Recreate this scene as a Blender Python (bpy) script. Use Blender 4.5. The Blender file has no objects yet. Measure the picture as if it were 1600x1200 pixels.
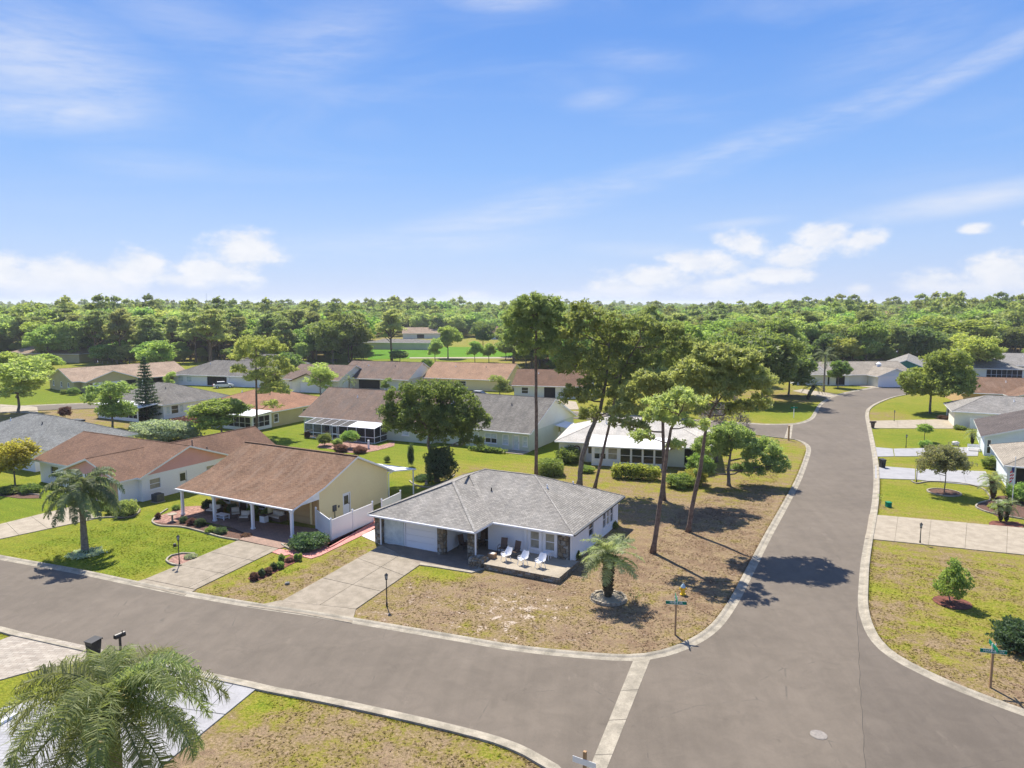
import bpy, math, random
import numpy as np
from mathutils import Vector, Matrix
from mathutils.geometry import tessellate_polygon

# ------------------------------------------------------------------ camera, sky, sun, exposure
S = bpy.context.scene
COL = S.collection
F = 1109.0
TH = math.atan(126 / F)
H = 20.0
cam = bpy.data.cameras.new('camera')
cam.sensor_width = 36
cam.lens = 36 * F / 1600
cam.clip_start = 0.5
cam.clip_end = 20000
camo = bpy.data.objects.new('camera', cam)
camo.location = (0, 0, H)
camo.rotation_euler = (math.pi / 2 - TH, 0, 0)
COL.objects.link(camo)
S.camera = camo
S.view_settings.view_transform = 'Standard'
S.view_settings.look = 'None'
S.view_settings.gamma = 1
S.view_settings.use_curve_mapping = False
S.view_settings.exposure = 1.5
S.cycles.max_bounces = 6
S.cycles.diffuse_bounces = 3
S.cycles.glossy_bounces = 2
S.cycles.transmission_bounces = 3
S.cycles.transparent_max_bounces = 8
S.cycles.use_adaptive_sampling = True

SUN_AZ = math.atan2(-0.30, 0.954)          # angle from +Y towards +X
SUN_EL = math.radians(55.5)
sd = Vector((math.sin(SUN_AZ) * math.cos(SUN_EL), math.cos(SUN_AZ) * math.cos(SUN_EL), math.sin(SUN_EL)))
sl = bpy.data.lights.new('sun', 'SUN')
sl.energy = 3.05
sl.angle = math.radians(0.53)
sl.color = (1.0, 0.93, 0.82)
so = bpy.data.objects.new('sun', sl)
so.rotation_euler = sd.to_track_quat('Z', 'Y').to_euler()
so.location = (0, 0, 100)
COL.objects.link(so)


class NT:
    """small helper for node trees"""
    def __init__(s, tree):
        s.t = tree
        s.n = tree.nodes
        s.l = tree.links

    def node(s, typ, **kw):
        n = s.n.new(typ)
        for k, v in kw.items():
            setattr(n, k, v)
        return n

    def put(s, sock, v):
        if isinstance(v, bpy.types.NodeSocket):
            s.l.new(v, sock)
        elif isinstance(v, (tuple, list)) and len(v) == 3 and sock.type == 'RGBA':
            sock.default_value = (*v, 1)
        else:
            sock.default_value = v

    def math(s, op, a, b=0.0, c=None, clamp=False):
        n = s.node('ShaderNodeMath', operation=op, use_clamp=clamp)
        s.put(n.inputs[0], a)
        s.put(n.inputs[1], b)
        if c is not None:
            s.put(n.inputs[2], c)
        return n.outputs[0]

    def mix(s, f, a, b, blend='MIX'):
        n = s.node('ShaderNodeMix', data_type='RGBA', blend_type=blend)
        s.put(n.inputs[0], f)
        s.put(n.inputs[6], a)
        s.put(n.inputs[7], b)
        return n.outputs[2]

    def ramp(s, f, a, b, smooth=True):
        n = s.node('ShaderNodeMapRange', interpolation_type='SMOOTHSTEP' if smooth else 'LINEAR')
        s.put(n.inputs[0], f)
        n.inputs[1].default_value = a
        n.inputs[2].default_value = b
        return n.outputs[0]

    def noise(s, vec, scale, detail=3, rough=.55, dim='3D', dist=0.0):
        n = s.node('ShaderNodeTexNoise', noise_dimensions=dim)
        s.put(n.inputs['Vector'], vec)
        n.inputs['Scale'].default_value = scale
        n.inputs['Detail'].default_value = detail
        n.inputs['Roughness'].default_value = rough
        n.inputs['Distortion'].default_value = dist
        return n.outputs[0]

    def comb(s, x, y, z=0.0):
        n = s.node('ShaderNodeCombineXYZ')
        s.put(n.inputs[0], x); s.put(n.inputs[1], y); s.put(n.inputs[2], z)
        return n.outputs[0]

    def sep(s, v):
        n = s.node('ShaderNodeSeparateXYZ')
        s.put(n.inputs[0], v)
        return n.outputs


def build_world():
    w = bpy.data.worlds.new('World')
    S.world = w
    w.use_nodes = True
    T = NT(w.node_tree)
    T.n.clear()
    out = T.node('ShaderNodeOutputWorld')
    bg = T.node('ShaderNodeBackground')
    T.l.new(bg.outputs[0], out.inputs[0])
    sky = T.node('ShaderNodeTexSky', sky_type='NISHITA')
    sky.sun_disc = False
    sky.sun_elevation = SUN_EL
    sky.sun_rotation = SUN_AZ
    sky.altitude = 10
    sky.air_density = 1.0
    sky.dust_density = 0.3
    sky.ozone_density = 2.0
    tc = T.node('ShaderNodeTexCoord')
    x, y, z = T.sep(tc.outputs['Generated'])
    az = T.math('ARCTAN2', x, y)
    el = T.math('ARCSINE', z)
    # colour of the clear sky: Nishita pulled towards a clean blue gradient
    elc = T.math('MAXIMUM', el, 0.0)
    g = T.node('ShaderNodeValToRGB')
    T.l.new(T.math('DIVIDE', elc, 0.60), g.inputs[0])
    cr = g.color_ramp
    K = 1 / (2.83 * 0.1)
    stops = [(0.0, (.50, .61, .88)), (.12, (.42, .58, .90)), (.30, (.245, .460, .90)), (.55, (.135, .335, .83)), (1.0, (.075, .22, .70))]
    while len(cr.elements) < len(stops):
        cr.elements.new(.5)
    for e, (p, c) in zip(cr.elements, stops):
        e.position = p
        e.color = (*c, 1)
    base = T.mix(1.0, g.outputs[0], (K, K, K), 'MULTIPLY')
    clear = T.mix(0.94, sky.outputs[0], base)
    # cloud noise
    v1 = T.comb(az, T.math('MULTIPLY', el, 1.7), 0.0)
    nA = T.noise(v1, 9.0, 8, .62, dist=.25)
    nB = T.noise(v1, 30.0, 6, .62)
    nn = T.math('ADD', T.math('MULTIPLY', nA, .68), T.math('MULTIPLY', nB, .32))
    vs = T.comb(T.math('MULTIPLY', T.math('ADD', az, T.math('MULTIPLY', el, -1.6)), 1.0), T.math('MULTIPLY', el, 5.0), 3.0)
    nC = T.noise(vs, 2.6, 7, .55, dist=.8)
    nD = T.noise(vs, 9.0, 6, .6, dist=.4)

    def blob(px, py, rx, ry, rot=0.0):
        a0 = math.atan((px - 800) / F)
        e0 = math.atan((474 - py) / math.hypot(F, px - 800))
        ra, re = rx / F * math.cos(a0) ** 2, ry / F
        da = T.math('SUBTRACT', az, a0)
        de = T.math('SUBTRACT', el, e0)
        if rot:
            c, s_ = math.cos(rot), math.sin(rot)
            da2 = T.math('ADD', T.math('MULTIPLY', da, c), T.math('MULTIPLY', de, s_))
            de2 = T.math('ADD', T.math('MULTIPLY', da, -s_), T.math('MULTIPLY', de, c))
            da, de = da2, de2
        da = T.math('MULTIPLY', da, 1 / ra)
        de = T.math('MULTIPLY', de, 1 / re)
        r = T.math('SQRT', T.math('ADD', T.math('MULTIPLY', da, da), T.math('MULTIPLY', de, de)))
        return T.math('SUBTRACT', 1.0, r)

    def union(lst):
        m = lst[0]
        for q in lst[1:]:
            m = T.math('MAXIMUM', m, q)
        return m
    cu = union([blob(*b) for b in [
        (110, 440, 200, 36), (15, 425, 60, 34), (130, 428, 60, 26), (225, 422, 60, 34), (400, 396, 100, 38), (340, 430, 110, 30), (1158, 382, 52, 36), (1095, 415, 110, 30),
        (1030, 432, 100, 30), (955, 455, 80, 26), (1120, 452, 90, 24), (1290, 372, 72, 34), (1340, 375, 60, 26), (1235, 405, 60, 24), (1440, 447, 68, 28),
        (1565, 428, 84, 34), (730, 468, 50, 15), (1505, 361, 36, 11), (1205, 468, 60, 16), (1335, 455, 30, 14), (1600, 350, 20, 9), (300, 438, 90, 16), (880, 462, 110, 12), (1200, 430, 90, 18), (1060, 405, 60, 16), (1500, 455, 120, 16), (620, 470, 90, 8)]])
    cum = T.math('ADD', cu, T.math('MULTIPLY', T.math('SUBTRACT', nn, .50), 3.3))
    # unseen cumulus banks carried on round the horizon, made taller to brighten shaded walls
    band = T.math('MULTIPLY', T.ramp(T.math('ABSOLUTE', az), .72, .95), T.math('SUBTRACT', .66, T.math('ABSOLUTE', T.math('MULTIPLY', T.math('SUBTRACT', el, .10), 4.5))))
    band = T.math('ADD', band, T.math('MULTIPLY', T.math('SUBTRACT', nn, .55), 2.6))
    band = T.math('MULTIPLY', T.ramp(band, .15, .6), T.ramp(T.math('ABSOLUTE', az), .72, .95))
    cmask = T.math('MAXIMUM', T.ramp(cum, .05, .75), band)
    cmask = T.math('MULTIPLY', cmask, .88)
    cmask = T.math('MULTIPLY', cmask, T.ramp(el, -.01, .03))
    ci = union([T.math('MULTIPLY', T.ramp(blob(*b[:5]), -.25, 1.0), b[5]) for b in [
        (90, 110, 280, 90, -.15, .85), (110, 185, 230, 34, .1, .95), (500, 95, 190, 60, .35, .6), (320, 60, 300, 60, -.3, .35), (785, 28, 110, 20, 0, .8), (985, 108, 110, 24, -.1, .5),
        (930, 168, 70, 20, .1, .55), (860, 320, 330, 30, .22, 1.0), (1080, 262, 330, 24, .30, .8), (1270, 200, 280, 22, .36, .7), (1480, 125, 300, 20, .36, .8), (1500, 316, 240, 22, .12, .95),
        (650, 380, 260, 26, .05, .6), (1380, 75, 200, 60, .3, .35), (250, 262, 150, 26, 0, .35), (1150, 352, 90, 9, .08, .6), (1000, 392, 120, 14, -.05, .5)]])
    cim = T.math('MULTIPLY', ci, T.ramp(T.math('ADD', T.math('MULTIPLY', nC, .7), T.math('MULTIPLY', T.noise(vs, 24.0, 6, .65, dist=.3), .3)), .26, .70))
    free = T.math('MULTIPLY', T.ramp(nC, .42, .8), T.math('ADD', .22, T.math('MULTIPLY', T.ramp(el, .38, .8), .6)))  # cirrus veil, thickened above the frame where unseen, added to whiten shade fill
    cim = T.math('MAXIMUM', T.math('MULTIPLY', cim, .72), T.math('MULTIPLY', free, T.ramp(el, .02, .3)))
    cw = T.mix(T.ramp(nB, .3, .7), (.84 * K, .87 * K, .94 * K), (.97 * K, .965 * K, .98 * K))
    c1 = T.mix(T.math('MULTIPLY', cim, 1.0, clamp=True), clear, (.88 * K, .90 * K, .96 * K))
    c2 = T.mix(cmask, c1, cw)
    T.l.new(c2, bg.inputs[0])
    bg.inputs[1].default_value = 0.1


build_world()

# ------------------------------------------------------------------ geometry helpers
rnd = random.Random(7)


def at(px, py, z=0.0):
    """ground point (or point at height z) seen at a photograph pixel"""
    a, b = px - 800, 600 - py
    dx, dy, dz = a, F * math.cos(TH) + b * math.sin(TH), -F * math.sin(TH) + b * math.cos(TH)
    t = (z - H) / dz
    return Vector((dx * t, dy * t, z))


class MB:
    def __init__(s):
        s.v = []; s.f = []; s.m = []

    def poly(s, pts, m=0):
        i = len(s.v)
        s.v += [tuple(p) for p in pts]
        s.f.append(tuple(range(i, i + len(pts))))
        s.m.append(m)

    def faces(s, vs, fs, m=0):
        i = len(s.v)
        s.v += [tuple(p) for p in vs]
        for f in fs:
            s.f.append(tuple(i + k for k in f)); s.m.append(m)

    def box(s, x0, x1, y0, y1, z0, z1, m=0):
        s.faces([(x0, y0, z0), (x1, y0, z0), (x1, y1, z0), (x0, y1, z0), (x0, y0, z1), (x1, y0, z1), (x1, y1, z1), (x0, y1, z1)],
                [(0, 3, 2, 1), (4, 5, 6, 7), (0, 1, 5, 4), (1, 2, 6, 5), (2, 3, 7, 6), (3, 0, 4, 7)], m)

    def beam(s, p, q, w, h=None, m=0):
        """box-section bar from p to q"""
        h = h or w
        p, q = Vector(p), Vector(q)
        d = (q - p).normalized()
        a = Vector((0, 0, 1)) if abs(d.z) < .95 else Vector((1, 0, 0))
        r = d.cross(a).normalized() * w / 2
        u = r.cross(d).normalized() * h / 2
        vs = [e + i * r + j * u for e in (p, q) for i, j in ((-1, -1), (1, -1), (1, 1), (-1, 1))]
        s.faces(vs, [(0, 1, 2, 3), (7, 6, 5, 4), (0, 4, 5, 1), (1, 5, 6, 2), (2, 6, 7, 3), (3, 7, 4, 0)], m)

    def tube(s, pts, rs, n=8, m=0, cap=True):
        pts = [Vector(p) for p in pts]
        if not hasattr(rs, '__len__'):
            rs = [float(rs)] * len(pts)
        i0 = len(s.v)
        for k, p in enumerate(pts):
            d = (pts[min(k + 1, len(pts) - 1)] - pts[max(k - 1, 0)])
            d = d.normalized() if d.length > 1e-9 else Vector((0, 0, 1))
            a = Vector((1, 0, 0)) if abs(d.x) < .9 else Vector((0, 1, 0))
            r = d.cross(a).normalized(); u = r.cross(d)
            for j in range(n):
                t = 2 * math.pi * j / n
                s.v.append(tuple(p + (math.cos(t) * r + math.sin(t) * u) * float(rs[k])))
        for k in range(len(pts) - 1):
            for j in range(n):
                a_, b_ = i0 + k * n + j, i0 + k * n + (j + 1) % n
                s.f.append((a_, a_ + n, b_ + n, b_)); s.m.append(m)
        if cap:
            s.f.append(tuple(i0 + j for j in range(n))); s.m.append(m)
            s.f.append(tuple(i0 + (len(pts) - 1) * n + j for j in reversed(range(n)))); s.m.append(m)

    def slab(s, pts, t, m=0, ms=1):
        """polygon extruded straight down by t; top takes m, the rest ms"""
        n = len(pts)
        lo = [(p[0], p[1], p[2] - t) for p in pts]
        s.poly(pts, m)
        s.poly(list(reversed(lo)), ms)
        for i in range(n):
            j = (i + 1) % n
            s.poly([pts[i], lo[i], lo[j], pts[j]], ms)

    def build(s, name, mats, parent=None, uv=True, smooth=False, flip=False):
        me = bpy.data.meshes.new(name)
        me.from_pydata(s.v, [], s.f)
        if not isinstance(mats, (list, tuple)):
            mats = [mats]
        for m in mats:
            me.materials.append(m)
        if len(mats) > 1:
            me.polygons.foreach_set('material_index', [min(k, len(mats) - 1) for k in s.m])
        if uv:
            lay = me.uv_layers.new(name='UVMap')
            buf = np.zeros(len(me.loops) * 2)
            for p in me.polygons:
                n = p.normal
                if abs(n.z) > .999:
                    t, b = Vector((1, 0, 0)), Vector((0, 1, 0))
                else:
                    t = Vector((-n.y, n.x, 0)).normalized(); b = n.cross(t)
                for li in p.loop_indices:
                    c = me.vertices[me.loops[li].vertex_index].co
                    buf[2 * li] = c.dot(t); buf[2 * li + 1] = c.dot(b)
            lay.data.foreach_set('uv', buf)
        if smooth:
            me.polygons.foreach_set('use_smooth', [True] * len(me.polygons))
        return link(name, me, parent)


def link(name, me, parent=None):
    o = bpy.data.objects.new(name, me)
    COL.objects.link(o)
    if parent is not None:
        o.parent = parent
    return o


def tag(o, label, cat, group=None):
    o['label'] = label; o['category'] = cat
    if group:
        o['group'] = group
    return o


def struct(o):
    o['kind'] = 'structure'
    return o


def stuff(o, label=None, cat=None):
    o['kind'] = 'stuff'
    if label:
        o['label'] = label
    if cat:
        o['category'] = cat
    return o


def empty(name, loc, rz=0.0, label=None, cat=None, group=None):
    o = bpy.data.objects.new(name, None)
    o.empty_display_size = .3
    COL.objects.link(o)
    o.location = (loc[0], loc[1], loc[2] if len(loc) > 2 else 0)
    o.rotation_euler = (0, 0, rz)
    if label:
        tag(o, label, cat, group)
    return o


def copy_tree(o, parent=None):
    c = o.copy()
    COL.objects.link(c)
    if parent is not None:
        c.parent = parent
    for ch in [k for k in bpy.data.objects if k.parent == o]:
        copy_tree(ch, c)
    return c


def fast_mesh(name, V, fsize, mats, midx=None):
    """V (n*fsize,3) separate polygons"""
    me = bpy.data.meshes.new(name)
    n = len(V)
    nf = n // fsize
    me.vertices.add(n)
    me.vertices.foreach_set('co', np.asarray(V, dtype=np.float32).ravel())
    me.loops.add(n)
    me.loops.foreach_set('vertex_index', np.arange(n, dtype=np.int32))
    me.polygons.add(nf)
    me.polygons.foreach_set('loop_start', np.arange(0, n, fsize, dtype=np.int32))
    me.polygons.foreach_set('loop_total', np.full(nf, fsize, dtype=np.int32))
    for m in (mats if isinstance(mats, (list, tuple)) else [mats]):
        me.materials.append(m)
    if midx is not None:
        me.polygons.foreach_set('material_index', midx)
    me.update(calc_edges=True)
    me.validate()
    return me


def spline(pts, step=1.0):
    """Catmull-Rom through 2-D/3-D points, resampled"""
    P = [Vector(p) for p in pts]
    P = [P[0] * 2 - P[1]] + P + [P[-1] * 2 - P[-2]]
    out = []
    for i in range(1, len(P) - 2):
        a, b, c, d = P[i - 1:i + 3]
        n = max(1, int((c - b).length / step))
        for k in range(n):
            t = k / n
            out.append(.5 * ((2 * b) + (c - a) * t + (2 * a - 5 * b + 4 * c - d) * t * t + (3 * b - a - 3 * c + d) * t ** 3))
    out.append(P[-2])
    return out


def ribbon(path, prof):
    """sweep profile [(offset_left, z)] along a 2-D path -> MB"""
    mb = MB()
    rows = []
    for i, p in enumerate(path):
        d = path[min(i + 1, len(path) - 1)] - path[max(i - 1, 0)]
        d = Vector((d.x, d.y, 0)).normalized()
        nrm = Vector((-d.y, d.x, 0))
        rows.append([(p.x + nrm.x * o, p.y + nrm.y * o, z) for o, z in prof])
    n = len(prof)
    vs = [q for r in rows for q in r]
    fs = []
    for i in range(len(rows) - 1):
        for j in range(n - 1):
            a = i * n + j
            fs.append((a, a + n, a + n + 1, a + 1))
    mb.faces(vs, fs)
    return mb


def flat(pts, z, name, mat, parent=None, thick=0.0):
    """triangulated flat polygon through xy points"""
    P = [Vector((p[0], p[1], z)) for p in pts]
    tris = tessellate_polygon([P])
    mb = MB()
    fs = []
    for t in tris:
        a, b, c = (P[k] for k in t)
        fs.append(t if (b - a).cross(c - a).z > 0 else (t[0], t[2], t[1]))
    mb.faces(P, fs, 0)
    if thick:
        ar = sum(P[i].x * P[(i + 1) % len(P)].y - P[(i + 1) % len(P)].x * P[i].y for i in range(len(P)))
        Q = P if ar > 0 else list(reversed(P))
        for i in range(len(Q)):
            a, b = Q[i], Q[(i + 1) % len(Q)]
            mb.poly([(a.x, a.y, z - thick), (b.x, b.y, z - thick), b, a], 0)
    return mb.build(name, mat, parent)


# ------------------------------------------------------------------ materials
MATS = {}


def mat_new(name):
    m = bpy.data.materials.new(name)
    m.use_nodes = True
    T = NT(m.node_tree)
    T.n.clear()
    out = T.node('ShaderNodeOutputMaterial')
    b = T.node('ShaderNodeBsdfPrincipled')
    T.l.new(b.outputs[0], out.inputs[0])
    MATS[name] = m
    return m, T, b, out


def lift(c, k=1.36, mx=.80):
    """common albedo scale of all painted and mineral surfaces"""
    return tuple(min(mx, q * k) for q in c)


def M(name, col, col2=None, scale=2.0, rough=.8, bump=0.0, bscale=40.0, metal=0.0, spec=.3, fine=.12, detail=4):
    m, T, b, out = mat_new(name)
    tc = T.node('ShaderNodeTexCoord')
    v = tc.outputs['Object']
    col2 = col2 or tuple(c * .82 for c in col)
    col, col2 = lift(col), lift(col2)
    f = T.ramp(T.noise(v, scale, detail, .6), .32, .68)
    c = T.mix(f, col, col2)
    if fine:
        g = T.noise(v, scale * 14, 3, .6)
        c = T.mix(1.0, c, T.mix(g, (1 - fine * 2,) * 3, (1 + fine * 2,) * 3), 'MULTIPLY')
    T.l.new(c, b.inputs['Base Color'])
    b.inputs['Roughness'].default_value = rough
    b.inputs['Metallic'].default_value = metal
    b.inputs['Specular IOR Level'].default_value = spec
    if bump:
        bn = T.node('ShaderNodeBump')
        bn.inputs['Strength'].default_value = bump
        bn.inputs['Distance'].default_value = .02
        T.l.new(T.noise(v, bscale, 4, .6), bn.inputs['Height'])
        T.l.new(bn.outputs[0], b.inputs['Normal'])
    return m


def shingle(name, col, col2, stain, course=.16, tab=.32, stain_amt=.5):
    m, T, b, out = mat_new(name)
    col, col2, stain = lift(tuple(a * b for a, b in zip(col, (1.0, .94, .86))), 1.42), lift(tuple(a * b for a, b in zip(col2, (1.0, .94, .86))), 1.28), lift(stain, 1.35)
    uv = T.node('ShaderNodeTexCoord').outputs['UV']
    br = T.node('ShaderNodeTexBrick')
    T.l.new(uv, br.inputs['Vector'])
    T.put(br.inputs['Color1'], col); T.put(br.inputs['Color2'], col2)
    T.put(br.inputs['Mortar'], tuple(c * .6 for c in col2))
    br.inputs['Scale'].default_value = 1.0
    br.inputs['Mortar Size'].default_value = .012
    br.inputs['Mortar Smooth'].default_value = .3
    br.inputs['Brick Width'].default_value = tab
    br.inputs['Row Height'].default_value = course
    u, v, _ = T.sep(uv)
    st = T.noise(T.comb(T.math('MULTIPLY', u, 1.6), T.math('MULTIPLY', v, .28)), 1.0, 6, .65)
    bl = T.noise(uv, .35, 5, .6)
    c = T.mix(T.math('MULTIPLY', T.ramp(st, .42, .72), stain_amt), br.outputs[0], stain)
    c = T.mix(1.0, c, T.mix(T.ramp(bl, .3, .7), (.84,) * 3, (1.12,) * 3), 'MULTIPLY')
    g = T.noise(uv, 9.0, 4, .7)
    c = T.mix(1.0, c, T.mix(T.ramp(g, .3, .7), (.80,) * 3, (1.18,) * 3), 'MULTIPLY')
    T.l.new(c, b.inputs['Base Color'])
    b.inputs['Roughness'].default_value = .9
    b.inputs['Specular IOR Level'].default_value = .15
    # courses overlap: saw-tooth height up the slope
    saw = T.math('FRACT', T.math('MULTIPLY', v, 1 / course))
    bn = T.node('ShaderNodeBump')
    bn.inputs['Strength'].default_value = .8
    bn.inputs['Distance'].default_value = .03
    T.l.new(T.math('SUBTRACT', T.math('ADD', T.math('MULTIPLY', br.outputs[1], -.3), T.math('MULTIPLY', g, .3)), saw), bn.inputs['Height'])
    T.l.new(bn.outputs[0], b.inputs['Normal'])
    return m


def leafm(name, c1, c2, trans=.35, tcol=None, nscale=.7, rough=.55, spec=.25):
    m, T, b, out = mat_new(name)
    c1, c2 = (lift(tuple(a * b for a, b in zip(q, (1.08, 1.0, 1.7))), k) for q, k in ((c1, 3.5), (c2, 2.8)))
    tc = T.node('ShaderNodeTexCoord')
    oi = T.node('ShaderNodeObjectInfo')
    n1 = T.noise(tc.outputs['Object'], nscale, 3, .6)
    n2 = T.noise(tc.outputs['Object'], nscale * 9, 2, .6)
    f = T.ramp(T.math('ADD', T.math('MULTIPLY', n1, .6), T.math('MULTIPLY', n2, .4)), .34, .66)
    c = T.mix(f, c1, c2)
    hsv = T.node('ShaderNodeHueSaturation')
    T.l.new(c, hsv.inputs['Color'])
    T.l.new(T.math('ADD', T.math('MULTIPLY', oi.outputs['Random'], .05), .468), hsv.inputs['Hue'])
    T.l.new(T.math('ADD', T.math('MULTIPLY', T.math('FRACT', T.math('MULTIPLY', oi.outputs['Random'], 7.3)), .55), .72), hsv.inputs['Value'])
    b.inputs['Roughness'].default_value = rough
    b.inputs['Specular IOR Level'].default_value = spec
    T.l.new(hsv.outputs[0], b.inputs['Base Color'])
    tr = T.node('ShaderNodeBsdfTranslucent')
    tcn = T.mix(1.0, hsv.outputs[0], tcol or (1.4, 1.45, .85), 'MULTIPLY')
    T.l.new(tcn, tr.inputs[0])
    mx = T.node('ShaderNodeMixShader')
    mx.inputs[0].default_value = min(.5, trans + .1)
    T.l.new(b.outputs[0], mx.inputs[1]); T.l.new(tr.outputs[0], mx.inputs[2])
    T.l.new(mx.outputs[0], out.inputs[0])
    return m


def screen_mat(name, col=(.03, .03, .035), a=.45):
    m, T, b, out = mat_new(name)
    T.put(b.inputs['Base Color'], (*col, 1))
    b.inputs['Roughness'].default_value = .7
    t = T.node('ShaderNodeBsdfTransparent')
    mx = T.node('ShaderNodeMixShader')
    mx.inputs[0].default_value = a
    T.l.new(t.outputs[0], mx.inputs[1]); T.l.new(b.outputs[0], mx.inputs[2])
    T.l.new(mx.outputs[0], out.inputs[0])
    return m


def ground_mat(name='lawn', trans=0.0):
    m, T, b, out = mat_new(name)
    P = T.node('ShaderNodeNewGeometry').outputs['Position']
    a = T.node('ShaderNodeAttribute', attribute_name='dry')
    dry, sand = a.outputs['Fac'], T.node('ShaderNodeAttribute', attribute_name='sand').outputs['Fac']
    x, y, z = T.sep(P)
    P2 = T.comb(x, y, 0.0)
    n1 = T.noise(P2, .28, 5, .6)
    n2 = T.noise(P2, 1.3, 5, .65, dist=.4)
    n3 = T.noise(P2, 6.0, 4, .7)
    n4 = T.noise(P2, 17.0, 4, .75)
    amp = T.math('ADD', .45, T.math('MULTIPLY', T.ramp(dry, .1, .5), .9))
    nz = T.math('ADD', T.math('MULTIPLY', T.math('SUBTRACT', n1, .5), .9), T.math('MULTIPLY', T.math('SUBTRACT', n2, .5), 1.0))
    nz = T.math('ADD', nz, T.math('MULTIPLY', T.math('SUBTRACT', n3, .5), .75))
    d = T.math('ADD', dry, T.math('MULTIPLY', nz, amp), clamp=True)
    r = T.node('ShaderNodeValToRGB')
    T.l.new(d, r.inputs[0])
    st = [(0, (.125, .170, .015)), (.22, (.192, .198, .024)), (.40, (.218, .186, .046)), (.54, (.205, .156, .066)), (.78, (.245, .180, .108)), (1, (.180, .122, .076))]
    while len(r.color_ramp.elements) < len(st):
        r.color_ramp.elements.new(.5)
    for e, (p, c) in zip(r.color_ramp.elements, st):
        e.position = p; e.color = (*c, 1)
    c = r.outputs[0]
    c = T.mix(1.0, c, T.mix(T.ramp(n3, .25, .75), (.62,) * 3, (1.34,) * 3), 'MULTIPLY')
    c = T.mix(1.0, c, T.mix(T.ramp(n4, .2, .8), (.52,) * 3, (1.5,) * 3), 'MULTIPLY')
    # mowing bands
    mw = T.math('SINE', T.math('ADD', T.math('MULTIPLY', x, 1.9), T.math('MULTIPLY', y, 3.6)))
    c = T.mix(1.0, c, T.mix(T.ramp(mw, -.6, .6), (.965,) * 3, (1.035,) * 3), 'MULTIPLY')
    s = T.math('ADD', sand, T.math('MULTIPLY', T.math('SUBTRACT', n2, .5), 2.2))
    s = T.math('ADD', s, T.math('MULTIPLY', T.math('SUBTRACT', n3, .5), 1.2))
    c = T.mix(T.math('MULTIPLY', T.ramp(s, .56, .85), .8), c, (.55, .47, .38))
    T.l.new(c, b.inputs['Base Color'])
    b.inputs['Roughness'].default_value = 1.0
    b.inputs['Specular IOR Level'].default_value = .08
    bn = T.node('ShaderNodeBump')
    bn.inputs['Strength'].default_value = .6
    bn.inputs['Distance'].default_value = .06
    T.l.new(T.math('ADD', n4, T.math('MULTIPLY', n3, 1.3)), bn.inputs['Height'])
    if trans:
        tr = T.node('ShaderNodeBsdfTranslucent')
        T.l.new(T.mix(1.0, c, (1.25, 1.25, .9), 'MULTIPLY'), tr.inputs[0])
        mx = T.node('ShaderNodeMixShader')
        mx.inputs[0].default_value = trans
        T.l.new(b.outputs[0], mx.inputs[1]); T.l.new(tr.outputs[0], mx.inputs[2])
        T.l.new(mx.outputs[0], out.inputs[0])
    else:
        T.l.new(bn.outputs[0], b.inputs['Normal'])
    return m


def asphalt_mat(name, base, k=1.0):
    m, T, b, out = mat_new(name)
    base = lift(base, 1.27)
    P = T.node('ShaderNodeNewGeometry').outputs['Position']
    x, y, z = T.sep(P)
    n1 = T.noise(P, .12, 4, .6)
    n2 = T.noise(P, .8, 5, .65, dist=.6)
    st = T.noise(T.comb(T.math('MULTIPLY', T.math('SUBTRACT', x, T.math('MULTIPLY', y, .12)), 1.2), T.math('MULTIPLY', y, .05)), 1.0, 5, .65)
    n3 = T.noise(P, 25, 3, .7)
    n4 = T.noise(P, 90, 2, .7)
    c = T.mix(T.ramp(n1, .3, .7), tuple(q * .9 for q in base), tuple(q * 1.08 for q in base))
    c = T.mix(1.0, c, T.mix(T.ramp(n2, .3, .7), (.92,) * 3, (1.07,) * 3), 'MULTIPLY')
    c = T.mix(1.0, c, T.mix(T.ramp(st, .3, .7), (.95,) * 3, (1.04,) * 3), 'MULTIPLY')
    c = T.mix(1.0, c, T.mix(T.ramp(n3, .2, .8), (.9,) * 3, (1.1,) * 3), 'MULTIPLY')
    c = T.mix(1.0, c, T.mix(T.ramp(n4, .2, .8), (.86,) * 3, (1.14,) * 3), 'MULTIPLY')
    oil = T.ramp(T.noise(P, .45, 6, .7, dist=1.2), .60, .72)
    c = T.mix(T.math('MULTIPLY', oil, .42), c, tuple(q * .55 for q in base))
    pale = T.ramp(T.noise(T.comb(T.math('MULTIPLY', x, .9), T.math('MULTIPLY', y, .35), 7.0), .6, 6, .72), .62, .75)
    c = T.mix(T.math('MULTIPLY', pale, .40), c, tuple(min(.5, q * 1.7) for q in base))
    # fine cracks
    vo = T.node('ShaderNodeTexVoronoi', feature='DISTANCE_TO_EDGE')
    T.l.new(T.mix(.12, P, T.node('ShaderNodeTexNoise').outputs[1]), vo.inputs['Vector'])
    vo.inputs['Scale'].default_value = .16
    cr = T.math('MULTIPLY', T.math('SUBTRACT', 1.0, T.ramp(vo.outputs[0], .0, .006)), T.ramp(n2, .5, .65))
    c = T.mix(T.math('MULTIPLY', cr, .4), c, (.03, .03, .03))
    T.l.new(c, b.inputs['Base Color'])
    b.inputs['Roughness'].default_value = .85
    b.inputs['Specular IOR Level'].default_value = .25
    bn = T.node('ShaderNodeBump')
    bn.inputs['Strength'].default_value = .35
    bn.inputs['Distance'].default_value = .01
    T.l.new(n4, bn.inputs['Height'])
    T.l.new(bn.outputs[0], b.inputs['Normal'])
    return m


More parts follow.
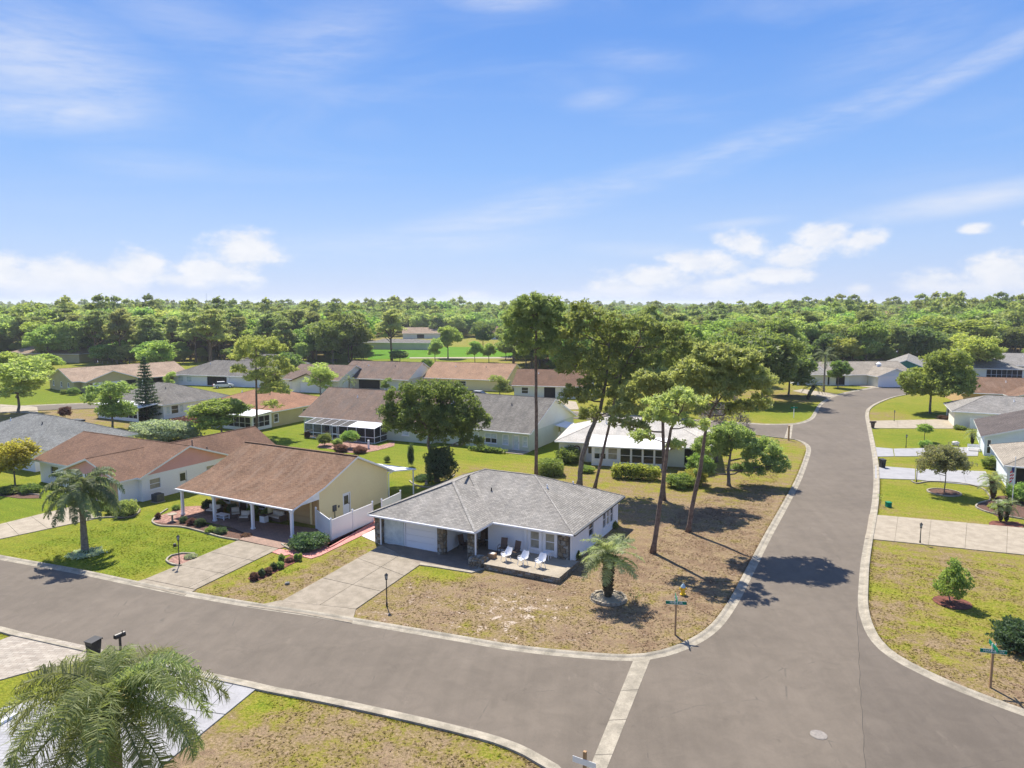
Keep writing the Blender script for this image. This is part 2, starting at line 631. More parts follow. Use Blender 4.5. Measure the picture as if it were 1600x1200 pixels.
def brick_floor(name, c1, c2, mort, bw, rh, rough=.8):
    c1, c2, mort = lift(c1), lift(c2), lift(mort)
    m, T, b, out = mat_new(name)
    uv = T.node('ShaderNodeTexCoord').outputs['Object']
    br = T.node('ShaderNodeTexBrick')
    T.l.new(uv, br.inputs['Vector'])
    T.put(br.inputs['Color1'], c1); T.put(br.inputs['Color2'], c2); T.put(br.inputs['Mortar'], mort)
    br.inputs['Scale'].default_value = 1
    br.inputs['Brick Width'].default_value = bw
    br.inputs['Row Height'].default_value = rh
    br.inputs['Mortar Size'].default_value = .012
    g = T.noise(uv, 1.2, 5, .65)
    c = T.mix(1.0, br.outputs[0], T.mix(T.ramp(g, .3, .7), (.85,) * 3, (1.12,) * 3), 'MULTIPLY')
    T.l.new(c, b.inputs['Base Color'])
    b.inputs['Roughness'].default_value = rough
    return m


m_lawn = ground_mat()
m_blade = ground_mat('turf_blades', .5)
m_asph = asphalt_mat('asphalt', (.110, .092, .072))
m_asph2 = asphalt_mat('asphalt_patch', (.099, .083, .066))
m_curb = M('curb_concrete', (.27, .24, .185), (.165, .147, .112), 1.1, .85, .3, 60, fine=.22, detail=8)
m_conc = M('driveway_concrete', (.220, .188, .143), (.160, .136, .100), 1.3, .85, .25, 70, fine=.2, detail=8)
m_conc2 = M('cream_concrete', (.265, .228, .172), (.205, .175, .130), 1.1, .85, .2, 70, fine=.16, detail=8)
m_concw = M('white_painted_concrete', (.245, .242, .243), (.205, .203, .205), .9, .8, .15, 60, detail=7)
m_apron = M('exposed_aggregate', (.165, .135, .105), (.13, .108, .085), 1.0, .85, .3, 90, fine=.2)
m_paver = brick_floor('cream_pavers', (.27, .24, .195), (.20, .17, .135), (.12, .10, .08), .42, .22)
m_pink = brick_floor('pink_pavers', (.42, .17, .14), (.36, .14, .12), (.22, .10, .08), .3, .3)
m_tan = brick_floor('tan_pavers', (.20, .12, .085), (.17, .105, .075), (.10, .07, .05), .3, .3)
m_mulch = M('red_mulch', (.15, .055, .038), (.07, .028, .022), 4, 1, .8, 40, fine=.35)
m_mulchb = M('brown_mulch', (.12, .065, .045), (.05, .03, .022), 8, 1, .8, 40, fine=.35)
m_rock = M('pink_gravel', (.30, .18, .14), (.13, .070, .055), 4, 1, .8, 40, fine=.4)
m_wrock = M('white_gravel', (.55, .52, .47), (.35, .32, .28), 10, 1, .6, 40, fine=.35)
m_white = M('white_paint', (.74, .75, .76), (.70, .71, .72), .8, .5, fine=.02)
m_vinyl = M('white_vinyl', (.78, .77, .79), (.74, .73, .76), .8, .35, fine=.01)
m_gwhite = M('white_metal', (.72, .74, .76), (.62, .64, .66), 1.2, .4, fine=.03)
m_glass, T_, b_, o_ = mat_new('dark_glass')
b_.inputs['Base Color'].default_value = (.025, .03, .035, 1); b_.inputs['Roughness'].default_value = .07; b_.inputs['Specular IOR Level'].default_value = .5
m_blind = M('window_blinds', (.30, .27, .20), (.22, .20, .15), 2, .6)
m_lblind = M('pale_blinds', (.45, .50, .50), (.35, .40, .41), 2, .5)
m_dark = M('interior_shade', (.025, .022, .02), (.018, .016, .015), 2, .8)  # near-black colour carries the shade of rooms and recesses
m_screen = screen_mat('insect_screen')
m_black = M('black_metal', (.02, .02, .02), (.015, .015, .015), 3, .45, spec=.5)
m_plas = M('black_plastic', (.03, .03, .033), (.02, .02, .02), 3, .5)
m_post = M('weathered_wood_post', (.30, .19, .10), (.24, .15, .08), 6, .85)
m_green = M('sign_green', (.008, .15, .085), (.008, .13, .075), 3, .8, fine=.02, spec=.05)
m_text = M('sign_lettering', (.80, .82, .80), (.78, .8, .78), 3, .4, fine=0)
m_yell = M('hydrant_yellow', (.62, .40, .02), (.55, .34, .02), 5, .45)
m_hblue = M('hydrant_cap', (.30, .38, .42), (.22, .3, .33), 5, .45)
m_bark = M('pine_bark', (.165, .115, .085), (.085, .058, .045), 4, .95, .9, 14, fine=.3)
m_barkg = M('grey_bark', (.17, .145, .12), (.09, .075, .06), 4, .95, .9, 14, fine=.3)
m_palmb = M('palm_trunk', (.20, .175, .145), (.12, .10, .08), 5, .95, .8, 20, fine=.25)
m_boot = M('palm_boots', (.07, .055, .03), (.03, .026, .016), 9, .95, 1.0, 25, fine=.4)
m_stone = M('fieldstone', (.20, .155, .10), (.09, .075, .055), 2.2, .85, .6, 20, fine=.3)
m_stone2 = M('grey_fieldstone', (.24, .23, .20), (.12, .11, .09), 2.2, .85, .6, 20, fine=.3)
m_mort = M('stone_mortar', (.07, .055, .042), (.04, .032, .025), 6, .95)
m_brownf = M('brown_sling', (.10, .065, .048), (.085, .055, .04), 5, .8)
m_cush = M('cream_cushion', (.50, .46, .40), (.42, .38, .33), 4, .9)
m_ac = M('ac_grey', (.07, .075, .08), (.05, .055, .06), 4, .5)
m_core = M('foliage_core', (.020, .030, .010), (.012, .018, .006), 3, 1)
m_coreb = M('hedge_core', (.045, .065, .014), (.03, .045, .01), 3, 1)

R_gray = shingle('roof_light_grey', (.228, .228, .222), (.172, .172, .168), (.14, .14, .135), .17, .36, .35)
R_blue = shingle('roof_blue_grey', (.165, .18, .185), (.115, .125, .13), (.10, .11, .115), .15, .3, .3)
R_brown = shingle('roof_brown', (.160, .102, .070), (.110, .070, .048), (.19, .14, .105), .15, .3, .45)
R_brown2 = shingle('roof_red_brown', (.145, .090, .064), (.113, .070, .050), (.085, .057, .044), .15, .3, .4)
R_tan = shingle('roof_tan', (.275, .215, .165), (.22, .17, .13), (.18, .145, .115), .15, .3, .3)
R_orange = shingle('roof_orange', (.245, .140, .092), (.20, .112, .074), (.15, .095, .07), .15, .3, .35)
R_ltan = shingle('roof_pale_tan', (.265, .175, .118), (.22, .142, .096), (.18, .125, .09), .15, .3, .35)
R_gbr = shingle('roof_weathered_brown', (.155, .115, .095), (.12, .088, .074), (.085, .078, .072), .15, .3, .7)
R_dgray = shingle('roof_weathered_grey', (.15, .15, .145), (.11, .108, .104), (.07, .068, .064), .15, .3, .7)
R_char = shingle('roof_charcoal', (.095, .085, .085), (.07, .062, .062), (.06, .055, .055), .15, .3, .3)
R_white = shingle('roof_white', (.40, .40, .39), (.36, .36, .35), (.29, .29, .28), .2, .4, .4)
R_beige = shingle('roof_beige_grey', (.25, .235, .205), (.20, .185, .16), (.16, .15, .135), .15, .3, .3)

W_white = M('stucco_white', (.70, .70, .69), (.66, .66, .65), .5, .85, .15, 50, fine=.03)
W_yellow = M('stucco_yellow', (.60, .50, .28), (.57, .475, .265), .5, .85, .15, 50, fine=.03)
W_tan = M('stucco_tan', (.45, .30, .15), (.42, .28, .14), .5, .85, .15, 50, fine=.03)
W_pink = M('siding_pink', (.50, .27, .25), (.47, .25, .23), .5, .8, .1, 30, fine=.03)
W_cream = M('stucco_cream', (.60, .58, .48), (.56, .54, .45), .5, .85, .15, 50, fine=.03)
W_green = M('stucco_sage', (.46, .48, .38), (.42, .44, .35), .5, .85, .15, 50, fine=.03)
W_khaki = M('stucco_khaki', (.38, .33, .18), (.35, .30, .165), .5, .85, .15, 50, fine=.03)
W_blue = M('siding_blue_grey', (.50, .54, .58), (.47, .51, .55), .5, .8, .1, 30, fine=.03)
W_teal = M('siding_teal', (.04, .16, .14), (.035, .14, .125), .5, .8, .1, 30)
W_beige = M('stucco_beige', (.48, .44, .33), (.45, .41, .31), .5, .85, .1, 30)

# leaf materials
L_pine = leafm('pine_needles', (.055, .076, .018), (.108, .130, .030), .40)
L_pine2 = leafm('pine_needles_pale', (.072, .095, .024), (.122, .146, .036), .40)
L_oak = leafm('oak_leaves', (.034, .055, .012), (.085, .115, .020), .36)
L_oakb = leafm('yellow_green_leaves', (.072, .092, .016), (.128, .142, .024), .40)
L_cedar = leafm('cedar_foliage', (.058, .084, .018), (.110, .142, .030), .48)
L_mid = leafm('mid_green_leaves', (.050, .085, .014), (.110, .150, .026), .38)
L_light = leafm('light_green_leaves', (.070, .098, .020), (.128, .160, .036), .40)
L_dark = leafm('dark_evergreen_leaves', (.018, .032, .010), (.045, .070, .018), .25)
L_hedge = leafm('hedge_leaves', (.050, .075, .013), (.105, .135, .022), .3)
L_yhedge = leafm('golden_hedge_leaves', (.085, .110, .016), (.165, .170, .026), .35)
L_grass = leafm('fine_grey_green_leaves', (.12, .15, .06), (.19, .22, .10), .35)
L_palm = leafm('palm_leaflets', (.040, .056, .018), (.082, .104, .034), .34)
L_palmy = leafm('palm_leaflets_yellowish', (.060, .082, .024), (.112, .138, .044), .38)
L_red = leafm('reddish_leaves', (.042, .026, .014), (.078, .046, .022), .3)
L_twig = leafm('bare_twigs', (.055, .050, .030), (.075, .068, .040), .1)
L_norf = leafm('norfolk_needles', (.018, .036, .012), (.040, .064, .022), .25)
L_flower = leafm('pink_flowers', (.28, .06, .09), (.35, .10, .12), .3)

# ------------------------------------------------------------------ ground and streets
DRY = [  # photograph pixel, dryness, bare sand
    (600, 960, .72, .30), (650, 930, .75, .42), (720, 960, .72, .35), (800, 950, .72, .62), (850, 905, .92, .30), (700, 897, .05, 0), (900, 990, .72, .35), (760, 905, .85, .15),
    (1000, 960, .85, .25), (1000, 1010, .8, .22), (1100, 960, .8, .25), (1050, 880, .95, .15), (1100, 800, .95, 0), (1000, 800, .72, 0), (1150, 850, .9, 0), (1100, 900, .85, .2),
    (1180, 790, .78, 0), (1200, 740, .42, 0), (1235, 715, .38, 0), (1000, 750, .48, 0), (1080, 765, .32, 0), (960, 745, .42, 0), (870, 705, .05, 0), (1130, 780, .7, 0), (950, 790, .6, 0),
    (760, 715, .10, 0), (640, 700, .05, 0), (735, 742, .50, 0), (600, 715, .10, 0), (400, 890, .22, 0), (500, 865, .42, 0), (450, 912, .66, 0), (540, 862, .62, .05),
    (400, 925, .62, 0), (330, 925, .45, 0), (440, 882, .05, 0), (520, 845, .1, 0), (500, 900, .7, .05), (200, 830, .05, 0), (300, 850, .05, 0), (100, 875, .12, 0), (170, 800, .22, 0), (40, 790, 0, 0), (240, 870, .02, 0),
    (450, 1110, .50, 0), (400, 1150, .72, .1), (600, 1130, .52, 0), (700, 1180, .62, 0), (330, 1190, .72, .1), (560, 1180, .58, 0), (800, 1190, .5, 0), (500, 1150, .62, .05), (420, 1095, .15, 0),
    (10, 990, .4, 0), (20, 1070, .15, 0), (1380, 870, .45, 0), (1400, 900, .62, .05), (1500, 900, .45, 0), (1550, 960, .30, 0), (1440, 960, .36, 0), (1400, 945, .66, .1), (1490, 960, .18, 0), (1370, 920, .1, 0),
    (1450, 1000, .52, 0), (1500, 1040, .62, 0), (1580, 1060, .66, 0), (1560, 1010, .5, 0), (1450, 1045, .6, 0), (1450, 780, .12, 0), (1420, 820, .38, 0), (1500, 828, .35, 0), (1550, 800, .2, 0), (1450, 690, .05, 0),
    (1450, 712, .18, 0), (1420, 640, .12, 0), (1382, 648, .5, 0), (1450, 650, .1, 0), (1300, 640, .05, 0), (1220, 640, .08, 0), (1245, 622, .5, 0), (560, 690, .02, 0), (450, 690, 0, 0), (700, 690, .1, 0),
    (600, 760, .1, 0), (130, 650, .60, 0), (100, 620, 0, 0), (650, 552, -.02, 0), (1100, 1010, .5, .1), (1270, 690, .45, 0), (1180, 700, .2, 0), (920, 770, .5, 0), (1395, 597, .2, 0), (300, 545, .95, 0), (100, 545, .95, 0), (450, 548, .95, 0), (-50, 545, .9, 0), (900, 556, .95, 0), (1100, 556, .95, 0), (1300, 552, .95, 0), (1500, 552, .95, 0), (1700, 552, .95, 0), (300, 510, .95, 0), (1200, 510, .95, 0), (700, 510, .9, 0), (200, 570, .2, 0), (450, 575, .1, 0), (1300, 572, .1, 0), (560, 570, .1, 0)]


def dry_attributes(me, co):
    cx = np.array([at(a, b)[:2] for a, b, _, _ in DRY])
    dv = np.array([d for _, _, d, _ in DRY]); sv = np.array([s for _, _, _, s in DRY])
    Wt = np.full(len(co), .0009); D = np.full(len(co), .0009 * .12); Sd = np.zeros(len(co))
    sc = 1 + co[:, 1] / 60
    for (x, y), d, s_ in zip(cx, dv, sv):
        w = 1 / (((co[:, 0] - x) ** 2 + (co[:, 1] - y) ** 2) / sc ** 2 + 1.0) ** 1.7
        Wt += w; D += w * d; Sd += w * s_
    for nm, val in (('dry', D / Wt), ('sand', Sd / Wt)):
        me.attributes.new(nm, 'FLOAT', 'POINT').data.foreach_set('value', val.astype(np.float32))


def inside(x, y, poly):
    n = len(poly); r = np.zeros(len(x), dtype=bool); j = n - 1
    for i in range(n):
        xi, yi, xj, yj = poly[i].x, poly[i].y, poly[j].x, poly[j].y
        if yi != yj:
            r ^= ((yi > y) != (yj > y)) & (x < (xj - xi) * (y - yi) / (yj - yi) + xi)
        j = i
    return r


def grass_tufts(name, label, polys, edges, dens, seed):
    """blades of turf over the near lawns and ragged along the kerbs"""
    r = np.random.default_rng(seed)
    pts = []
    for pl in polys:
        P_ = [at(*p) for p in pl]
        x0, x1 = min(p.x for p in P_), max(p.x for p in P_); y0, y1 = min(p.y for p in P_), max(p.y for p in P_)
        n = int((x1 - x0) * (y1 - y0) * dens)
        x = r.uniform(x0, x1, n); y = r.uniform(y0, y1, n)
        k = inside(x, y, P_) & (np.sin(x * 1.7 + np.sin(y * 1.3)) + np.sin(y * 2.3 + x) + r.normal(size=n) * .8 > -.6)
        pts.append(np.stack([x[k], y[k]], 1))
    for path, off in edges:
        for a, b in zip(path[:-1], path[1:]):
            d = b - a
            if d.length < 1e-6 or a.y > 95: continue
            m = int(d.length * 26)
            t = r.random(m)[:, None]; nr = np.array([-d.y, d.x]) / d.length
            w = off + np.abs(r.normal(size=m))[:, None] * .10
            pts.append(np.array([a.x, a.y]) * (1 - t) + np.array([b.x, b.y]) * t + nr * w)
    C = np.concatenate(pts); n = len(C)
    h = r.uniform(.02, .065, n); a = r.uniform(0, 6.283, n); w = r.uniform(.03, .08, n)
    V = np.zeros((n, 3, 3))
    V[:, 0, 0] = C[:, 0] + np.cos(a) * w; V[:, 0, 1] = C[:, 1] + np.sin(a) * w
    V[:, 1, 0] = C[:, 0] - np.cos(a) * w; V[:, 1, 1] = C[:, 1] - np.sin(a) * w
    V[:, 2, :2] = C + r.normal(size=(n, 2)) * .09; V[:, 2, 2] = h
    me = fast_mesh(name, V.reshape(-1, 3), 3, [m_blade])
    dry_attributes(me, V.reshape(-1, 3))
    stuff(link(name, me), label, 'grass')
    print(name, n)


def build_ground():
    xs = np.concatenate([[-9000, -4000, -2000, -1000, -500, -300, -200, -150], np.arange(-120, 130, 1.0), [150, 200, 300, 500, 1000, 2000, 4000, 9000]])
    ys = np.concatenate([[-3000, -500, -100, -20], np.arange(8, 200, 1.0), [215, 240, 280, 350, 500, 800, 1500, 3000, 6000, 14000]])
    X, Y = np.meshgrid(xs, ys)
    nx, ny = len(xs), len(ys)
    co = np.stack([X.ravel(), Y.ravel(), np.zeros(nx * ny)], 1)
    i = np.arange(ny - 1)[:, None] * nx + np.arange(nx - 1)[None, :]
    fc = np.stack([i, i + 1, i + nx + 1, i + nx], -1).reshape(-1, 4)
    me = bpy.data.meshes.new('ground')
    me.from_pydata(co.tolist(), [], fc.tolist())
    me.materials.append(m_lawn)
    dry_attributes(me, co)
    o = link('ground', me)
    struct(o)


build_ground()


def P_unused(lst, z=0.0):
    return [at(a, b, 0) if len((a, b)) == 2 else None for a, b in lst]


def V2(x, y):
    return Vector((x, y, 0))


A_px = [(-260, 829), (-120, 852), (0, 875), (120, 897), (200, 914), (290, 932), (400, 951), (475, 962), (548, 974), (700, 1000), (800, 1017), (900, 1028), (985, 1033),
        (1040, 1026), (1090, 1007), (1125, 982), (1150, 948), (1168, 914), (1185, 880), (1206, 838), (1234, 786), (1252, 750), (1263, 720), (1267, 703), (1262, 694), (1246, 687), (1222, 684)]
R_px = [(1750, 598), (1620, 602), (1520, 607), (1440, 613), (1400, 619), (1375, 627), (1357, 637), (1352, 648), (1355, 668), (1360, 695), (1364, 722), (1365, 750), (1363, 780), (1358, 812),
        (1351, 845), (1345, 880), (1342, 915), (1341, 945), (1347, 975), (1362, 1003), (1390, 1028), (1440, 1055), (1500, 1082), (1600, 1120), (1700, 1155), (1850, 1205), (2100, 1290)]
N_px = [(960, 1330), (915, 1250), (872, 1196), (830, 1172), (780, 1152), (700, 1131), (600, 1108), (500, 1087), (430, 1074), (400, 1067), (325, 1051), (260, 1038), (140, 1011), (72, 996), (30, 987), (0, 979), (-150, 948), (-400, 897)]
U_px = [(1196, 664), (1225, 664), (1252, 662), (1270, 655), (1277, 645), (1285, 632), (1300, 622), (1320, 615), (1345, 610), (1370, 606), (1400, 604), (1450, 600), (1520, 596), (1620, 592), (1750, 588)]
A = spline([at(*p) for p in A_px], .8)
R = spline([at(*p) for p in R_px], .8)
N = spline([at(*p) for p in N_px], .8)
U = spline([at(*p) for p in U_px], .8)
SS = spline([A[-1], V2(30, 113.5), V2(14, 121.5), V2(-10, 130), V2(-35, 136), V2(-60, 137.5), V2(-83, 134), V2(-100, 127), V2(-130, 112)], 2)
SN = spline([V2(-134, 118.5), V2(-104, 133.5), V2(-85, 141), V2(-60, 144.5), V2(-35, 143), V2(-9, 137), V2(15, 128.5), V2(30, 121), U[0]], 2)

road = list(A) + SS[1:] + SN + U[1:] + R + N[1:]
struct(flat(road, .02, 'road', m_asph))
patch = [at(*p) for p in [(1341, 958), (1342, 1000), (1345, 1070), (1350, 1150), (1356, 1260), (1900, 1330)]] + [p for p in reversed(R) if p.y < at(1341, 958).y and p.x < at(1900, 1330).x + 4]
struct(flat(patch, .026, 'road_patch', m_asph2))
seam = spline([at(*p) for p in [(1338, 950), (1341, 1000), (1344, 1070), (1349, 1150), (1355, 1260)]], .3)
for i, p in enumerate(seam):
    p.x += .025 * math.sin(i * .9) + rnd.uniform(-.012, .012)
struct(ribbon(seam, [(.012, .0305), (-.012, .0305)]).build('road_seam', M('seam_filler', (.05, .045, .04))))

prof = [(-.02, .021), (.10, .03), (.30, .045), (.42, .10), (.54, .115), (.60, .11), (.62, -.03)]
SC = (ribbon(A, prof), ribbon(R, prof), ribbon(N, prof), ribbon(U, prof))
for mb in SC:
    struct(mb.build('kerb', m_curb))
struct(ribbon(SS, prof).build('kerb', m_curb))
struct(ribbon(SN, [(a, b) for a, b in prof]).build('kerb', m_curb))


grass_tufts('grass', 'short turf blades over the near lawns and along the kerbs', [
    [(566, 965), (640, 902), (738, 900), (870, 918), (900, 892), (1000, 870), (1060, 800), (1220, 722), (1200, 830), (1140, 945), (1085, 1003), (1000, 1027), (900, 1022), (700, 994)],
    [(1350, 862), (1590, 885), (1640, 1128), (1450, 1052), (1365, 996), (1347, 940)],
    [(435, 1083), (700, 1136), (862, 1195), (890, 1240), (285, 1240)],
    [(5, 872), (198, 911), (362, 848), (300, 832), (240, 826), (215, 812), (120, 828)],
    [(312, 926), (385, 947), (436, 938), (592, 853), (560, 845), (500, 880), (440, 893), (392, 914), (380, 900), (430, 872), (430, 866)]],
    [(A, .60), (R, .60), (N, .60)], 34, 5)


def bil(q, u, v):
    return (q[0] * (1 - u) + q[1] * u) * (1 - v) + (q[3] * (1 - u) + q[2] * u) * v


def slabs(name, q, nu, nv, mat, z=.06, gap=.03, us=None, vs=None, kerb=None):
    """driveway of separately cast slabs; q = near-left, near-right, far-right, far-left"""
    q = [Vector((p[0], p[1], 0)) for p in q]
    c = (q[0] + q[1] + q[2] + q[3]) / 4
    root = empty(name, c)
    root['kind'] = 'structure'
    us = us or [i / nu for i in range(nu + 1)]
    vs = vs or [i / nv for i in range(nv + 1)]
    for i in range(len(us) - 1):
        for j in range(len(vs) - 1):
            p = [bil(q, a, b) - c for a, b in ((us[i], vs[j]), (us[i + 1], vs[j]), (us[i + 1], vs[j + 1]), (us[i], vs[j + 1]))]
            m = sum(p, Vector()) / 4
            p = [k + (m - k).normalized() * gap for k in p]
            zz = z + rnd.uniform(-.004, .004)
            mb = MB()
            mb.slab([(k.x, k.y, zz) for k in p], .1, 0, 0)
            mb.build('slab', mat, root)
    return root


def flare(pxs, mat, name='driveway_apron', z=.052):
    return struct(flat([at(*p) for p in pxs], z, name, mat, thick=.08))


# main house driveway, yellow house driveway, pink house driveway
slabs('driveway', [at(440, 940), at(556, 953), at(657, 883), at(596, 852)], 2, 3, m_conc, vs=[0, .36, .72, 1], us=[0, .52, 1])
flare([(386, 948), (410, 945), (438, 939), (556, 953), (550, 974.5), (470, 960), (420, 953)], m_conc)
slabs('driveway', [at(226, 906), at(305, 922), at(436, 858), at(372, 845)], 2, 3, m_conc, us=[0, .86, 1])
flare([(204, 912.5), (225, 906), (306, 922.5), (288, 931)], m_conc)
slabs('driveway', [at(-75, 838), at(-70, 858), at(160, 809), at(120, 790)], 1, 5, m_conc2)
# cream driveway, two white ones and a cream one on the right side of the street
slabs('driveway', [at(1352, 842), at(1358, 804), at(1640, 829), at(1640, 872)], 1, 5, m_conc2, vs=[0, .17, .36, .56, .78, 1])
slabs('driveway', [at(1367, 748), at(1367, 728), at(1430, 733), at(1430, 750)], 1, 1, m_concw)
slabs('driveway', [at(1431, 750), at(1431, 733), at(1540, 737), at(1552, 762)], 1, 3, m_concw)
slabs('driveway', [at(1366, 714), at(1366, 699), at(1395, 701.5), at(1397, 713.5)], 1, 1, m_concw)
slabs('driveway', [at(1398, 713.5), at(1396, 701.5), at(1530, 699), at(1528, 713)], 1, 3, m_concw)
slabs('driveway', [at(1360, 669.5), at(1357, 658), at(1490, 655), at(1490, 670)], 1, 3, m_conc2)
flare([(1297, 623), (1311, 617), (1254, 608), (1238, 611)], m_conc2, 'driveway')
flare([(1366, 606.5), (1372, 605), (1345, 598), (1322, 601)], m_conc2, 'driveway')
flare([(1390, 604), (1408, 603), (1400, 596), (1378, 598)], m_conc2, 'driveway')
flare([(1540, 594), (1640, 592), (1640, 583), (1548, 585)], m_conc2, 'driveway')
flare([(425, 612), (450, 603), (470, 606), (470, 616), (440, 614)], m_conc2, 'driveway')
flare([(160, 622), (160, 612), (186, 610), (200, 620)], m_conc2, 'driveway')
flare([(880, 640), (905, 640), (900, 628), (850, 622)], m_conc2, 'driveway')
flare([(0, 645), (60, 646), (58, 636), (0, 632)], m_conc2, 'driveway')
# near side: cream paver driveway and white painted driveway
struct(flat([at(*p) for p in [(30, 990), (142, 1011.5), (140, 1034), (75, 1044), (45, 1051), (-60, 1080), (-60, 1025)]], .055, 'paver_driveway', m_paver, thick=.08))
slabs('driveway', [at(120, 1230), at(245, 1205), at(405, 1074), at(238, 1036)], 2, 2, m_concw, us=[0, .8, 1], vs=[0, .62, 1])

# concrete gutter strips across the street mouths
slabs('gutter_strip', [at(893, 1270), at(921, 1270), at(1016, 1031.5), at(989, 1033)], 1, 4, m_curb, z=.034, gap=.02, vs=[0, .30, .52, .74, 1])
slabs('gutter_strip', [at(1225, 686), at(1236, 686), at(1239, 664), at(1232, 664)], 1, 2, m_curb, z=.034)
mb = MB()
c = at(1279, 1149)
mb.tube([c + Vector((0, 0, .0)), c + Vector((0, 0, .037))], [.38, .38], 28)
mb.tube([c + Vector((0, 0, .037)), c + Vector((0, 0, .046))], [.33, .33], 28)
tag(mb.build('manhole_cover', M('worn_steel', (.20, .18, .155), (.14, .125, .11), 9, .6, .4, 40)), 'round worn manhole cover in the asphalt of the junction', 'manhole cover')

# aprons, walks, beds
flare([(594, 850), (636, 853), (686, 863), (700, 866), (741, 872), (775, 858), (790, 862), (756, 891), (738, 895), (657, 884)], m_apron, 'walkway', .058)
flare([(737, 896), (757, 890.5), (755, 887.5), (734, 892.5), (657, 880), (655, 883.2)], m_curb, 'walkway_edge', .072)
flare([(373, 844), (390, 836), (360, 824), (300, 812), (330, 795), (400, 815), (500, 828), (505, 838), (437, 858)], m_tan, 'porch_floor', .07)
flare([(424, 863), (437, 858.5), (455, 861), (462, 858.5), (474, 861), (482, 858), (500, 857.5), (590, 811), (601, 813), (597, 822), (500, 869), (486, 873.5), (472, 870), (466, 871), (452, 867), (443, 869)], m_pink, 'pink_walkway', .05)
flare([(565, 838), (598, 818), (600, 842), (594, 851)], m_wrock, 'gravel_bed', .05)
flare([(246, 809), (238, 817), (252, 822.5), (283, 823), (315, 831), (345, 839.5), (373, 844), (392, 838), (365, 826), (300, 815), (283, 802)], m_mulchb, 'mulch_bed', .04)
flare([(248, 807), (239, 816), (262, 818), (290, 812), (330, 800), (330, 790), (290, 792)], m_rock, 'gravel_bed', .045)
flare([(262, 878), (270, 870), (288, 866), (303, 866), (306, 873), (283, 884.5)], m_rock, 'gravel_bed', .04)
flare([(442, 852), (452, 858), (480, 860), (506, 853), (512, 846), (508, 834), (470, 838)], m_mulchb, 'mulch_bed', .045)
flare([(505, 853), (512, 857), (592, 811), (586, 806)], m_mulch, 'mulch_bed', .05)
flare([(495, 699), (500, 693.5), (520, 692), (552, 689), (592, 697), (617, 690), (616, 697), (590, 704), (565, 708.5), (537, 707), (526, 703), (512, 701)], m_rock, 'gravel_bed', .04)
flare([(387, 904), (398, 896), (430, 882), (455, 868), (470, 870), (468, 876), (440, 890), (412, 904), (395, 910)], m_mulch, 'mulch_bed', .035)
flare([(0, 775), (0, 768), (60, 771), (65, 779), (30, 779)], m_mulchb, 'mulch_bed', .035)
flare([(184, 812), (190, 806), (216, 794), (220, 800), (210, 808)], m_mulchb, 'mulch_bed', .035)
flare([(1525, 793), (1532, 786), (1548, 783), (1560, 775), (1630, 775), (1630, 810), (1560, 808), (1545, 800)], m_mulchb, 'mulch_bed', .035)
flare([(1545, 817), (1551, 814), (1590, 816), (1600, 821), (1597, 827), (1560, 827), (1546, 823)], m_mulch, 'mulch_bed', .04)
flare([(1552, 990), (1562, 992), (1630, 1022), (1640, 1040), (1560, 1003)], m_mulch, 'mulch_bed', .03)


def edging(pxs, name='bed_edging', w=.14, h=.13, m=None):
    p = spline([at(*q) for q in pxs], .5)
    mb = ribbon(p, [(-w / 2, 0), (-w / 2, h), (w / 2, h), (w / 2, 0)])
    return struct(mb.build(name, m or m_curb))


edging([(262, 796), (246, 807), (238, 816), (252, 822.5), (283, 824), (315, 831.5), (345, 840), (373, 845)])
edging([(306, 873), (303, 866), (285, 865.5), (268, 869), (260, 877), (270, 883), (283, 885)])
edging([(440, 851), (452, 858), (480, 861), (504, 855), (512, 846)])
edging([(507, 855), (512, 858), (550, 837), (593, 812)], m=m_pink)
edging([(710, 743), (690, 756), (668, 762), (648, 758), (640, 752)])
edging([(0, 771), (30, 771), (62, 774)])
edging([(138, 812), (170, 809), (200, 809), (214, 804), (219, 797)])
edging([(1424, 752), (1432, 756), (1450, 753), (1480, 754), (1510, 757), (1535, 764), (1545, 774), (1546, 782), (1530, 787), (1525, 793), (1540, 800), (1560, 805), (1600, 812)])
edging([(1366, 700), (1362, 690)], w=.05, h=.02)


def ring(px, r, m_in, z=.05):
    c = at(*px)
    pts = [(c.x + r * math.cos(t * .2618), c.y + r * math.sin(t * .2618)) for t in range(24)]
    struct(flat(pts, z, 'mulch_ring', m_in))
    return c


def ring_edge(c, r, h=.12):
    pts = [Vector((c.x + r * math.cos(-t * .2618), c.y + r * math.sin(-t * .2618), 0)) for t in range(25)]
    struct(ribbon(pts, [(-.08, 0), (-.08, h), (.08, h), (.08, 0)]).build('bed_edging', m_curb))


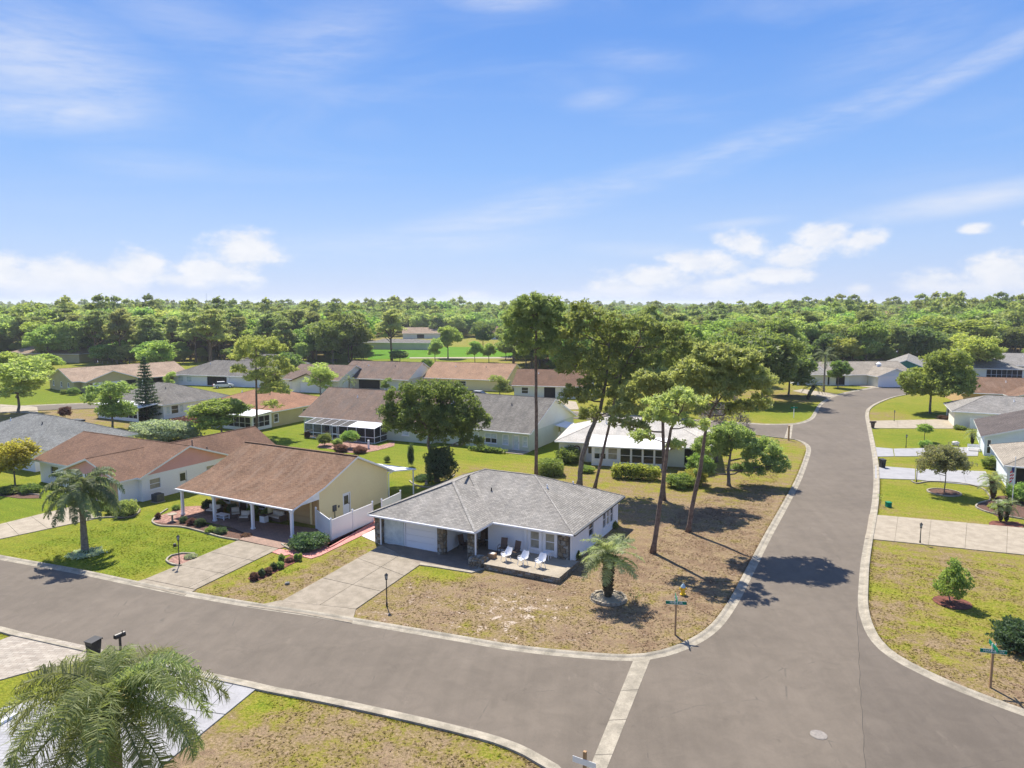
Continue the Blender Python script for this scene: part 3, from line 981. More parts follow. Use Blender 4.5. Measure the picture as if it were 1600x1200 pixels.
# ------------------------------------------------------------------ houses
def wall(root, o, d, L, z1, ops, mat, name='wall', z0=0.0):
    o = Vector(o); d = Vector(d).normalized(); n = Vector((d.y, -d.x, 0))
    xs = sorted({0, L, *[v for q in ops for v in (q[1], q[1] + q[2])]})
    zs = sorted({z0, z1, *[v for q in ops for v in (q[3], q[4])]})
    mb = MB()

    def pt(x, z, dep=0.0):
        return o + d * x - n * dep + Vector((0, 0, z))
    for i in range(len(xs) - 1):
        for j in range(len(zs) - 1):
            cx, cz = (xs[i] + xs[i + 1]) / 2, (zs[j] + zs[j + 1]) / 2
            if any(q[1] < cx < q[1] + q[2] and q[3] < cz < q[4] for q in ops):
                continue
            mb.poly([pt(xs[i], zs[j]), pt(xs[i + 1], zs[j]), pt(xs[i + 1], zs[j + 1]), pt(xs[i], zs[j + 1])])
    dp = .14
    for q in ops:
        a, b, c, e = q[1], q[1] + q[2], q[3], q[4]
        for s, t in (((a, c), (a, e)), ((a, e), (b, e)), ((b, e), (b, c)), ((b, c), (a, c))):
            mb.poly([pt(*s), pt(*t), pt(*t, dp), pt(*s, dp)])
    mb.build(name, mat, root)
    rot = math.atan2(d.y, d.x)
    for q in ops:
        opening(root, q, pt, rot)


def opening(root, q, pt, rot):
    kind, x, w, z0, z1 = q[:5]
    base = pt(x, z0)

    def place(o):
        o.location = base; o.rotation_euler = (0, 0, rot)
        return o
    h = z1 - z0
    if kind in ('w', 'wb', 'wl', 'w2'):
        mb = MB()
        t = .07
        for a, b, c, e in ((-.03, t, -.03, h + .03), (w - t, w + .03, -.03, h + .03), (t, w - t, -.03, t), (t, w - t, h - t, h + .03)):
            mb.box(a, b, -.03, .10, c, e)
        mb.box(t, w - t, .03, .08, h * .5 - .03, h * .5 + .03)
        if kind == 'w2':
            mb.box(w / 2 - .04, w / 2 + .04, .0, .09, t, h - t)
        f = place(mb.build('window', m_gwhite, root))
        g = MB(); g.box(-.08, w + .08, -.07, .0, -.10, -.035); g.build('sill', m_gwhite, f)
        g = MB()
        lo, hi = (t, h * .5 - .03), (h * .5 + .03, h - t)
        g.box(t, w - t, .085, .12, *lo)
        g.build('pane', m_glass if kind in ('w', 'w2') else (m_blind if kind == 'wb' else m_lblind), f)
        g = MB(); g.box(t, w - t, .075, .11, *hi)
        g.build('pane', m_glass if kind == 'w' else (m_blind if kind in ('wb',) else m_lblind), f)
    elif kind in ('d', 'dg', 'dd'):
        mb = MB()
        for a, b, c, e in ((-.08, 0, 0, h + .08), (w, w + .08, 0, h + .08), (0, w, h, h + .08)):
            mb.box(a, b, -.025, .08, c, e)
        f = place(mb.build('door_frame', m_white, root))
        g = MB(); g.box(.004, w - .004, .06, .11, .02, h - .004)
        dr = g.build('door', m_white if kind != 'dd' else m_brownf, f)
        if kind != 'dd':
            g = MB(); g.box(.15, w - .15, .045, .06, (h * .5 if kind == 'd' else .2), h - .2)
            g.build('glazing', m_glass if kind == 'd' else m_lblind, f)
        g = MB(); g.box(w - .14, w - .08, .0, .06, .98, 1.06)
        g.build('handle', m_black, f)
    elif kind in ('g', 'gt'):
        mb = MB()
        mb.box(0, w, .135, .15, 0, h)
        f = place(mb.build('garage_door', m_white if kind == 'g' else W_tan, root))
        n = 4
        for k in range(n):
            g = MB(); g.box(.02, w - .02, .09, .134, k * h / n + .012, (k + 1) * h / n - .012)
            g.build('door_panel', m_white if kind == 'g' else W_tan, f)
    elif kind == 's':      # screened opening with frames; the room's shade is painted onto its panels
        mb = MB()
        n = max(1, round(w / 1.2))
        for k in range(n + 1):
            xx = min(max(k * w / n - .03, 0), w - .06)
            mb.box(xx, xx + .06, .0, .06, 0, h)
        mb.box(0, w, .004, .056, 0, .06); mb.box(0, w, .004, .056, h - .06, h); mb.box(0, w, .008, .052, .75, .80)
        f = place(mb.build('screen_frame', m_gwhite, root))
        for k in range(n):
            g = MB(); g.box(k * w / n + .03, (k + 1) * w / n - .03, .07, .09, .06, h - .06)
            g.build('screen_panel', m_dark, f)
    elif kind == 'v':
        g = MB(); g.box(0, w, .13, .15, 0, h)  # flat near-black panel, paints the shade of an open recess
        place(g.build('shade_panel', m_dark, root))


def roof_parts(x0, x1, y0, y1, ze, pitch, kind, t=.17, inset=0.5):
    """list of sloping slabs (polygons), ridge segments, gable triangles"""
    sl, rg, gb = [], [], []
    w, d = x1 - x0, y1 - y0
    if kind == 'gable_x':
        zr = ze + pitch * d / 2; ym = (y0 + y1) / 2
        sl = [[(x0, y0, ze), (x1, y0, ze), (x1, ym, zr), (x0, ym, zr)], [(x1, y1, ze), (x0, y1, ze), (x0, ym, zr), (x1, ym, zr)]]
        rg = [((x0, ym, zr), (x1, ym, zr))]
        for x, sgn in ((x0 + inset, -1), (x1 - inset, 1)):
            gb.append((x, sgn, 'x', y0 + inset, y1 - inset, ym, zr - t - .02, ze - t + pitch * inset - .02))
    elif kind == 'gable_y':
        zr = ze + pitch * w / 2; xm = (x0 + x1) / 2
        sl = [[(x0, y1, ze), (x0, y0, ze), (xm, y0, zr), (xm, y1, zr)], [(x1, y0, ze), (x1, y1, ze), (xm, y1, zr), (xm, y0, zr)]]
        rg = [((xm, y0, zr), (xm, y1, zr))]
        for y, sgn in ((y0 + inset, -1), (y1 - inset, 1)):
            gb.append((y, sgn, 'y', x0 + inset, x1 - inset, xm, zr - t - .02, ze - t + pitch * inset - .02))
    else:
        if w >= d:
            r = d / 2; zr = ze + pitch * r; a, b = (x0 + r, (y0 + y1) / 2, zr), (x1 - r, (y0 + y1) / 2, zr)
            sl = [[(x0, y0, ze), (x1, y0, ze), b, a], [(x1, y0, ze), (x1, y1, ze), b], [(x1, y1, ze), (x0, y1, ze), a, b], [(x0, y1, ze), (x0, y0, ze), a]]
        else:
            r = w / 2; zr = ze + pitch * r; a, b = ((x0 + x1) / 2, y0 + r, zr), ((x0 + x1) / 2, y1 - r, zr)
            sl = [[(x0, y0, ze), (x1, y0, ze), a], [(x1, y0, ze), (x1, y1, ze), b, a], [(x1, y1, ze), (x0, y1, ze), b], [(x0, y1, ze), (x0, y0, ze), a, b]]
        rg = [(a, b)]
        for c in ((x0, y0, ze), (x0, y1, ze)):
            rg.append((c, a if (w >= d or c[1] == y0) else b))
        for c in ((x1, y0, ze), (x1, y1, ze)):
            rg.append((c, b if (w >= d or c[1] == y1) else a))
    return sl, rg, gb


def roof(root, x0, x1, y0, y1, ze, pitch, kind, mat, gmat=None, t=.17, inset=.5, fascia=None, caps=True, smat=None):
    sl, rg, gb = roof_parts(x0, x1, y0, y1, ze, pitch, kind, t, inset)
    mb = MB()
    for s in sl:
        mb.slab(s, t, 0, 1)
    ro = mb.build('roof', [mat, fascia or m_white], root)
    if caps:
        mb = MB()
        for a, b in rg:
            a, b = Vector(a), Vector(b)
            n = max(1, int((b - a).length / .45))
            for k in range(n):
                p, q = a.lerp(b, k / n), a.lerp(b, (k + 1.06) / n) if k < n - 1 else b
                lift = Vector((0, 0, .008 + .006 * (k % 2)))
                mb.beam(p + lift, q + lift + Vector((0, 0, .006)), .13, .016)
        mb.build('ridge_cap', smat or mat, ro)
    for (c, sgn, ax, a, b, m, zt, zb) in gb:
        g = MB()
        pts = [(a, zb), (b, zb), (m, zt)]
        for k, dd in enumerate((0, -.12 * sgn)):
            q = [(c + dd, p[0], p[1]) if ax == 'x' else (p[0], c + dd, p[1]) for p in pts]
            if (sgn > 0) != (ax == 'y') != (k == 1):
                pass
            g.poly(q if ((sgn > 0) == (ax == 'x')) == (k == 0) else list(reversed(q)))
        g.build('gable', gmat, root)
    return ro


def gutter(root, pts, m=None):
    mb = MB()
    for a, b in zip(pts[:-1], pts[1:]):
        mb.beam(a, b, .11, .12)
    return mb.build('gutter', m or m_white, root)


def house(label, O, ang, W, D, ze=2.6, pitch=.42, kind='hip', wm=None, rm=None, F_=(), R_=(), B_=(), L_=(), side='R', gm=None, oh=.5, name='house', pipes=2, walls='FRBL', zo=0.0):
    a = math.radians(ang)
    u = Vector((math.cos(a), math.sin(a), 0))
    O = Vector((O[0], O[1], 0))
    if side == 'R':
        O = O - u * W
    root = empty(name, (O.x, O.y, zo), a, label, 'house')
    zt = ze - .16
    i = oh
    if 'F' in walls: wall(root, (i, i, 0), (1, 0, 0), W - 2 * i, zt + pitch * i, F_, wm)
    if 'R' in walls: wall(root, (W - i, i, 0), (0, 1, 0), D - 2 * i, zt + pitch * i - .02, R_, wm)
    if 'B' in walls: wall(root, (W - i, D - i, 0), (-1, 0, 0), W - 2 * i, zt + pitch * i, B_, wm)
    if 'L' in walls: wall(root, (i, D - i, 0), (0, -1, 0), D - 2 * i, zt + pitch * i - .02, L_, wm)
    roof(root, 0, W, 0, D, ze, pitch, kind, rm, gm or wm, inset=oh)
    if kind in ('hip', 'gable_x'):
        gutter(root, [(0.02, -.06, ze - .07), (W - .02, -.06, ze - .07)])
    for k in range(pipes):
        x = W * (.3 + .37 * k); y = D * .36
        z = ze + pitch * y
        mb = MB(); mb.tube([(x, y, z - .1), (x, y, z + .35)], [.06, .06], 8); mb.tube([(x, y, z - .05), (x, y, z + .08)], [.16, .07], 8)
        mb.build('vent_pipe', m_ac if k % 2 else m_gwhite, root)
    return root


# --- the white corner house
a1 = math.radians(-27)
u1 = Vector((math.cos(a1), math.sin(a1), 0)); v1 = Vector((-math.sin(a1), math.cos(a1), 0))
O1 = Vector((4.72, 52.2, 0))
H1 = empty('corner_house', O1, a1, 'white stucco corner house with grey hipped shingle roof, stone pillars and a raised front patio', 'house')
R_cap = shingle('roof_cap_grey', (.26, .26, .255), (.215, .215, .21), (.18, .18, .175), .3, .3, .3)
roof(H1, -17.25, 0, -.13, 12.2, 2.6, .42, 'hip', R_gray, smat=R_cap)
roof(H1, -17.28, -6.95, -2.95, 7.4, 2.602, .42, 'hip', R_gray, caps=False)
mb = MB()
for p, q in (((-17.28, -2.95, 2.6), (-12.1, 2.2, 4.78)), ((-6.95, -2.95, 2.6), (-12.1, 2.2, 4.78)), ((-12.1, 2.2, 4.78), (-12.1, 5.0, 4.78))):
    p, q = Vector(p), Vector(q)
    n = int((q - p).length / .45)
    for k in range(n):
        mb.beam(p.lerp(q, k / n) + Vector((0, 0, .02)), p.lerp(q, min(1, (k + 1.06) / n)) + Vector((0, 0, .03)), .24, .05)
mb.build('ridge_cap', R_cap, H1)
mb = MB()
mb.beam((-6.95, -.13, 2.62), (-12.0, 5.0, 4.79), .34, .03)
mb.build('valley_flashing', R_gray, H1)
wall(H1, (-7.7, .42, 0), (1, 0, 0), 7.25, 2.62, [('wb', 3.78, .87, .78, 2.22), ('wb', 5.08, .87, .78, 2.22)], W_white)
wall(H1, (-.45, .42, 0), (0, 1, 0), 11.3, 2.62, [('w', 3.8, 1.2, .95, 2.15), ('w', 7.2, .8, .7, 2.15), ('wb', 8.15, .8, .7, 2.15), ('w', 9.1, .8, .7, 2.15)], W_white)
wall(H1, (-.45, 11.72, 0), (-1, 0, 0), 16.3, 2.62, [('w', 4, 2.0, .9, 2.1), ('dg', 9, 1.8, .05, 2.1)], W_white)
wall(H1, (-16.75, 11.72, 0), (0, -1, 0), 13.8, 2.62, [('w', 6, 1.2, .9, 2.1)], W_white)
wall(H1, (-16.75, -2.08, 0), (1, 0, 0), 6.45, 2.45, [('g', 2.62, 2.95, .06, 2.15)], W_white)
g = MB(); g.box(-16.2, -14.25, -2.12, -2.06, .1, 2.3); g.box(-16.2, -16.12, -2.16, -2.12, .06, 2.35); g.box(-14.33, -14.25, -2.16, -2.12, .06, 2.35)
g.box(-16.2, -14.25, -2.15, -2.121, .55, .62)
g.build('sliding_panel', [m_lblind], H1)
wall(H1, (-10.3, -2.08, 0), (0, 1, 0), 4.3, 2.6, [], W_white)
wall(H1, (-10.3, 2.2, 0), (1, 0, 0), 2.6, 2.6, [('dd', .9, .95, .12, 2.15)], W_white)
wall(H1, (-7.7, 2.2, 0), (0, -1, 0), 1.78, 2.6, [], W_white)
g = MB(); g.box(-10.28, -7.3, -3.0, 2.19, -.02, .07); g.build('alcove_floor', m_apron, H1)
for x in (-4.27, -2.97, -1.66):
    g = MB(); g.box(x - .12, x + .12, .30, .418, .1, 2.46); g.build('pilaster', m_white, H1)


def stone_face(root, pt, L, h, cw=.42, ch=.30, m=(m_stone, m_stone2), depth=.05, seed=1):
    """irregular fieldstones proud of a mortar bed; pt(x,z,out) -> point"""
    r = random.Random(seed)
    nx, nz = max(1, round(L / cw)), max(1, round(h / ch))
    vx = {}
    for j in range(nz + 1):
        for i in range(2 * nx + 1):
            jx = 0 if i in (0, 2 * nx) else r.uniform(-.28, .28) * cw / 2
            jz = 0 if j in (0, nz) else r.uniform(-.34, .34) * ch
            vx[i, j] = (i * L / (2 * nx) + jx, j * h / nz + jz)
    for j in range(nz):
        cuts = [0] + [k for k in range(1, 2 * nx) if (k + j) % 2 == 0] + [2 * nx]
        for a, b in zip(cuts[:-1], cuts[1:]):
            ring_ = [vx[k, j] for k in range(a, b + 1)] + [vx[k, j + 1] for k in range(b, a - 1, -1)]
            cx = sum(p[0] for p in ring_) / len(ring_); cz = sum(p[1] for p in ring_) / len(ring_)
            o_ = [(cx + (p[0] - cx) * .93, cz + (p[1] - cz) * .92) for p in ring_]
            t_ = [(cx + (p[0] - cx) * .74, cz + (p[1] - cz) * .72) for p in ring_]
            dd = depth * r.uniform(.6, 1.3)
            g = MB(); n = len(ring_)
            vs = [pt(x, z, .0) for x, z in o_] + [pt(x, z, dd) for x, z in t_]
            g.faces(vs, [tuple(range(n, 2 * n))] + [(k, (k + 1) % n, n + (k + 1) % n, n + k) for k in range(n)])
            g.build('stone', m[0] if r.random() < .62 else m[1], root, uv=False)


def pillar(root, x0, x1, y0, y1, z0, z1, name='stone_pillar', seed=3, sides='FR'):
    g = MB(); g.box(x0, x1, y0, y1, z0, z1)
    p = g.build(name, m_mort, root)
    if 'F' in sides: stone_face(p, lambda x, z, o: (x0 + x, y0 - .003 - o, z0 + z), x1 - x0, z1 - z0, .36, .30, seed=seed)
    if 'R' in sides: stone_face(p, lambda x, z, o: (x1 + .003 + o, y0 + x, z0 + z), y1 - y0, z1 - z0, .36, .30, seed=seed + 1)
    return p


pillar(H1, -16.95, -16.3, -2.45, -1.95, 0, 2.42, seed=5)
pillar(H1, -10.75, -10.15, -2.45, -1.95, 0, 2.42, seed=9)
pillar(H1, -7.95, -7.35, -2.45, -1.95, 0, 2.42, seed=13)
pillar(H1, -1.42, -.52, .20, .40, 0, 2.46, seed=21, sides='F')
g = MB(); g.beam((-7.05, -2.75, .1), (-7.05, -2.75, 2.45), .10); g.beam((-7.05, -2.75, .1), (-7.05, -3.1, .06), .1)
g.build('downpipe', m_white, H1)
g = MB(); g.beam((-.38, .33, .1), (-.38, .33, 2.5), .09); g.build('downpipe', m_white, H1)
g = MB(); g.beam((-16.2, -2.62, .05), (-16.2, -2.62, 2.45), .09); g.build('downpipe', m_white, H1)
gutter(H1, [(-17.2, -3.02, 2.52), (-6.95, -3.02, 2.52)])
gutter(H1, [(-6.9, -.2, 2.52), (0, -.2, 2.52)])
gutter(H1, [(.06, -.1, 2.52), (.06, 12.1, 2.52)], m_ac)
for x, y, z, b in ((-9.0, 3.4, 4.05, 0), (-3.6, 8.6, 4.05, 1), (-4.5, 5.0, 4.5, 1)):
    mb = MB(); mb.tube([(x, y, z - .2), (x, y, z + .3)], [.06, .06], 8); mb.tube([(x, y, z - .15), (x, y, z + .06)], [.17, .07], 8)
    mb.build('vent_pipe', m_gwhite if b else m_black, H1)
# patio with stone face and coping
PT = MB(); PT.box(-5.95, .2, -3.42, .40, -.05, .40)
patio = PT.build('patio', [m_conc2], H1)
stone_face(patio, lambda x, z, o: (-5.95 + x, -3.423 - o, z), 6.15, .40, .40, .21, seed=31)
stone_face(patio, lambda x, z, o: (.203 + o, -3.42 + x, z), 3.8, .40, .40, .21, seed=32)
for k in range(10):
    g = MB(); x = -5.98 + k * .624
    g.box(x + .01, x + .614, -3.50, -3.24, .402, .45 + .004 * (k % 3)); g.build('coping_stone', m_conc2, patio)
for k in range(4):
    g = MB(); y = -3.23 + k * .7
    g.box(-.02, .26, y + .01, y + .69, .402, .45 + .004 * (k % 2)); g.build('coping_stone', m_conc2, patio)
# rough stone planter at the patio's left end
plx = empty('stone_planter', O1 + u1 * -6.7 + v1 * -3.0, a1, 'dark fieldstone planter at the left end of the raised patio', 'planter')
g = MB(); g.box(-.55, .55, -.5, .6, 0, .62); pc = g.build('planter_core', m_mort, plx)
stone_face(pc, lambda x, z, o: (-.55 + x, -.503 - o, z), 1.1, .62, .3, .2, seed=41, depth=.09)
stone_face(pc, lambda x, z, o: (.553 + o, -.5 + x, z), 1.1, .62, .3, .2, seed=42, depth=.09)
stone_face(pc, lambda x, z, o: (-.55 + x, -.5 + z * 1.7, .623 + o), 1.1, .62, .3, .2, seed=43, depth=.12)

# --- the yellow house with the long porch
a2 = math.radians(-28)
H2 = empty('porch_house', (-18.65, 58.85, 0), a2, 'pale yellow gabled house with brown shingle roof reaching down over a long open porch', 'house')
mb = MB()
W2 = 15.1
zs = [(0, 2.55), (3.9, 3.60), (8.5, 5.55), (14.1, 3.0)]
for (ya, za), (yb, zb) in zip(zs[:-1], zs[1:]):
    pts = [(-W2, ya, za), (0, ya, za), (0, yb, zb), (-W2, yb, zb)]
    mb.slab(pts, .17, 0, 1)
ro = mb.build('roof', [R_brown, m_white], H2)
g = MB()
for k in range(33):
    g.beam((-W2 + k * W2 / 33, 8.5, 5.57), (-W2 + (k + 1.03) * W2 / 33, 8.5, 5.575), .26, .05)
g.build('ridge_cap', R_brown, ro)
gutter(H2, [(-W2, -.07, 2.47), (0, -.07, 2.47)])
wall(H2, (-.45, 3.6, 0), (0, 1, 0), 9.9, 2.9, [('d', 3.2, .9, .1, 2.15)], W_yellow)
g = MB()
gp = [(-.45, 3.6, 2.9), (-.45, 13.5, 2.9), (-.45, 13.5, 3.08), (-.45, 8.5, 5.34), (-.45, 3.9, 3.40), (-.45, 3.6, 3.32)]
g.poly(gp); g.poly([(p[0] - .12, p[1], p[2]) for p in reversed(gp)])
gp2 = [(-.45, 0.6, 2.55), (-.45, 3.6, 2.55), (-.45, 3.6, 3.32), (-.45, .6, 2.52)]
g.build('gable', W_yellow, H2)
g = MB(); gq = [(-.40, .3, 2.50), (-.40, 3.6, 2.50), (-.40, 3.6, 3.32), (-.40, .3, 2.46)]
g.poly(gq); g.poly([(p[0] - .1, p[1], p[2]) for p in reversed(gq)]); g.build('gable_board', m_white, H2)
wall(H2, (-W2 + .5, 3.6, 0), (1, 0, 0), W2 - .95, 3.2, [('gt', 9.3, 4.6, .06, 2.2), ('w', 6.2, 1.2, .6, 2.0), ('dd', 3.9, 1.0, .08, 2.1), ('w', 1.2, 1.4, .6, 2.0)], W_tan)
wall(H2, (-.45, 13.5, 0), (-1, 0, 0), W2 - .95, 2.9, [], W_yellow)
wall(H2, (-W2 + .5, 13.5, 0), (0, -1, 0), 9.9, 3.0, [], W_yellow)
for x in (-14.35, -9.95, -5.0, -.28):
    g = MB(); g.box(x - .11, x + .11, -.02, .2, .05, 2.42); g.box(x - .15, x + .15, -.06, .24, .05, .2); g.box(x - .15, x + .15, -.06, .24, 2.24, 2.36)
    g.build('porch_post', m_white, H2)
g = MB(); g.box(-1.4, -1.32, 3.4, 3.6, .1, 2.5); g.box(-6.4, -5.9, 3.1, 3.58, .05, 2.6); g.build('pier', W_yellow, H2)
g = MB(); g.box(-.44, -.34, 5.3, 5.75, .9, 1.45); g.box(-.40, -.36, 5.5, 5.55, .1, .9); g.box(-.44, -.38, 6.05, 6.2, 1.1, 1.3); g.build('meter_box', m_ac, H2)
g = MB(); g.slab([(-6.5, 13.4, 3.05), (-.2, 13.4, 3.05), (.9, 16.6, 2.75), (-6.5, 16.6, 2.75)], .12, 0, 0); lr = g.build('patio_roof', m_gwhite, H2)
for x in (-6.3, .6):
    g = MB(); g.box(x - .05, x + .05, 16.4, 16.5, 0, 2.65); g.build('patio_post', m_white, H2)
g = MB(); g.beam((-.1, 14.2, 2.9), (-.4, 13.6, 2.7), .08); g.beam((-.4, 13.6, 2.7), (-.4, 13.6, .1), .08); g.build('downpipe', m_white, H2)

# --- the white and pink house
H3 = house('white house with pink gables and a brown L-shaped shingle roof beside the queen palm', (-38.1, 67.8), -27.5, 18.7, 13.8, 2.6, .36, 'gable_x', W_white, R_brown2, gm=W_pink, walls='', pipes=1)
H3.name = 'pink_gable_house'
for k in [c for c in bpy.data.objects if c.parent == H3]:
    pass


def rebuild_H3():
    # main block starts 1.9 m behind the front; a cross gable stands forward of it
    for c in [c for c in bpy.data.objects if c.parent == H3]:
        for d in [d for d in bpy.data.objects if d.parent == c]:
            bpy.data.objects.remove(d)
        bpy.data.objects.remove(c)
    W = 18.7
    roof(H3, 0, W, 1.9, 13.8, 2.6, .38, 'gable_x', R_brown2, W_pink, fascia=m_gwhite)
    roof(H3, W - 11, W - .52, 0, 6.5, 2.602, .34, 'gable_y', R_brown2, W_pink, fascia=m_gwhite)
    roof(H3, W - 7.6, W - .56, 8.5, 20.5, 2.602, .60, 'gable_y', R_brown2, W_pink)
    wall(H3, (W - 1.05, .5, 0), (0, 1, 0), 2.0, 2.6, [], W_white)
    wall(H3, (W - .5, 2.4, 0), (0, 1, 0), 10.9, 2.6, [('wb', .8, 1.35, 1.0, 2.15), ('d', 4.3, .95, .1, 2.15), ('wb', 7.7, 1.2, 1.1, 2.1)], W_white)
    wall(H3, (W - 1.05, 2.4, 0), (1, 0, 0), .55, 2.6, [], W_white)
    wall(H3, (W - 10.5, .5, 0), (1, 0, 0), 9.45, 2.6, [('gt', 4.2, 4.8, .05, 2.2), ('w', 1, 1.3, .8, 2.1)], W_white)
    wall(H3, (.5, 2.4, 0), (1, 0, 0), 7.7, 2.6, [('w', 2, 1.6, .8, 2.1)], W_white)
    wall(H3, (.5, 13.3, 0), (0, -1, 0), 10.9, 2.6, [], W_white)
    wall(H3, (W - .5, 13.3, 0), (-1, 0, 0), W - 1, 2.6, [], W_white)
    wall(H3, (W - 1.0, 13.3, 0), (0, 1, 0), 6.6, 2.6, [], W_white)
    g = MB(); g.slab([(W - 9.8, 12.5, 3.25), (W - 4.5, 12.5, 3.25), (W - 4.5, 16.5, 3.0), (W - 9.8, 16.5, 3.0)], .12, 0, 0); g.build('patio_roof', m_gwhite, H3)
    for y, z in ((11.5, 3.9), (9.6, 5.0)):
        mb = MB(); mb.tube([(W - 1.9, y, z - .9), (W - 1.9, y, z)], [.06, .06], 8); mb.build('vent_pipe', m_ac, H3)


rebuild_H3()
g = MB()
g.box(-.42, .42, -.42, .42, .08, .82); g.box(-.5, .5, -.5, .5, 0, .078)
acp = at(247, 784)
ac = empty('ac_unit', acp, math.radians(-27), 'dark grey air conditioning unit on the side wall of the pink gabled house', 'air conditioner')
o = MB(); o.box(-.5, .5, -.5, .5, 0, .08); o.build('base_pad', m_conc2, ac)
o = MB(); o.box(-.42, .42, -.42, .42, .08, .84); cs = o.build('casing', m_ac, ac)
for k in range(9):
    o = MB(); o.box(-.43, .43, -.435, -.421, .14 + k * .07, .17 + k * .07); o.build('louvre', m_black, cs)
o = MB(); o.tube([(0, 0, .84), (0, 0, .90)], [.36, .34], 16); o.build('fan_guard', m_black, ac)

# --- other houses
house('low house with a blue-grey hip roof and small skylight at the left edge', at(50, 706, 2.6), -27, 19, 13.6, 2.6, .42, 'hip', W_white, R_blue, R_=[('w', 4, 1.2, .9, 2.1)], F_=[('w', 12, 1.4, .9, 2.1)])
o = bpy.context.scene.objects[-1] if False else None
H4 = [o for o in bpy.data.objects if o.get('label', '').startswith('low house with a blue-grey')][0]
g = MB(); g.box(10.2, 12.0, 10.2, 10.9, 4.1, 4.35, 0); g.build('skylight', [m_black], H4)
H4.name = 'blue_grey_roof_house'

H5 = house('khaki house with a tan roof, white garage door and white porch posts at far left', at(72, 590, 2.6), -38, 15, 27, 2.6, .34, 'gable_y', W_khaki, R_tan, side='L',
           F_=[('w', 2.0, .9, .9, 2.1), ('w', 6.5, .9, .9, 2.1), ('w', 10.5, 1.0, 1.1, 2.1)], R_=[('v', 14, 8, .3, 2.3)])
roof(H5, 6, 18.2, 1.5, 13.5, 2.602, .36, 'gable_x', R_tan, W_khaki)
wall(H5, (17.7, 2.0, 0), (0, 1, 0), 11, 2.6, [('g', 1.2, 6.2, .05, 2.3), ('v', 8.2, 2.4, .1, 2.3)], W_khaki)
wall(H5, (14.5, 2.0, 0), (1, 0, 0), 3.2, 2.6, [], W_khaki)
g = MB(); g.slab([(14.9, 13.5, 2.62), (18, 13.5, 2.5), (18, 26.8, 2.5), (14.9, 26.8, 2.62)], .12, 0, 1); g.build('porch_roof', [R_tan, m_white], H5)
for y in (14, 20, 26.5):
    g = MB(); g.box(17.6, 17.85, y - .12, y + .12, 0, 2.36); g.build('porch_post', m_white, H5)
g = MB(); g.box(17.72, 17.9, 2.1, 3.0, .0, 2.2); g.build('brick_trim', m_stone, H5)

H6 = house('white house with a weathered grey hip roof behind the norfolk pine', at(254, 633, 2.6), -27, 18, 14.5, 2.6, .38, 'hip', W_white, R_dgray,
           R_=[('wl', .5, .8, .8, 2.2), ('w', 1.5, 1.5, .7, 2.2), ('wl', 3.2, .8, .8, 2.2), ('w', 8, 1.2, 1.2, 2.1)], F_=[('s', 8, 6, .2, 2.3)])
g = MB(); g.slab([(5, -3.8, 2.45), (16.5, -3.8, 2.45), (16.5, .3, 2.75), (5, .3, 2.75)], .12, 0, 0); g.build('patio_roof', m_gwhite, H6)
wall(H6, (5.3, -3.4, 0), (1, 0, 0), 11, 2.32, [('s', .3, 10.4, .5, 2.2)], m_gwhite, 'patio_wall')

H7 = house('white far house with grey hip roof and a pale car parked outside', at(266, 585, 2.6), -14, 25, 15, 2.6, .42, 'hip', W_white, R_dgray, side='L',
           F_=[('wl', 1.2, 1.6, .8, 2.2), ('wl', 3.6, 1.6, .8, 2.2), ('v', 9.5, 5.5, .1, 2.3), ('g', 15.8, 4.5, .05, 2.3)], R_=[('w', 3, 1.2, .9, 2.1), ('w', 8, 1.2, .9, 2.1)])
H7b = house('grey hip roofed house wing seen behind the airy tall pine', at(345, 571, 2.6), -14, 20, 14, 2.6, .42, 'hip', W_white, R_dgray, side='L', F_=[('w', 12, 2, .9, 2.1)])

H8 = house('yellow walled house with an orange-brown hip roof and white screened lanai', at(423, 644, 2.6), -27, 18, 16, 2.6, .33, 'hip', W_khaki, R_orange,
           R_=[('w', .6, 1.0, .7, 2.1), ('w', 7.2, 1.0, .7, 2.1)])
g = MB(); g.slab([(8, -4.0, 2.5), (18.1, -4.0, 2.5), (18.1, .3, 2.78), (8, .3, 2.78)], .12, 0, 0); g.build('patio_roof', m_gwhite, H8)
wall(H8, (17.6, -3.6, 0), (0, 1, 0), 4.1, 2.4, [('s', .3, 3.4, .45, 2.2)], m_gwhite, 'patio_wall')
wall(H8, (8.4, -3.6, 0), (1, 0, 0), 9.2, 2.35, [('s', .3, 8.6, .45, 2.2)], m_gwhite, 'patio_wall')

H9 = house('grey-green house with a brown streaked gable roof and white screened pool cage', at(467, 650, 2.6), -24, 24, 15, 2.6, .50, 'gable_x', W_green, R_gbr, side='L',
           F_=[('wl', .4, .8, .7, 2.2), ('v', 4, 10.5, .1, 2.3), ('wl', 18, 1.2, .9, 2.1)])
cage = empty('screen_enclosure', (H9.location.x, H9.location.y, 0), math.radians(-24), 'white framed screen enclosure on the back of the grey-green house', 'screen enclosure')
x0, x1, y0, y1, zf, zb = 3.4, 15.9, -2.7, .45, 2.15, 2.62
g = MB()
nx = 8
for k in range(nx + 1):
    x = x0 + k * (x1 - x0) / nx
    g.beam((x, y0, 0), (x, y0, zf), .065); g.beam((x, y0, zf), (x, y1, zb), .055)
for z in (.05, .85, zf):
    g.beam((x0, y0, z), (x1, y0, z), .08)
    g.beam((x1, y0, z), (x1, y1, z if z < 2 else zb), .08); g.beam((x0, y0, z), (x0, y1, z if z < 2 else zb), .08)
g.beam((x0, y1, zb), (x1, y1, zb), .08)
g.beam((x1, -1.2, 0), (x1, -1.2, 2.35), .09)
g.build('frame', m_white, cage)
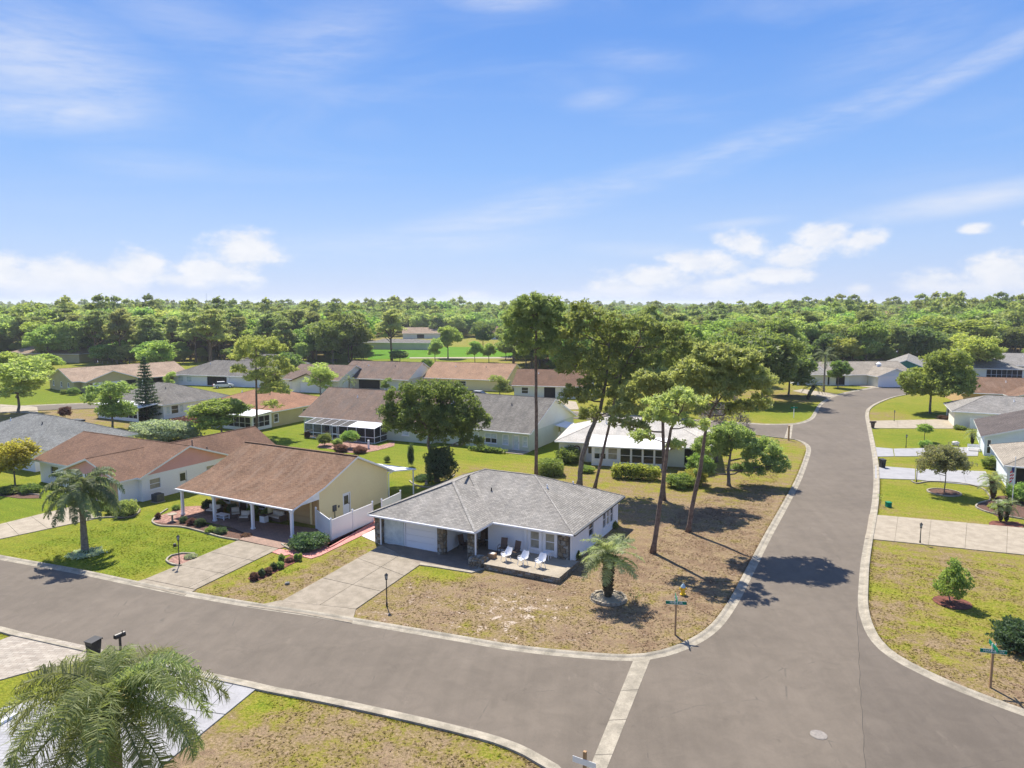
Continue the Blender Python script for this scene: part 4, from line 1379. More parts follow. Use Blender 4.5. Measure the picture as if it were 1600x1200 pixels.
for k in range(nx):
    a, b = x0 + k * (x1 - x0) / nx + .05, x0 + (k + 1) * (x1 - x0) / nx - .05
    p = MB(); p.box(a, b, y0 - .004, y0 + .004, .1, zf - .05); p.build('screen_panel', m_screen, cage)
    p = MB(); p.slab([(a, y0 + .05, zf + .01), (b, y0 + .05, zf + .01), (b, y1, zb + .01), (a, y1, zb + .01)], .012, 0, 0); p.build('roof_panel', m_screen if k < 5 else m_gwhite, cage)
p = MB(); p.box(x1 - .004, x1 + .004, y0 + .05, y1 - .05, .1, zf - .05); p.build('screen_panel', m_screen, cage)
p = MB(); p.box(x0 + 5.0, x0 + 5.1, y0 - .03, y0 + .03, .05, 2.1); p.box(x0 + 5.9, x0 + 6.0, y0 - .03, y0 + .03, .05, 2.1); p.box(x0 + 5.0, x0 + 6.0, y0 - .028, y0 + .028, 2.0, 2.1); p.box(x0 + 5.1, x0 + 5.9, y0 - .025, y0 + .025, .9, .98); p.build('door', m_white, cage)
p = MB(); p.box(x0, x1, y0, y1, -.02, .06); p.build('floor_slab', m_conc2, cage)
tb = empty('patio_table', H9.location + Vector((0, 0, 0)), math.radians(-24), 'brown outdoor table inside the white screen enclosure', 'table')
a_ = math.radians(-24); tb.location = H9.location + Vector((math.cos(a_) * 6.6 + math.sin(a_) * 1.2, math.sin(a_) * 6.6 - math.cos(a_) * 1.2, .06))
p = MB(); p.box(-1, 1, -.5, .5, .68, .74); p.build('table_top', m_brownf, tb)
for sx in (-.85, .85):
    for sy in (-.38, .38):
        p = MB(); p.box(sx - .04, sx + .04, sy - .04, sy + .04, 0, .68); p.build('leg', m_brownf, tb)

H10 = house('grey-brown roofed house with a white right gable in front of the golf green', at(523, 590, 2.6), -17, 19, 17, 2.6, .40, 'gable_x', W_beige, R_gbr, side='L', gm=W_white,
            F_=[('w', 1, 1.2, .9, 2.1), ('v', 5.5, 5.5, .2, 2.3), ('g', 12, 4.5, .05, 2.3)])
H10b = house('brown roofed house with dark trimmed garage gable left of the grey-brown roof', at(440, 592, 2.6), -17, 15, 16, 2.6, .36, 'gable_x', W_cream, R_gbr, side='L', F_=[])
roof(H10b, 4, 13, -3, 8, 2.602, .40, 'gable_y', R_gbr, W_cream, fascia=m_brownf)
wall(H10b, (4.5, -2.5, 0), (1, 0, 0), 8, 2.6, [('g', 2, 4.8, .05, 2.3)], W_cream)
wall(H10b, (12.5, -2.5, 0), (0, 1, 0), 3, 2.6, [], W_cream)
H11 = house('cream house with a wide pale orange gable roof by the golf green', at(659, 590, 2.6), -18, 21, 16, 2.6, .40, 'gable_x', W_yellow, R_ltan, side='L', F_=[('w', 8.5, 2, .9, 2.1)], R_=[('w', 3, 1, .9, 2.1)])
H12 = house('cream house with a red-brown gable roof behind the tall bare pine trunk', at(799, 602, 2.6), -12, 17, 13, 2.6, .46, 'gable_x', W_cream, R_brown2, side='L',
            F_=[('w', 1.6, 1.5, .8, 2.2), ('v', 6.5, 2.4, .05, 2.3), ('w2', 10, 3.6, .4, 2.3)])
H13 = house('sage green house with weathered grey gable roof and glazed patio door', (2.5, 93.8), -27, 18, 17, 2.6, .45, 'gable_x', W_green, R_dgray,
            F_=[('wl', 8.3, .9, .7, 2.1), ('w2', 10.2, 1.9, .7, 2.1), ('wl', 13.0, .9, .7, 2.1), ('dg', 14.6, .9, .08, 2.15), ('wl', 16.1, .7, .7, 2.1)], R_=[('d', 10, 1, .1, 2.1)], gm=W_cream)
p = MB(); p.box(13.2, 17.6, -1.6, .45, 0, .08); p.build('patio_slab', m_conc2, H13)
p = MB(); p.slab([(17.6, 9, 2.4), (19.6, 9, 2.1), (19.6, 13, 2.1), (17.6, 13, 2.4)], .1, 0, 0); p.build('awning', m_gwhite, H13)
p = MB(); p.box(19.4, 19.5, 9.05, 9.12, 0, 2.1); p.box(19.4, 19.5, 12.85, 12.95, 0, 2.1); p.box(19.4, 19.5, 9.12, 12.85, .9, 1.0); p.build('railing', m_gwhite, H13)

H14 = house('cream house with a white hip roof and a windowed sunroom behind the hedges', (5.4, 88.9), -14, 20, 13, 2.6, .38, 'hip', W_cream, R_white, side='L',
            F_=[('d', 3.6, .9, .1, 2.15), ('v', 15.6, 1.6, .1, 2.3)], pipes=1)
g = MB(); g.slab([(4.6, -1.6, 2.52), (14.4, -1.6, 2.52), (14.4, 2.3, 3.4), (4.6, 2.3, 3.4)], .12, 0, 0); g.build('sunroom_roof', m_gwhite, H14)
wall(H14, (4.9, -1.1, 0), (1, 0, 0), 9.2, 2.45, [('w2', .3, 1.5, .8, 2.3), ('wb', 2.0, 1.2, .8, 2.3), ('w', 3.5, 1.3, .5, 2.35), ('w', 4.9, 1.3, .5, 2.35), ('w', 6.3, 1.3, .5, 2.35), ('w', 7.7, 1.2, .5, 2.35)], W_white, 'sunroom_wall')
wall(H14, (14.1, -1.1, 0), (0, 1, 0), 1.6, 2.45, [('w', .2, 1.2, .5, 2.3)], W_white, 'sunroom_wall')
wr = MB()
for k in range(16):
    t0, t1 = k * math.pi / 8, (k + 1) * math.pi / 8
    wr.beam((2.8 + .42 * math.cos(t0), .42, 1.6 + .42 * math.sin(t0)), (2.8 + .42 * math.cos(t1), .42, 1.6 + .42 * math.sin(t1)), .14)
wreath = wr.build('wreath', m_brownf); wreath.location = H14.location; wreath.rotation_euler = H14.rotation_euler
tag(wreath, 'large round brown wreath hung left of the door on the cream house', 'wreath')

R1 = house('beige house with a long light grey hip roof, second driveway back on the right', at(1487, 642.5, 2.6), -25, 30, 11, 2.6, .42, 'hip', W_cream, R_gray, side='L',
           F_=[], L_=[('v', 1, 2.2, .1, 2.2)])
p = MB(); p.box(2.5, 6.5, -.9, -.82, .1, 1.7); p.build('fence_panel', m_vinyl, R1)
R2 = house('blue-grey house with a charcoal roof gable on the right', at(1532.5, 682, 2.6), -30, 18, 16, 2.6, .32, 'gable_y', W_blue, R_char, side='L', F_=[('w', .25, .5, .3, 2.2)], pipes=0)
p = MB(); p.slab([(18, -4, 4.0), (18, 16, 4.0), (9, 16, 5.5), (9, 0.1, 5.5)], .1, 0, 0)
R3 = house('house with beige-grey hip roof and dark screened front porch by the flagpole', at(1568.5, 727, 2.6), -28, 16, 13, 2.6, .38, 'hip', W_blue, R_beige, side='L', F_=[('v', .7, 6.0, .2, 2.35)], pipes=0)
for x in (.35, 3.4):
    p = MB(); p.box(x, x + .2, .1, .3, 0, 2.45); p.build('porch_post', m_white, R3)
RB = house('khaki house with a broad brown roof half behind the street tree', at(1502, 613.5, 2.6), -18, 30, 15, 2.6, .34, 'gable_x', W_tan, R_brown, side='L', gm=W_khaki)
roof(RB, 7, 22, -5, 8, 2.602, .30, 'gable_y', R_brown, W_khaki)
wall(RB, (7.5, -4.5, 0), (1, 0, 0), 14, 2.6, [], W_khaki)
wall(RB, (7.5, 1, 0), (0, -1, 0), 5.5, 2.6, [], W_khaki)
FA = house('white house with beige-grey roof and garage gable topped by a small cupola', at(1296, 586, 2.6), 4, 22, 15, 2.6, .36, 'gable_x', W_cream, R_beige, side='L', F_=[('v', 1.5, 3, .1, 2.3)])
roof(FA, 9.5, 19, -4.5, 8, 2.602, .40, 'gable_y', R_beige, W_blue)
wall(FA, (10, -4, 0), (1, 0, 0), 8.5, 2.6, [('g', 1.0, 4.6, .05, 2.35), ('v', 6.2, 1.9, .1, 2.3)], W_white)
wall(FA, (10, .5, 0), (0, -1, 0), 4.5, 2.6, [], W_cream)
p = MB(); p.box(13.8, 14.6, 2.6, 3.4, 4.2, 5.0); p.tube([(14.2, 3, 5.0), (14.2, 3, 5.5)], [.7, .05], 8); p.build('cupola', m_white, FA)
FB = house('pale blue house with a teal front gable beyond the bend in the road', at(1372, 577, 2.6), -30, 13, 28, 2.6, .42, 'gable_y', W_blue, R_gray, side='L', gm=W_teal, R_=[('w', 3, 1.2, .9, 2.1)])
FC = house('white house at the far right edge with a light grey roof', at(1549, 570, 2.6), -20, 30, 16, 2.6, .38, 'gable_x', W_white, R_gray, side='L', F_=[('w', 6, 1.5, .8, 2.2), ('v', 15, 2, .1, 2.3)])
FD = house('house with dark screened lanai half hidden behind the yellow-green oak', at(1500, 575, 2.6), -15, 16, 14, 2.6, .36, 'hip', W_cream, R_gray, side='L', F_=[('s', 6, 8.5, .2, 2.35)])
FE = house('grey roofed house partly behind the palms left of the bend', at(1238, 585, 2.6), -8, 14, 14, 2.6, .36, 'gable_x', W_white, R_gray, side='L', F_=[('v', 8, 4, .1, 2.3)])
house('flat grey building beside the parking lot across the golf green', at(566, 535, 3), -10, 30, 20, 3.0, .12, 'hip', W_beige, R_dgray, side='L', name='building')
house('small tan roofed house beyond the parking lot', at(628, 521, 3), 5, 22, 16, 3, .4, 'gable_x', W_cream, R_tan, side='L', F_=[('v', 8, 4, .1, 2.4)])
house('brown roofed far house between trees behind the golf green', at(762, 522, 3), -10, 34, 20, 3, .4, 'gable_x', W_blue, R_brown2, side='L', F_=[('v', 4, 14, .3, 2.4)])
house('tan roofed house among the trunks at the far left edge', at(8, 552, 3), -8, 28, 18, 3, .4, 'hip', W_khaki, R_tan, side='L', F_=[('w', 3, 2, 1, 2.2), ('v', 12, 6, .3, 2.4)])
house('grey house behind the tan roof at the far left edge', at(26, 536, 3), -8, 18, 18, 3, .4, 'hip', W_beige, R_dgray, side='L', F_=[('w', 3, 2, 1, 2.2)])
BG = house('big reddish hall roof with a square turret rising out of the far woods', at(1375, 495, 11), 0, 26, 22, 11, .35, 'hip', W_beige, R_ltan, side='L', name='hall')
p = MB(); p.box(18, 22, 8, 12, 12, 17.5); p.build('turret', R_ltan, BG)
struct(flat([at(*p) for p in [(-80, 1126), (0, 1108), (68, 1091), (84, 1102), (128, 1160), (150, 1250), (-80, 1290)]], .05, 'paver_path', brick_floor('pale_pavers', (.26, .26, .265), (.20, .20, .205), (.12, .12, .12), .5, .2), thick=.08))
g = MB(); g.beam(at(-20, 1141, .12), at(24, 1116, .12), .22, .14)
tag(g.build('kerb_block', m_white), 'white painted kerb block lying on the pale pavers at the lower left edge', 'kerb block')

# ------------------------------------------------------------------ vegetation
def dirs(r, n):
    v = r.normal(size=(n, 3))
    return v / np.linalg.norm(v, axis=1, keepdims=True)


def leaf_tris(r, C, size, elong=1.5, bias=None, bw=0.0):
    n = len(C)
    a = dirs(r, n)
    if bias is not None:
        a = a * (1 - bw) + bias * bw
        a /= np.linalg.norm(a, axis=1, keepdims=True) + 1e-9
    b = np.cross(a, dirs(r, n)); b /= np.linalg.norm(b, axis=1, keepdims=True) + 1e-9
    s = (size * r.uniform(.65, 1.35, n))[:, None]
    V = np.empty((n, 3, 3))
    V[:, 0] = C + a * s * elong * .5
    V[:, 1] = C - a * s * elong * .5 + b * s * .5
    V[:, 2] = C - a * s * elong * .5 - b * s * .5
    return V.reshape(-1, 3)


def clump_leaves(r, cen, rad, per, size, flat_=.75, shell=.5, elong=1.5, up=0.0):
    k = len(cen)
    C = np.repeat(cen, per, 0); Rr = np.repeat(rad, per)
    d = dirs(r, k * per)
    rr = (shell + (1 - shell) * r.random(k * per) ** .7)
    off = d * (Rr * rr)[:, None]
    off[:, 2] *= flat_
    bias = d.copy(); bias[:, 2] += up
    bias /= np.linalg.norm(bias, axis=1, keepdims=True) + 1e-9
    return leaf_tris(r, C + off, size, elong, bias, .45)


def lobe_clumps(r, lobes, dens, crad, low=-.55, inner=.25):
    """clump centres over the surfaces (and a few inside) of ellipsoid lobes"""
    cs, rs = [], []
    for (x, y, z, rx, ry, rz) in lobes:
        area = 4 * math.pi * ((rx * ry) ** 1.6 / 3 + (rx * rz) ** 1.6 / 3 + (ry * rz) ** 1.6 / 3) ** (1 / 1.6)
        n = max(3, int(area * dens))
        d = dirs(r, int(n * 1.6))
        d = d[d[:, 2] > low][:n]
        q = np.where(r.random(len(d)) < inner, r.uniform(.3, .8, len(d)), r.uniform(.82, 1.08, len(d)))
        cs.append(np.array([x, y, z]) + d * q[:, None] * np.array([rx, ry, rz]))
        rs.append(crad * r.uniform(.6, 1.35, len(d)))
    return np.concatenate(cs), np.concatenate(rs)


def trunk_mesh(name, path, radii, limbs, mat, seed=0, n=9):
    mb = MB()
    rr = random.Random(seed)
    p = [Vector(q) for q in path]
    pp, rad = [], []
    for i in range(len(p) - 1):
        for k in range(4):
            t = k / 4
            q = p[i].lerp(p[i + 1], t)
            if i or k:
                q = q + Vector((rr.uniform(-1, 1), rr.uniform(-1, 1), 0)) * radii[0] * .12
            pp.append(q); rad.append(radii[i] * (1 - t) + radii[i + 1] * t)
    pp.append(p[-1]); rad.append(radii[-1])
    rad[0] *= 1.45
    mb.tube(pp, rad, n)
    for a, b, r0, r1 in limbs:
        a, b = Vector(a), Vector(b)
        L = (b - a).length
        m1 = a.lerp(b, .35) + Vector((rr.uniform(-.1, .1), rr.uniform(-.1, .1), -.05)) * L
        m2 = a.lerp(b, .7) + Vector((rr.uniform(-.1, .1), rr.uniform(-.1, .1), .03)) * L
        mb.tube([a, m1, m2, b], [r0, r0 * .7 + r1 * .3, r0 * .4 + r1 * .6, r1], 5, cap=False)
    me_o = mb.build(name, mat, None, uv=False, smooth=True)
    me = me_o.data
    bpy.data.objects.remove(me_o)
    return me


def tree_obj(name, loc, trunk, crown, label, cat='tree', group=None, rz=0.0, sc=(1, 1, 1)):
    root = empty(name, loc, rz, label, cat, group)
    root.scale = sc
    link('trunk', trunk, root)
    link('crown', crown, root)
    return root


def wp(px, py, Y):
    """world point on the plane y = Y seen at a pixel"""
    b = 600 - py
    dy = F * math.cos(TH) + b * math.sin(TH); dz = -F * math.sin(TH) + b * math.cos(TH)
    t = Y / dy
    return Vector(((px - 800) * t, Y, H + dz * t))


def px_tree(name, label, base, path, radii, lobes, mat, bark, seed, dens=.9, crad=.55, per=26, size=.22, deep=.8, limbn=2, low=-.55, elong=1.5, cat='tree', up=.2, shell=.5, flat_=.75, fat=1.0):
    r = np.random.default_rng(seed)
    b0 = at(*base); Y = b0.y
    k = Y / F
    P_ = [Vector((0, 0, -.1))] + [wp(a, b, Y) - b0 for a, b in path]
    LB = []
    for q in lobes:
        c = wp(q[0], q[1], Y) - b0
        dy = (q[4] if len(q) > 4 else float(r.uniform(-.5, .5))) * q[2] * k
        LB.append((c.x, dy, c.z, q[2] * k * fat, q[2] * k * deep * fat, q[3] * k * fat))
    limbs = []
    for L in LB:
        c = Vector(L[:3])
        cands = [P_[i].lerp(P_[i + 1], t) for i in range(len(P_) - 1) for t in (.25, .5, .75, 1.0)]
        cands = [q for q in cands if q.z < c.z + .4] or cands
        s = min(cands, key=lambda q: (q - c).length + max(0, q.z - c.z + .5))
        limbs.append((s, c, radii[-1] * 1.1, radii[-1] * .35))
        for j in range(limbn):
            d = Vector(r.normal(size=3)); d.normalize()
            e = c + Vector((d.x * L[3], d.y * L[4], d.z * L[5])) * .8
            limbs.append((s.lerp(c, .55), e, radii[-1] * .55, radii[-1] * .15))
    tm = trunk_mesh(name + '_trunk', P_, radii, limbs, bark, seed)
    cen, rad = lobe_clumps(r, LB, dens, crad, low)
    V = clump_leaves(r, cen, rad, per, size, flat_, shell, elong, up)
    cm = fast_mesh(name + '_crown', V, 3, mat)
    return tree_obj(name, b0, tm, cm, label, cat)


NEEDLE = dict(elong=2.6, size=.15, up=.9, shell=.15, flat_=.6)
px_tree('pine_tree', 'tallest pine, its long bare straight trunk rising behind the corner house roof', (838, 750), [(838, 640), (837, 560), (838, 500)], [.20, .18, .15, .10],
        [(838, 484, 30, 20), (812, 500, 22, 17), (864, 500, 20, 17), (838, 515, 38, 20), (806, 528, 16, 13), (868, 530, 18, 14), (838, 545, 24, 12), (826, 478, 20, 14), (856, 480, 20, 15)],
        L_pine, m_bark, 1, fat=1.18, dens=1.3, crad=.55, per=42, **NEEDLE)
px_tree('cedar_tree', 'dense dark tree with a thick curving grey trunk behind the corner house roof', (905, 759), [(909, 715), (922, 675), (938, 640), (948, 590), (952, 540)], [.30, .27, .24, .2, .15, .09],
        [(897, 520, 24, 30), (925, 502, 26, 20), (955, 515, 28, 28), (903, 570, 32, 30), (948, 565, 36, 34), (978, 545, 22, 28), (898, 618, 20, 24), (940, 610, 34, 26), (985, 590, 22, 24), (878, 548, 14, 16), (925, 650, 20, 14), (960, 640, 20, 14), (912, 480, 16, 10)],
        L_cedar, m_barkg, 2, dens=.85, crad=.6, per=40, size=.20, elong=1.9)
px_tree('pine_tree', 'slender leaning pine with a thin dark trunk right of the thick curving trunk', (929, 763), [(944, 700), (957, 640), (972, 580), (1000, 530)], [.17, .15, .13, .1, .05],
        [(1000, 508, 26, 16), (1030, 535, 28, 20), (1062, 560, 24, 20), (985, 555, 15, 13), (1045, 515, 22, 13), (1015, 565, 22, 15), (1075, 535, 16, 14), (1040, 590, 22, 12)],
        L_pine, m_bark, 3, dens=1.7, crad=.55, per=40, **NEEDLE)
px_tree('pine_tree', 'pine with an upright trunk and low spreading crown in front of the white roofed house', (1037, 781), [(1037, 720), (1036, 660), (1028, 620)], [.22, .19, .15, .08],
        [(1008, 615, 32, 18), (1046, 600, 28, 18), (985, 640, 22, 13), (972, 660, 16, 9), (1062, 632, 18, 12), (1022, 588, 26, 12), (1000, 668, 14, 7)],
        L_pine2, m_bark, 4, fat=1.22, dens=1.6, crad=.5, per=44, **NEEDLE)
px_tree('pine_tree', 'leaning pine with the nearest bare trunk on the brown corner lawn', (1020, 864), [(1031, 790), (1041, 715), (1048, 670), (1066, 640)], [.21, .18, .15, .11, .05],
        [(1005, 682, 20, 7), (1040, 652, 30, 11), (1088, 664, 16, 8), (1072, 622, 26, 15), (1030, 630, 22, 12), (1060, 695, 14, 6)],
        L_pine2, m_bark, 5, fat=1.2, dens=1.5, crad=.45, per=42, **NEEDLE)
px_tree('pine_tree', 'broad pine on the corner lawn whose leaning trunk stands nearest the street', (1075, 831), [(1083, 785), (1095, 730), (1101, 680), (1112, 640), (1140, 605)], [.21, .19, .17, .13, .09, .05],
        [(1100, 580, 32, 22), (1140, 568, 32, 20), (1172, 598, 25, 22), (1128, 608, 36, 18), (1080, 600, 22, 18), (1184, 630, 14, 12), (1112, 552, 24, 12), (1085, 638, 14, 8), (1156, 640, 16, 9), (1160, 560, 18, 12)],
        L_pine2, m_bark, 6, fat=1.25, dens=1.6, crad=.52, per=46, **NEEDLE)
px_tree('oak_tree', 'low multi-stemmed tree with drooping dark crown beside the street curb', (1139, 759), [(1138, 735), (1142, 705)], [.22, .17, .1],
        [(1112, 700, 22, 18), (1152, 690, 28, 18), (1190, 708, 26, 20), (1214, 724, 15, 13), (1098, 732, 12, 7), (1172, 735, 20, 8), (1135, 675, 18, 12)],
        L_pine, m_barkg, 7, dens=2.0, crad=.5, per=46, size=.16, elong=2.2, limbn=3, fat=1.15)
px_tree('bare_tree', 'sparse grey-brown leafless tree behind the broad pine near the street mouth', (1120, 722), [(1122, 690), (1126, 660)], [.16, .13, .08],
        [(1112, 655, 20, 24), (1140, 640, 22, 26), (1160, 665, 18, 18), (1128, 680, 22, 12)],
        L_twig, m_barkg, 8, dens=.8, crad=.6, per=16, size=.10, elong=6.0, limbn=4)
T1 = px_tree('oak_tree', 'broad rounded dark green oak in the lawn behind the white vinyl fence', (683, 752), [(677, 720), (669, 695), (672, 670)], [.3, .24, .2, .12],
        [(628, 628, 26, 24), (668, 612, 38, 18), (712, 638, 34, 28), (744, 660, 20, 18), (650, 658, 38, 22), (692, 676, 42, 18), (618, 665, 20, 14), (700, 610, 24, 12), (738, 688, 16, 9), (655, 640, 30, 20, -.8), (700, 650, 30, 20, -.8), (606, 645, 14, 12)],
        L_oak, m_barkg, 9, dens=1.9, crad=.5, per=42, size=.17, elong=1.6, fat=1.06)
px_tree('pine_tree', 'airy tall pine with a thin straight trunk left of the screened house', (401, 678), [(401, 640), (400, 590), (400, 545)], [.2, .17, .13, .07],
        [(400, 538, 26, 10), (424, 566, 22, 9), (380, 556, 18, 9), (432, 608, 18, 9), (372, 578, 12, 6), (408, 588, 16, 7), (448, 580, 12, 7), (432, 545, 12, 7), (425, 632, 12, 5)],
        L_light, m_bark, 10, fat=1.25, dens=1.15, crad=.6, per=36, elong=2.6, size=.16, up=.9, shell=.15, flat_=.6)

# --- shared variants
def variant(seed, Ht, R_, th, nl, dens, crad, per, size, mat, bark, kind='round', low=-.5, elong=1.5, shell=.5, flat_=.75, limbs=True, up=.2):
    r = np.random.default_rng(seed)
    LB = []
    for i in range(nl):
        if kind == 'round':
            a = r.uniform(0, 6.283); q = R_ * r.uniform(.15, .62); z = th + (Ht - th) * r.uniform(.25, .78)
            s = R_ * r.uniform(.34, .52); q *= 1 - .5 * abs((z - th) / (Ht - th) - .45)
            LB.append((q * math.cos(a), q * math.sin(a), z, s, s, s * .72))
        elif kind == 'pine':
            a = r.uniform(0, 6.283); t = r.random(); z = th + (Ht - th) * (.15 + .82 * t)
            q = R_ * r.uniform(.25, .85) * (1 - .55 * t); s = R_ * r.uniform(.22, .40)
            LB.append((q * math.cos(a), q * math.sin(a), z, s, s, s * .45))
        elif kind == 'column':
            t = (i + .5) / nl; z = th + (Ht - th) * t; s = R_ * (1.05 - .8 * t) * r.uniform(.8, 1.1)
            a = r.uniform(0, 6.283)
            LB.append((s * .25 * math.cos(a), s * .25 * math.sin(a), z, s, s, s * .8))
    lim = []
    if limbs:
        for L in LB:
            z0 = min(L[2] - .3, max(th * .7, L[2] * .7))
            lim.append((Vector((0, 0, z0)), Vector(L[:3]), Ht * .008, Ht * .002))
    tm = trunk_mesh('trunk', [(0, 0, -.2), (r.uniform(-.2, .2), r.uniform(-.2, .2), th), (0, 0, Ht * .85)], [Ht * .017, Ht * .013, Ht * .004], lim, bark, seed, 7)
    cen, rad = lobe_clumps(r, LB, dens, crad, low)
    cm = fast_mesh('crown', clump_leaves(r, cen, rad, per, size, flat_, shell, elong, up), 3, mat)
    return tm, cm, Ht, R_


VA = {
    'oak': [variant(20 + i, 12, 5.5, 1.6, 15, .62, .85, 24, .36, m, m_barkg) for i, m in enumerate((L_oak, L_mid, L_oak))],
    'broad': [variant(30 + i, 14, 5.0, 2.6, 16, .62, .8, 24, .36, m, m_barkg) for i, m in enumerate((L_mid, L_light, L_mid))],
    'yellow': [variant(40, 11, 6, 2.4, 12, .6, .8, 24, .33, L_oakb, m_barkg)],
    'pine': [variant(50 + i, 17, 4.2, 6.0, 26, .8, .8, 24, .30, m, m_bark, 'pine', elong=2.0, shell=.2, flat_=.6, up=.8) for i, m in enumerate((L_pine2, L_pine, L_pine2))],
    'light': [variant(60 + i, 9, 3.2, 1.2, 10, 1.3, .5, 30, .20, L_light, m_barkg, 'round', low=-.8) for i in range(2)],
    'street': [variant(70, 12, 6.0, 2.0, 15, 1.1, .62, 36, .23, L_mid, m_barkg, 'round', low=-.7)],
    'crape': [variant(75, 5.2, 4.0, 1.9, 14, 1.3, .45, 30, .15, leafm('olive_crape_leaves', (.065, .072, .022), (.135, .125, .045), .35), m_barkg, 'round', low=-.3)],
    'cone': [variant(80, 9, 2.4, .8, 9, 1.4, .5, 30, .20, L_light, m_barkg, 'column', low=-.9)],
    'topiary': [variant(85, 2.3, .85, .65, 6, 9, .18, 34, .075, L_mid, m_barkg, 'column', low=-.9, limbs=False)],
}


def put_tree(kind, base, ytop, label, name=None, width=None, i=0, cat='tree', group=None, rz=None, mat=None):
    tm, cm, Ht, R_ = VA[kind][i % len(VA[kind])]
    b = at(*base)
    h = wp(base[0], ytop, b.y).z
    s = h / Ht
    sr = s if width is None else (width * b.y / F / 2) / (R_ * .86)
    s *= 1.04
    if mat is not None:
        cm = cm.copy(); cm.materials[0] = mat
    return tree_obj(name or 'tree', b, tm, cm, label, cat, group, rnd.uniform(0, 6.28) if rz is None else rz, (sr, sr, s))


put_tree('street', (1453, 646), 544, 'dense green single-trunk tree in the lawn at the road bend', 'shade_tree', 106)
put_tree('yellow', (1519, 588), 521, 'yellow-green spreading oak in front of the dark screened lanai', 'oak_tree', 92)
put_tree('yellow', (1490, 562), 493, 'widest yellow-green treetop in the woods above the right-hand houses', 'oak_tree', 130)
put_tree('crape', (1475, 770), 708, 'umbrella shaped olive green crape myrtle in a curbed ring on the right lawn', 'crape_myrtle', 76)
put_tree('topiary', (1487.5, 942), 877, 'small dense lollipop tree in a red mulch ring on the near right lawn', 'small_tree', 44)
put_tree('light', (176, 672), 592, 'light green young tree left of the norfolk pine', 'tree', 78)
put_tree('light', (28, 645), 556, 'large light green tree at the left edge in front of the khaki house', 'tree', 92, 1)
put_tree('light', (500, 624), 566, 'bright green leafy tree between the brown roofs left of the screened house', 'tree', 48, 1)
put_tree('oak', (345, 684), 622, 'dark rounded evergreen tree behind the pink gabled house roof', 'evergreen_tree', 98, 1, mat=L_mid)
put_tree('oak', (1232, 618), 545, 'dark spreading oak beside the palms left of the street bend', 'oak_tree', 90)
put_tree('oak', (1190, 628), 520, 'big dark green oak behind the broad pine near the side street', 'oak_tree', 110, 2)
put_tree('broad', (1309, 606), 562, 'small bushy tree right of the two palms at the bend', 'tree', 32)
put_tree('light', (782, 620), 585, 'small round green tree left of the tall bare pine trunk', 'tree', 36)
put_tree('pine', (612, 563), 487, 'single umbrella-crowned pine standing on the golf green', 'pine_tree', 44)
put_tree('oak', (545, 566), 480, 'large dark oak at the left end of the golf green', 'oak_tree', 76)
put_tree('oak', (520, 568), 500, 'dark oak just left of the largest oak by the golf green', 'oak_tree', 60, 2)
put_tree('broad', (680, 567), 528, 'slim pale young tree on the golf green in front of the orange roof', 'young_tree', 26, 1)
put_tree('broad', (742, 566), 532, 'young tree on the golf green, first of three left of the tall pine', 'young_tree', 24)
put_tree('broad', (764, 566), 535, 'young tree on the golf green, middle one of three left of the tall pine', 'young_tree', 22, 2)
put_tree('broad', (790, 562), 533, 'young tree on the golf green, nearest the tall pine of three', 'young_tree', 24)
put_tree('oak', (625, 566), 545, 'low dark shrub clump on the golf green behind the grey-brown roof', 'shrub', 34)
put_tree('light', (585 + 18, 612), 590, 'small dark tree in front of the grey-brown roofed house', 'tree', 18)
put_tree('oak', (960, 640), 520, 'tall green tree seen through the slender pines', 'tree', 90, 1)
put_tree('broad', (1060, 632), 500, 'tall rounded tree behind the white roofed house', 'tree', 80)
put_tree('broad', (422, 622), 572, 'leafy tree between the orange-brown roof and the garage gable', 'tree', 46, 1)
put_tree('oak', (75, 590), 552, 'dark oak behind the left end of the khaki house', 'oak_tree', 50, 1)
put_tree('broad', (248, 588), 530, 'tree in the gap between the khaki house and the white far house', 'tree', 50, 2)
put_tree('oak', (668, 600), 560, 'dark tree in the gap between the grey-brown and pale orange roofs', 'tree', 26, 1)
put_tree('light', (640, 648), 612, 'pale green tree half hidden behind the broad rounded oak', 'tree', 44)
put_tree('broad', (15, 610), 548, 'green tree behind the large light green tree at the left edge', 'tree', 60)
put_tree('oak', (1160, 600), 500, 'tall dark oak in the tree group before the woods right of the broad pine', 'oak_tree', 76)
put_tree('broad', (1335, 560), 492, 'broad tree crown directly above the beige-grey roof with the cupola', 'tree', 80, 2)
put_tree('pine', (1010, 640), 486, 'tall pine crown rising between the cedar and the leaning pines', 'pine_tree', 66)
put_tree('oak', (1120, 628), 508, 'dark green oak crown directly behind the broad pine', 'oak_tree', 90)
put_tree('broad', (940, 610), 492, 'tall rounded tree crown just behind the dark cedar', 'tree', 70)
put_tree('light', (265, 610), 580, 'small green tree in front of the left end of the white far house', 'tree', 18)
put_tree('oak', (455, 600), 545, 'dark oak behind the garage gable of the brown roofed house', 'oak_tree', 50)
put_tree('pine', (330, 575), 488, 'tall pine at the foot of the woods above the white hip-roofed house', 'pine_tree', 60, 1)
put_tree('broad', (700, 560), 508, 'rounded tree on the far side of the golf green in front of the pale house', 'tree', 40)
put_tree('oak', (755, 545), 500, 'dark tree at the far edge of the golf green before the brown roofed far house', 'oak_tree', 40)
put_tree('broad', (880, 600), 500, 'tall tree right of the tallest pine crown', 'tree', 60, 2)

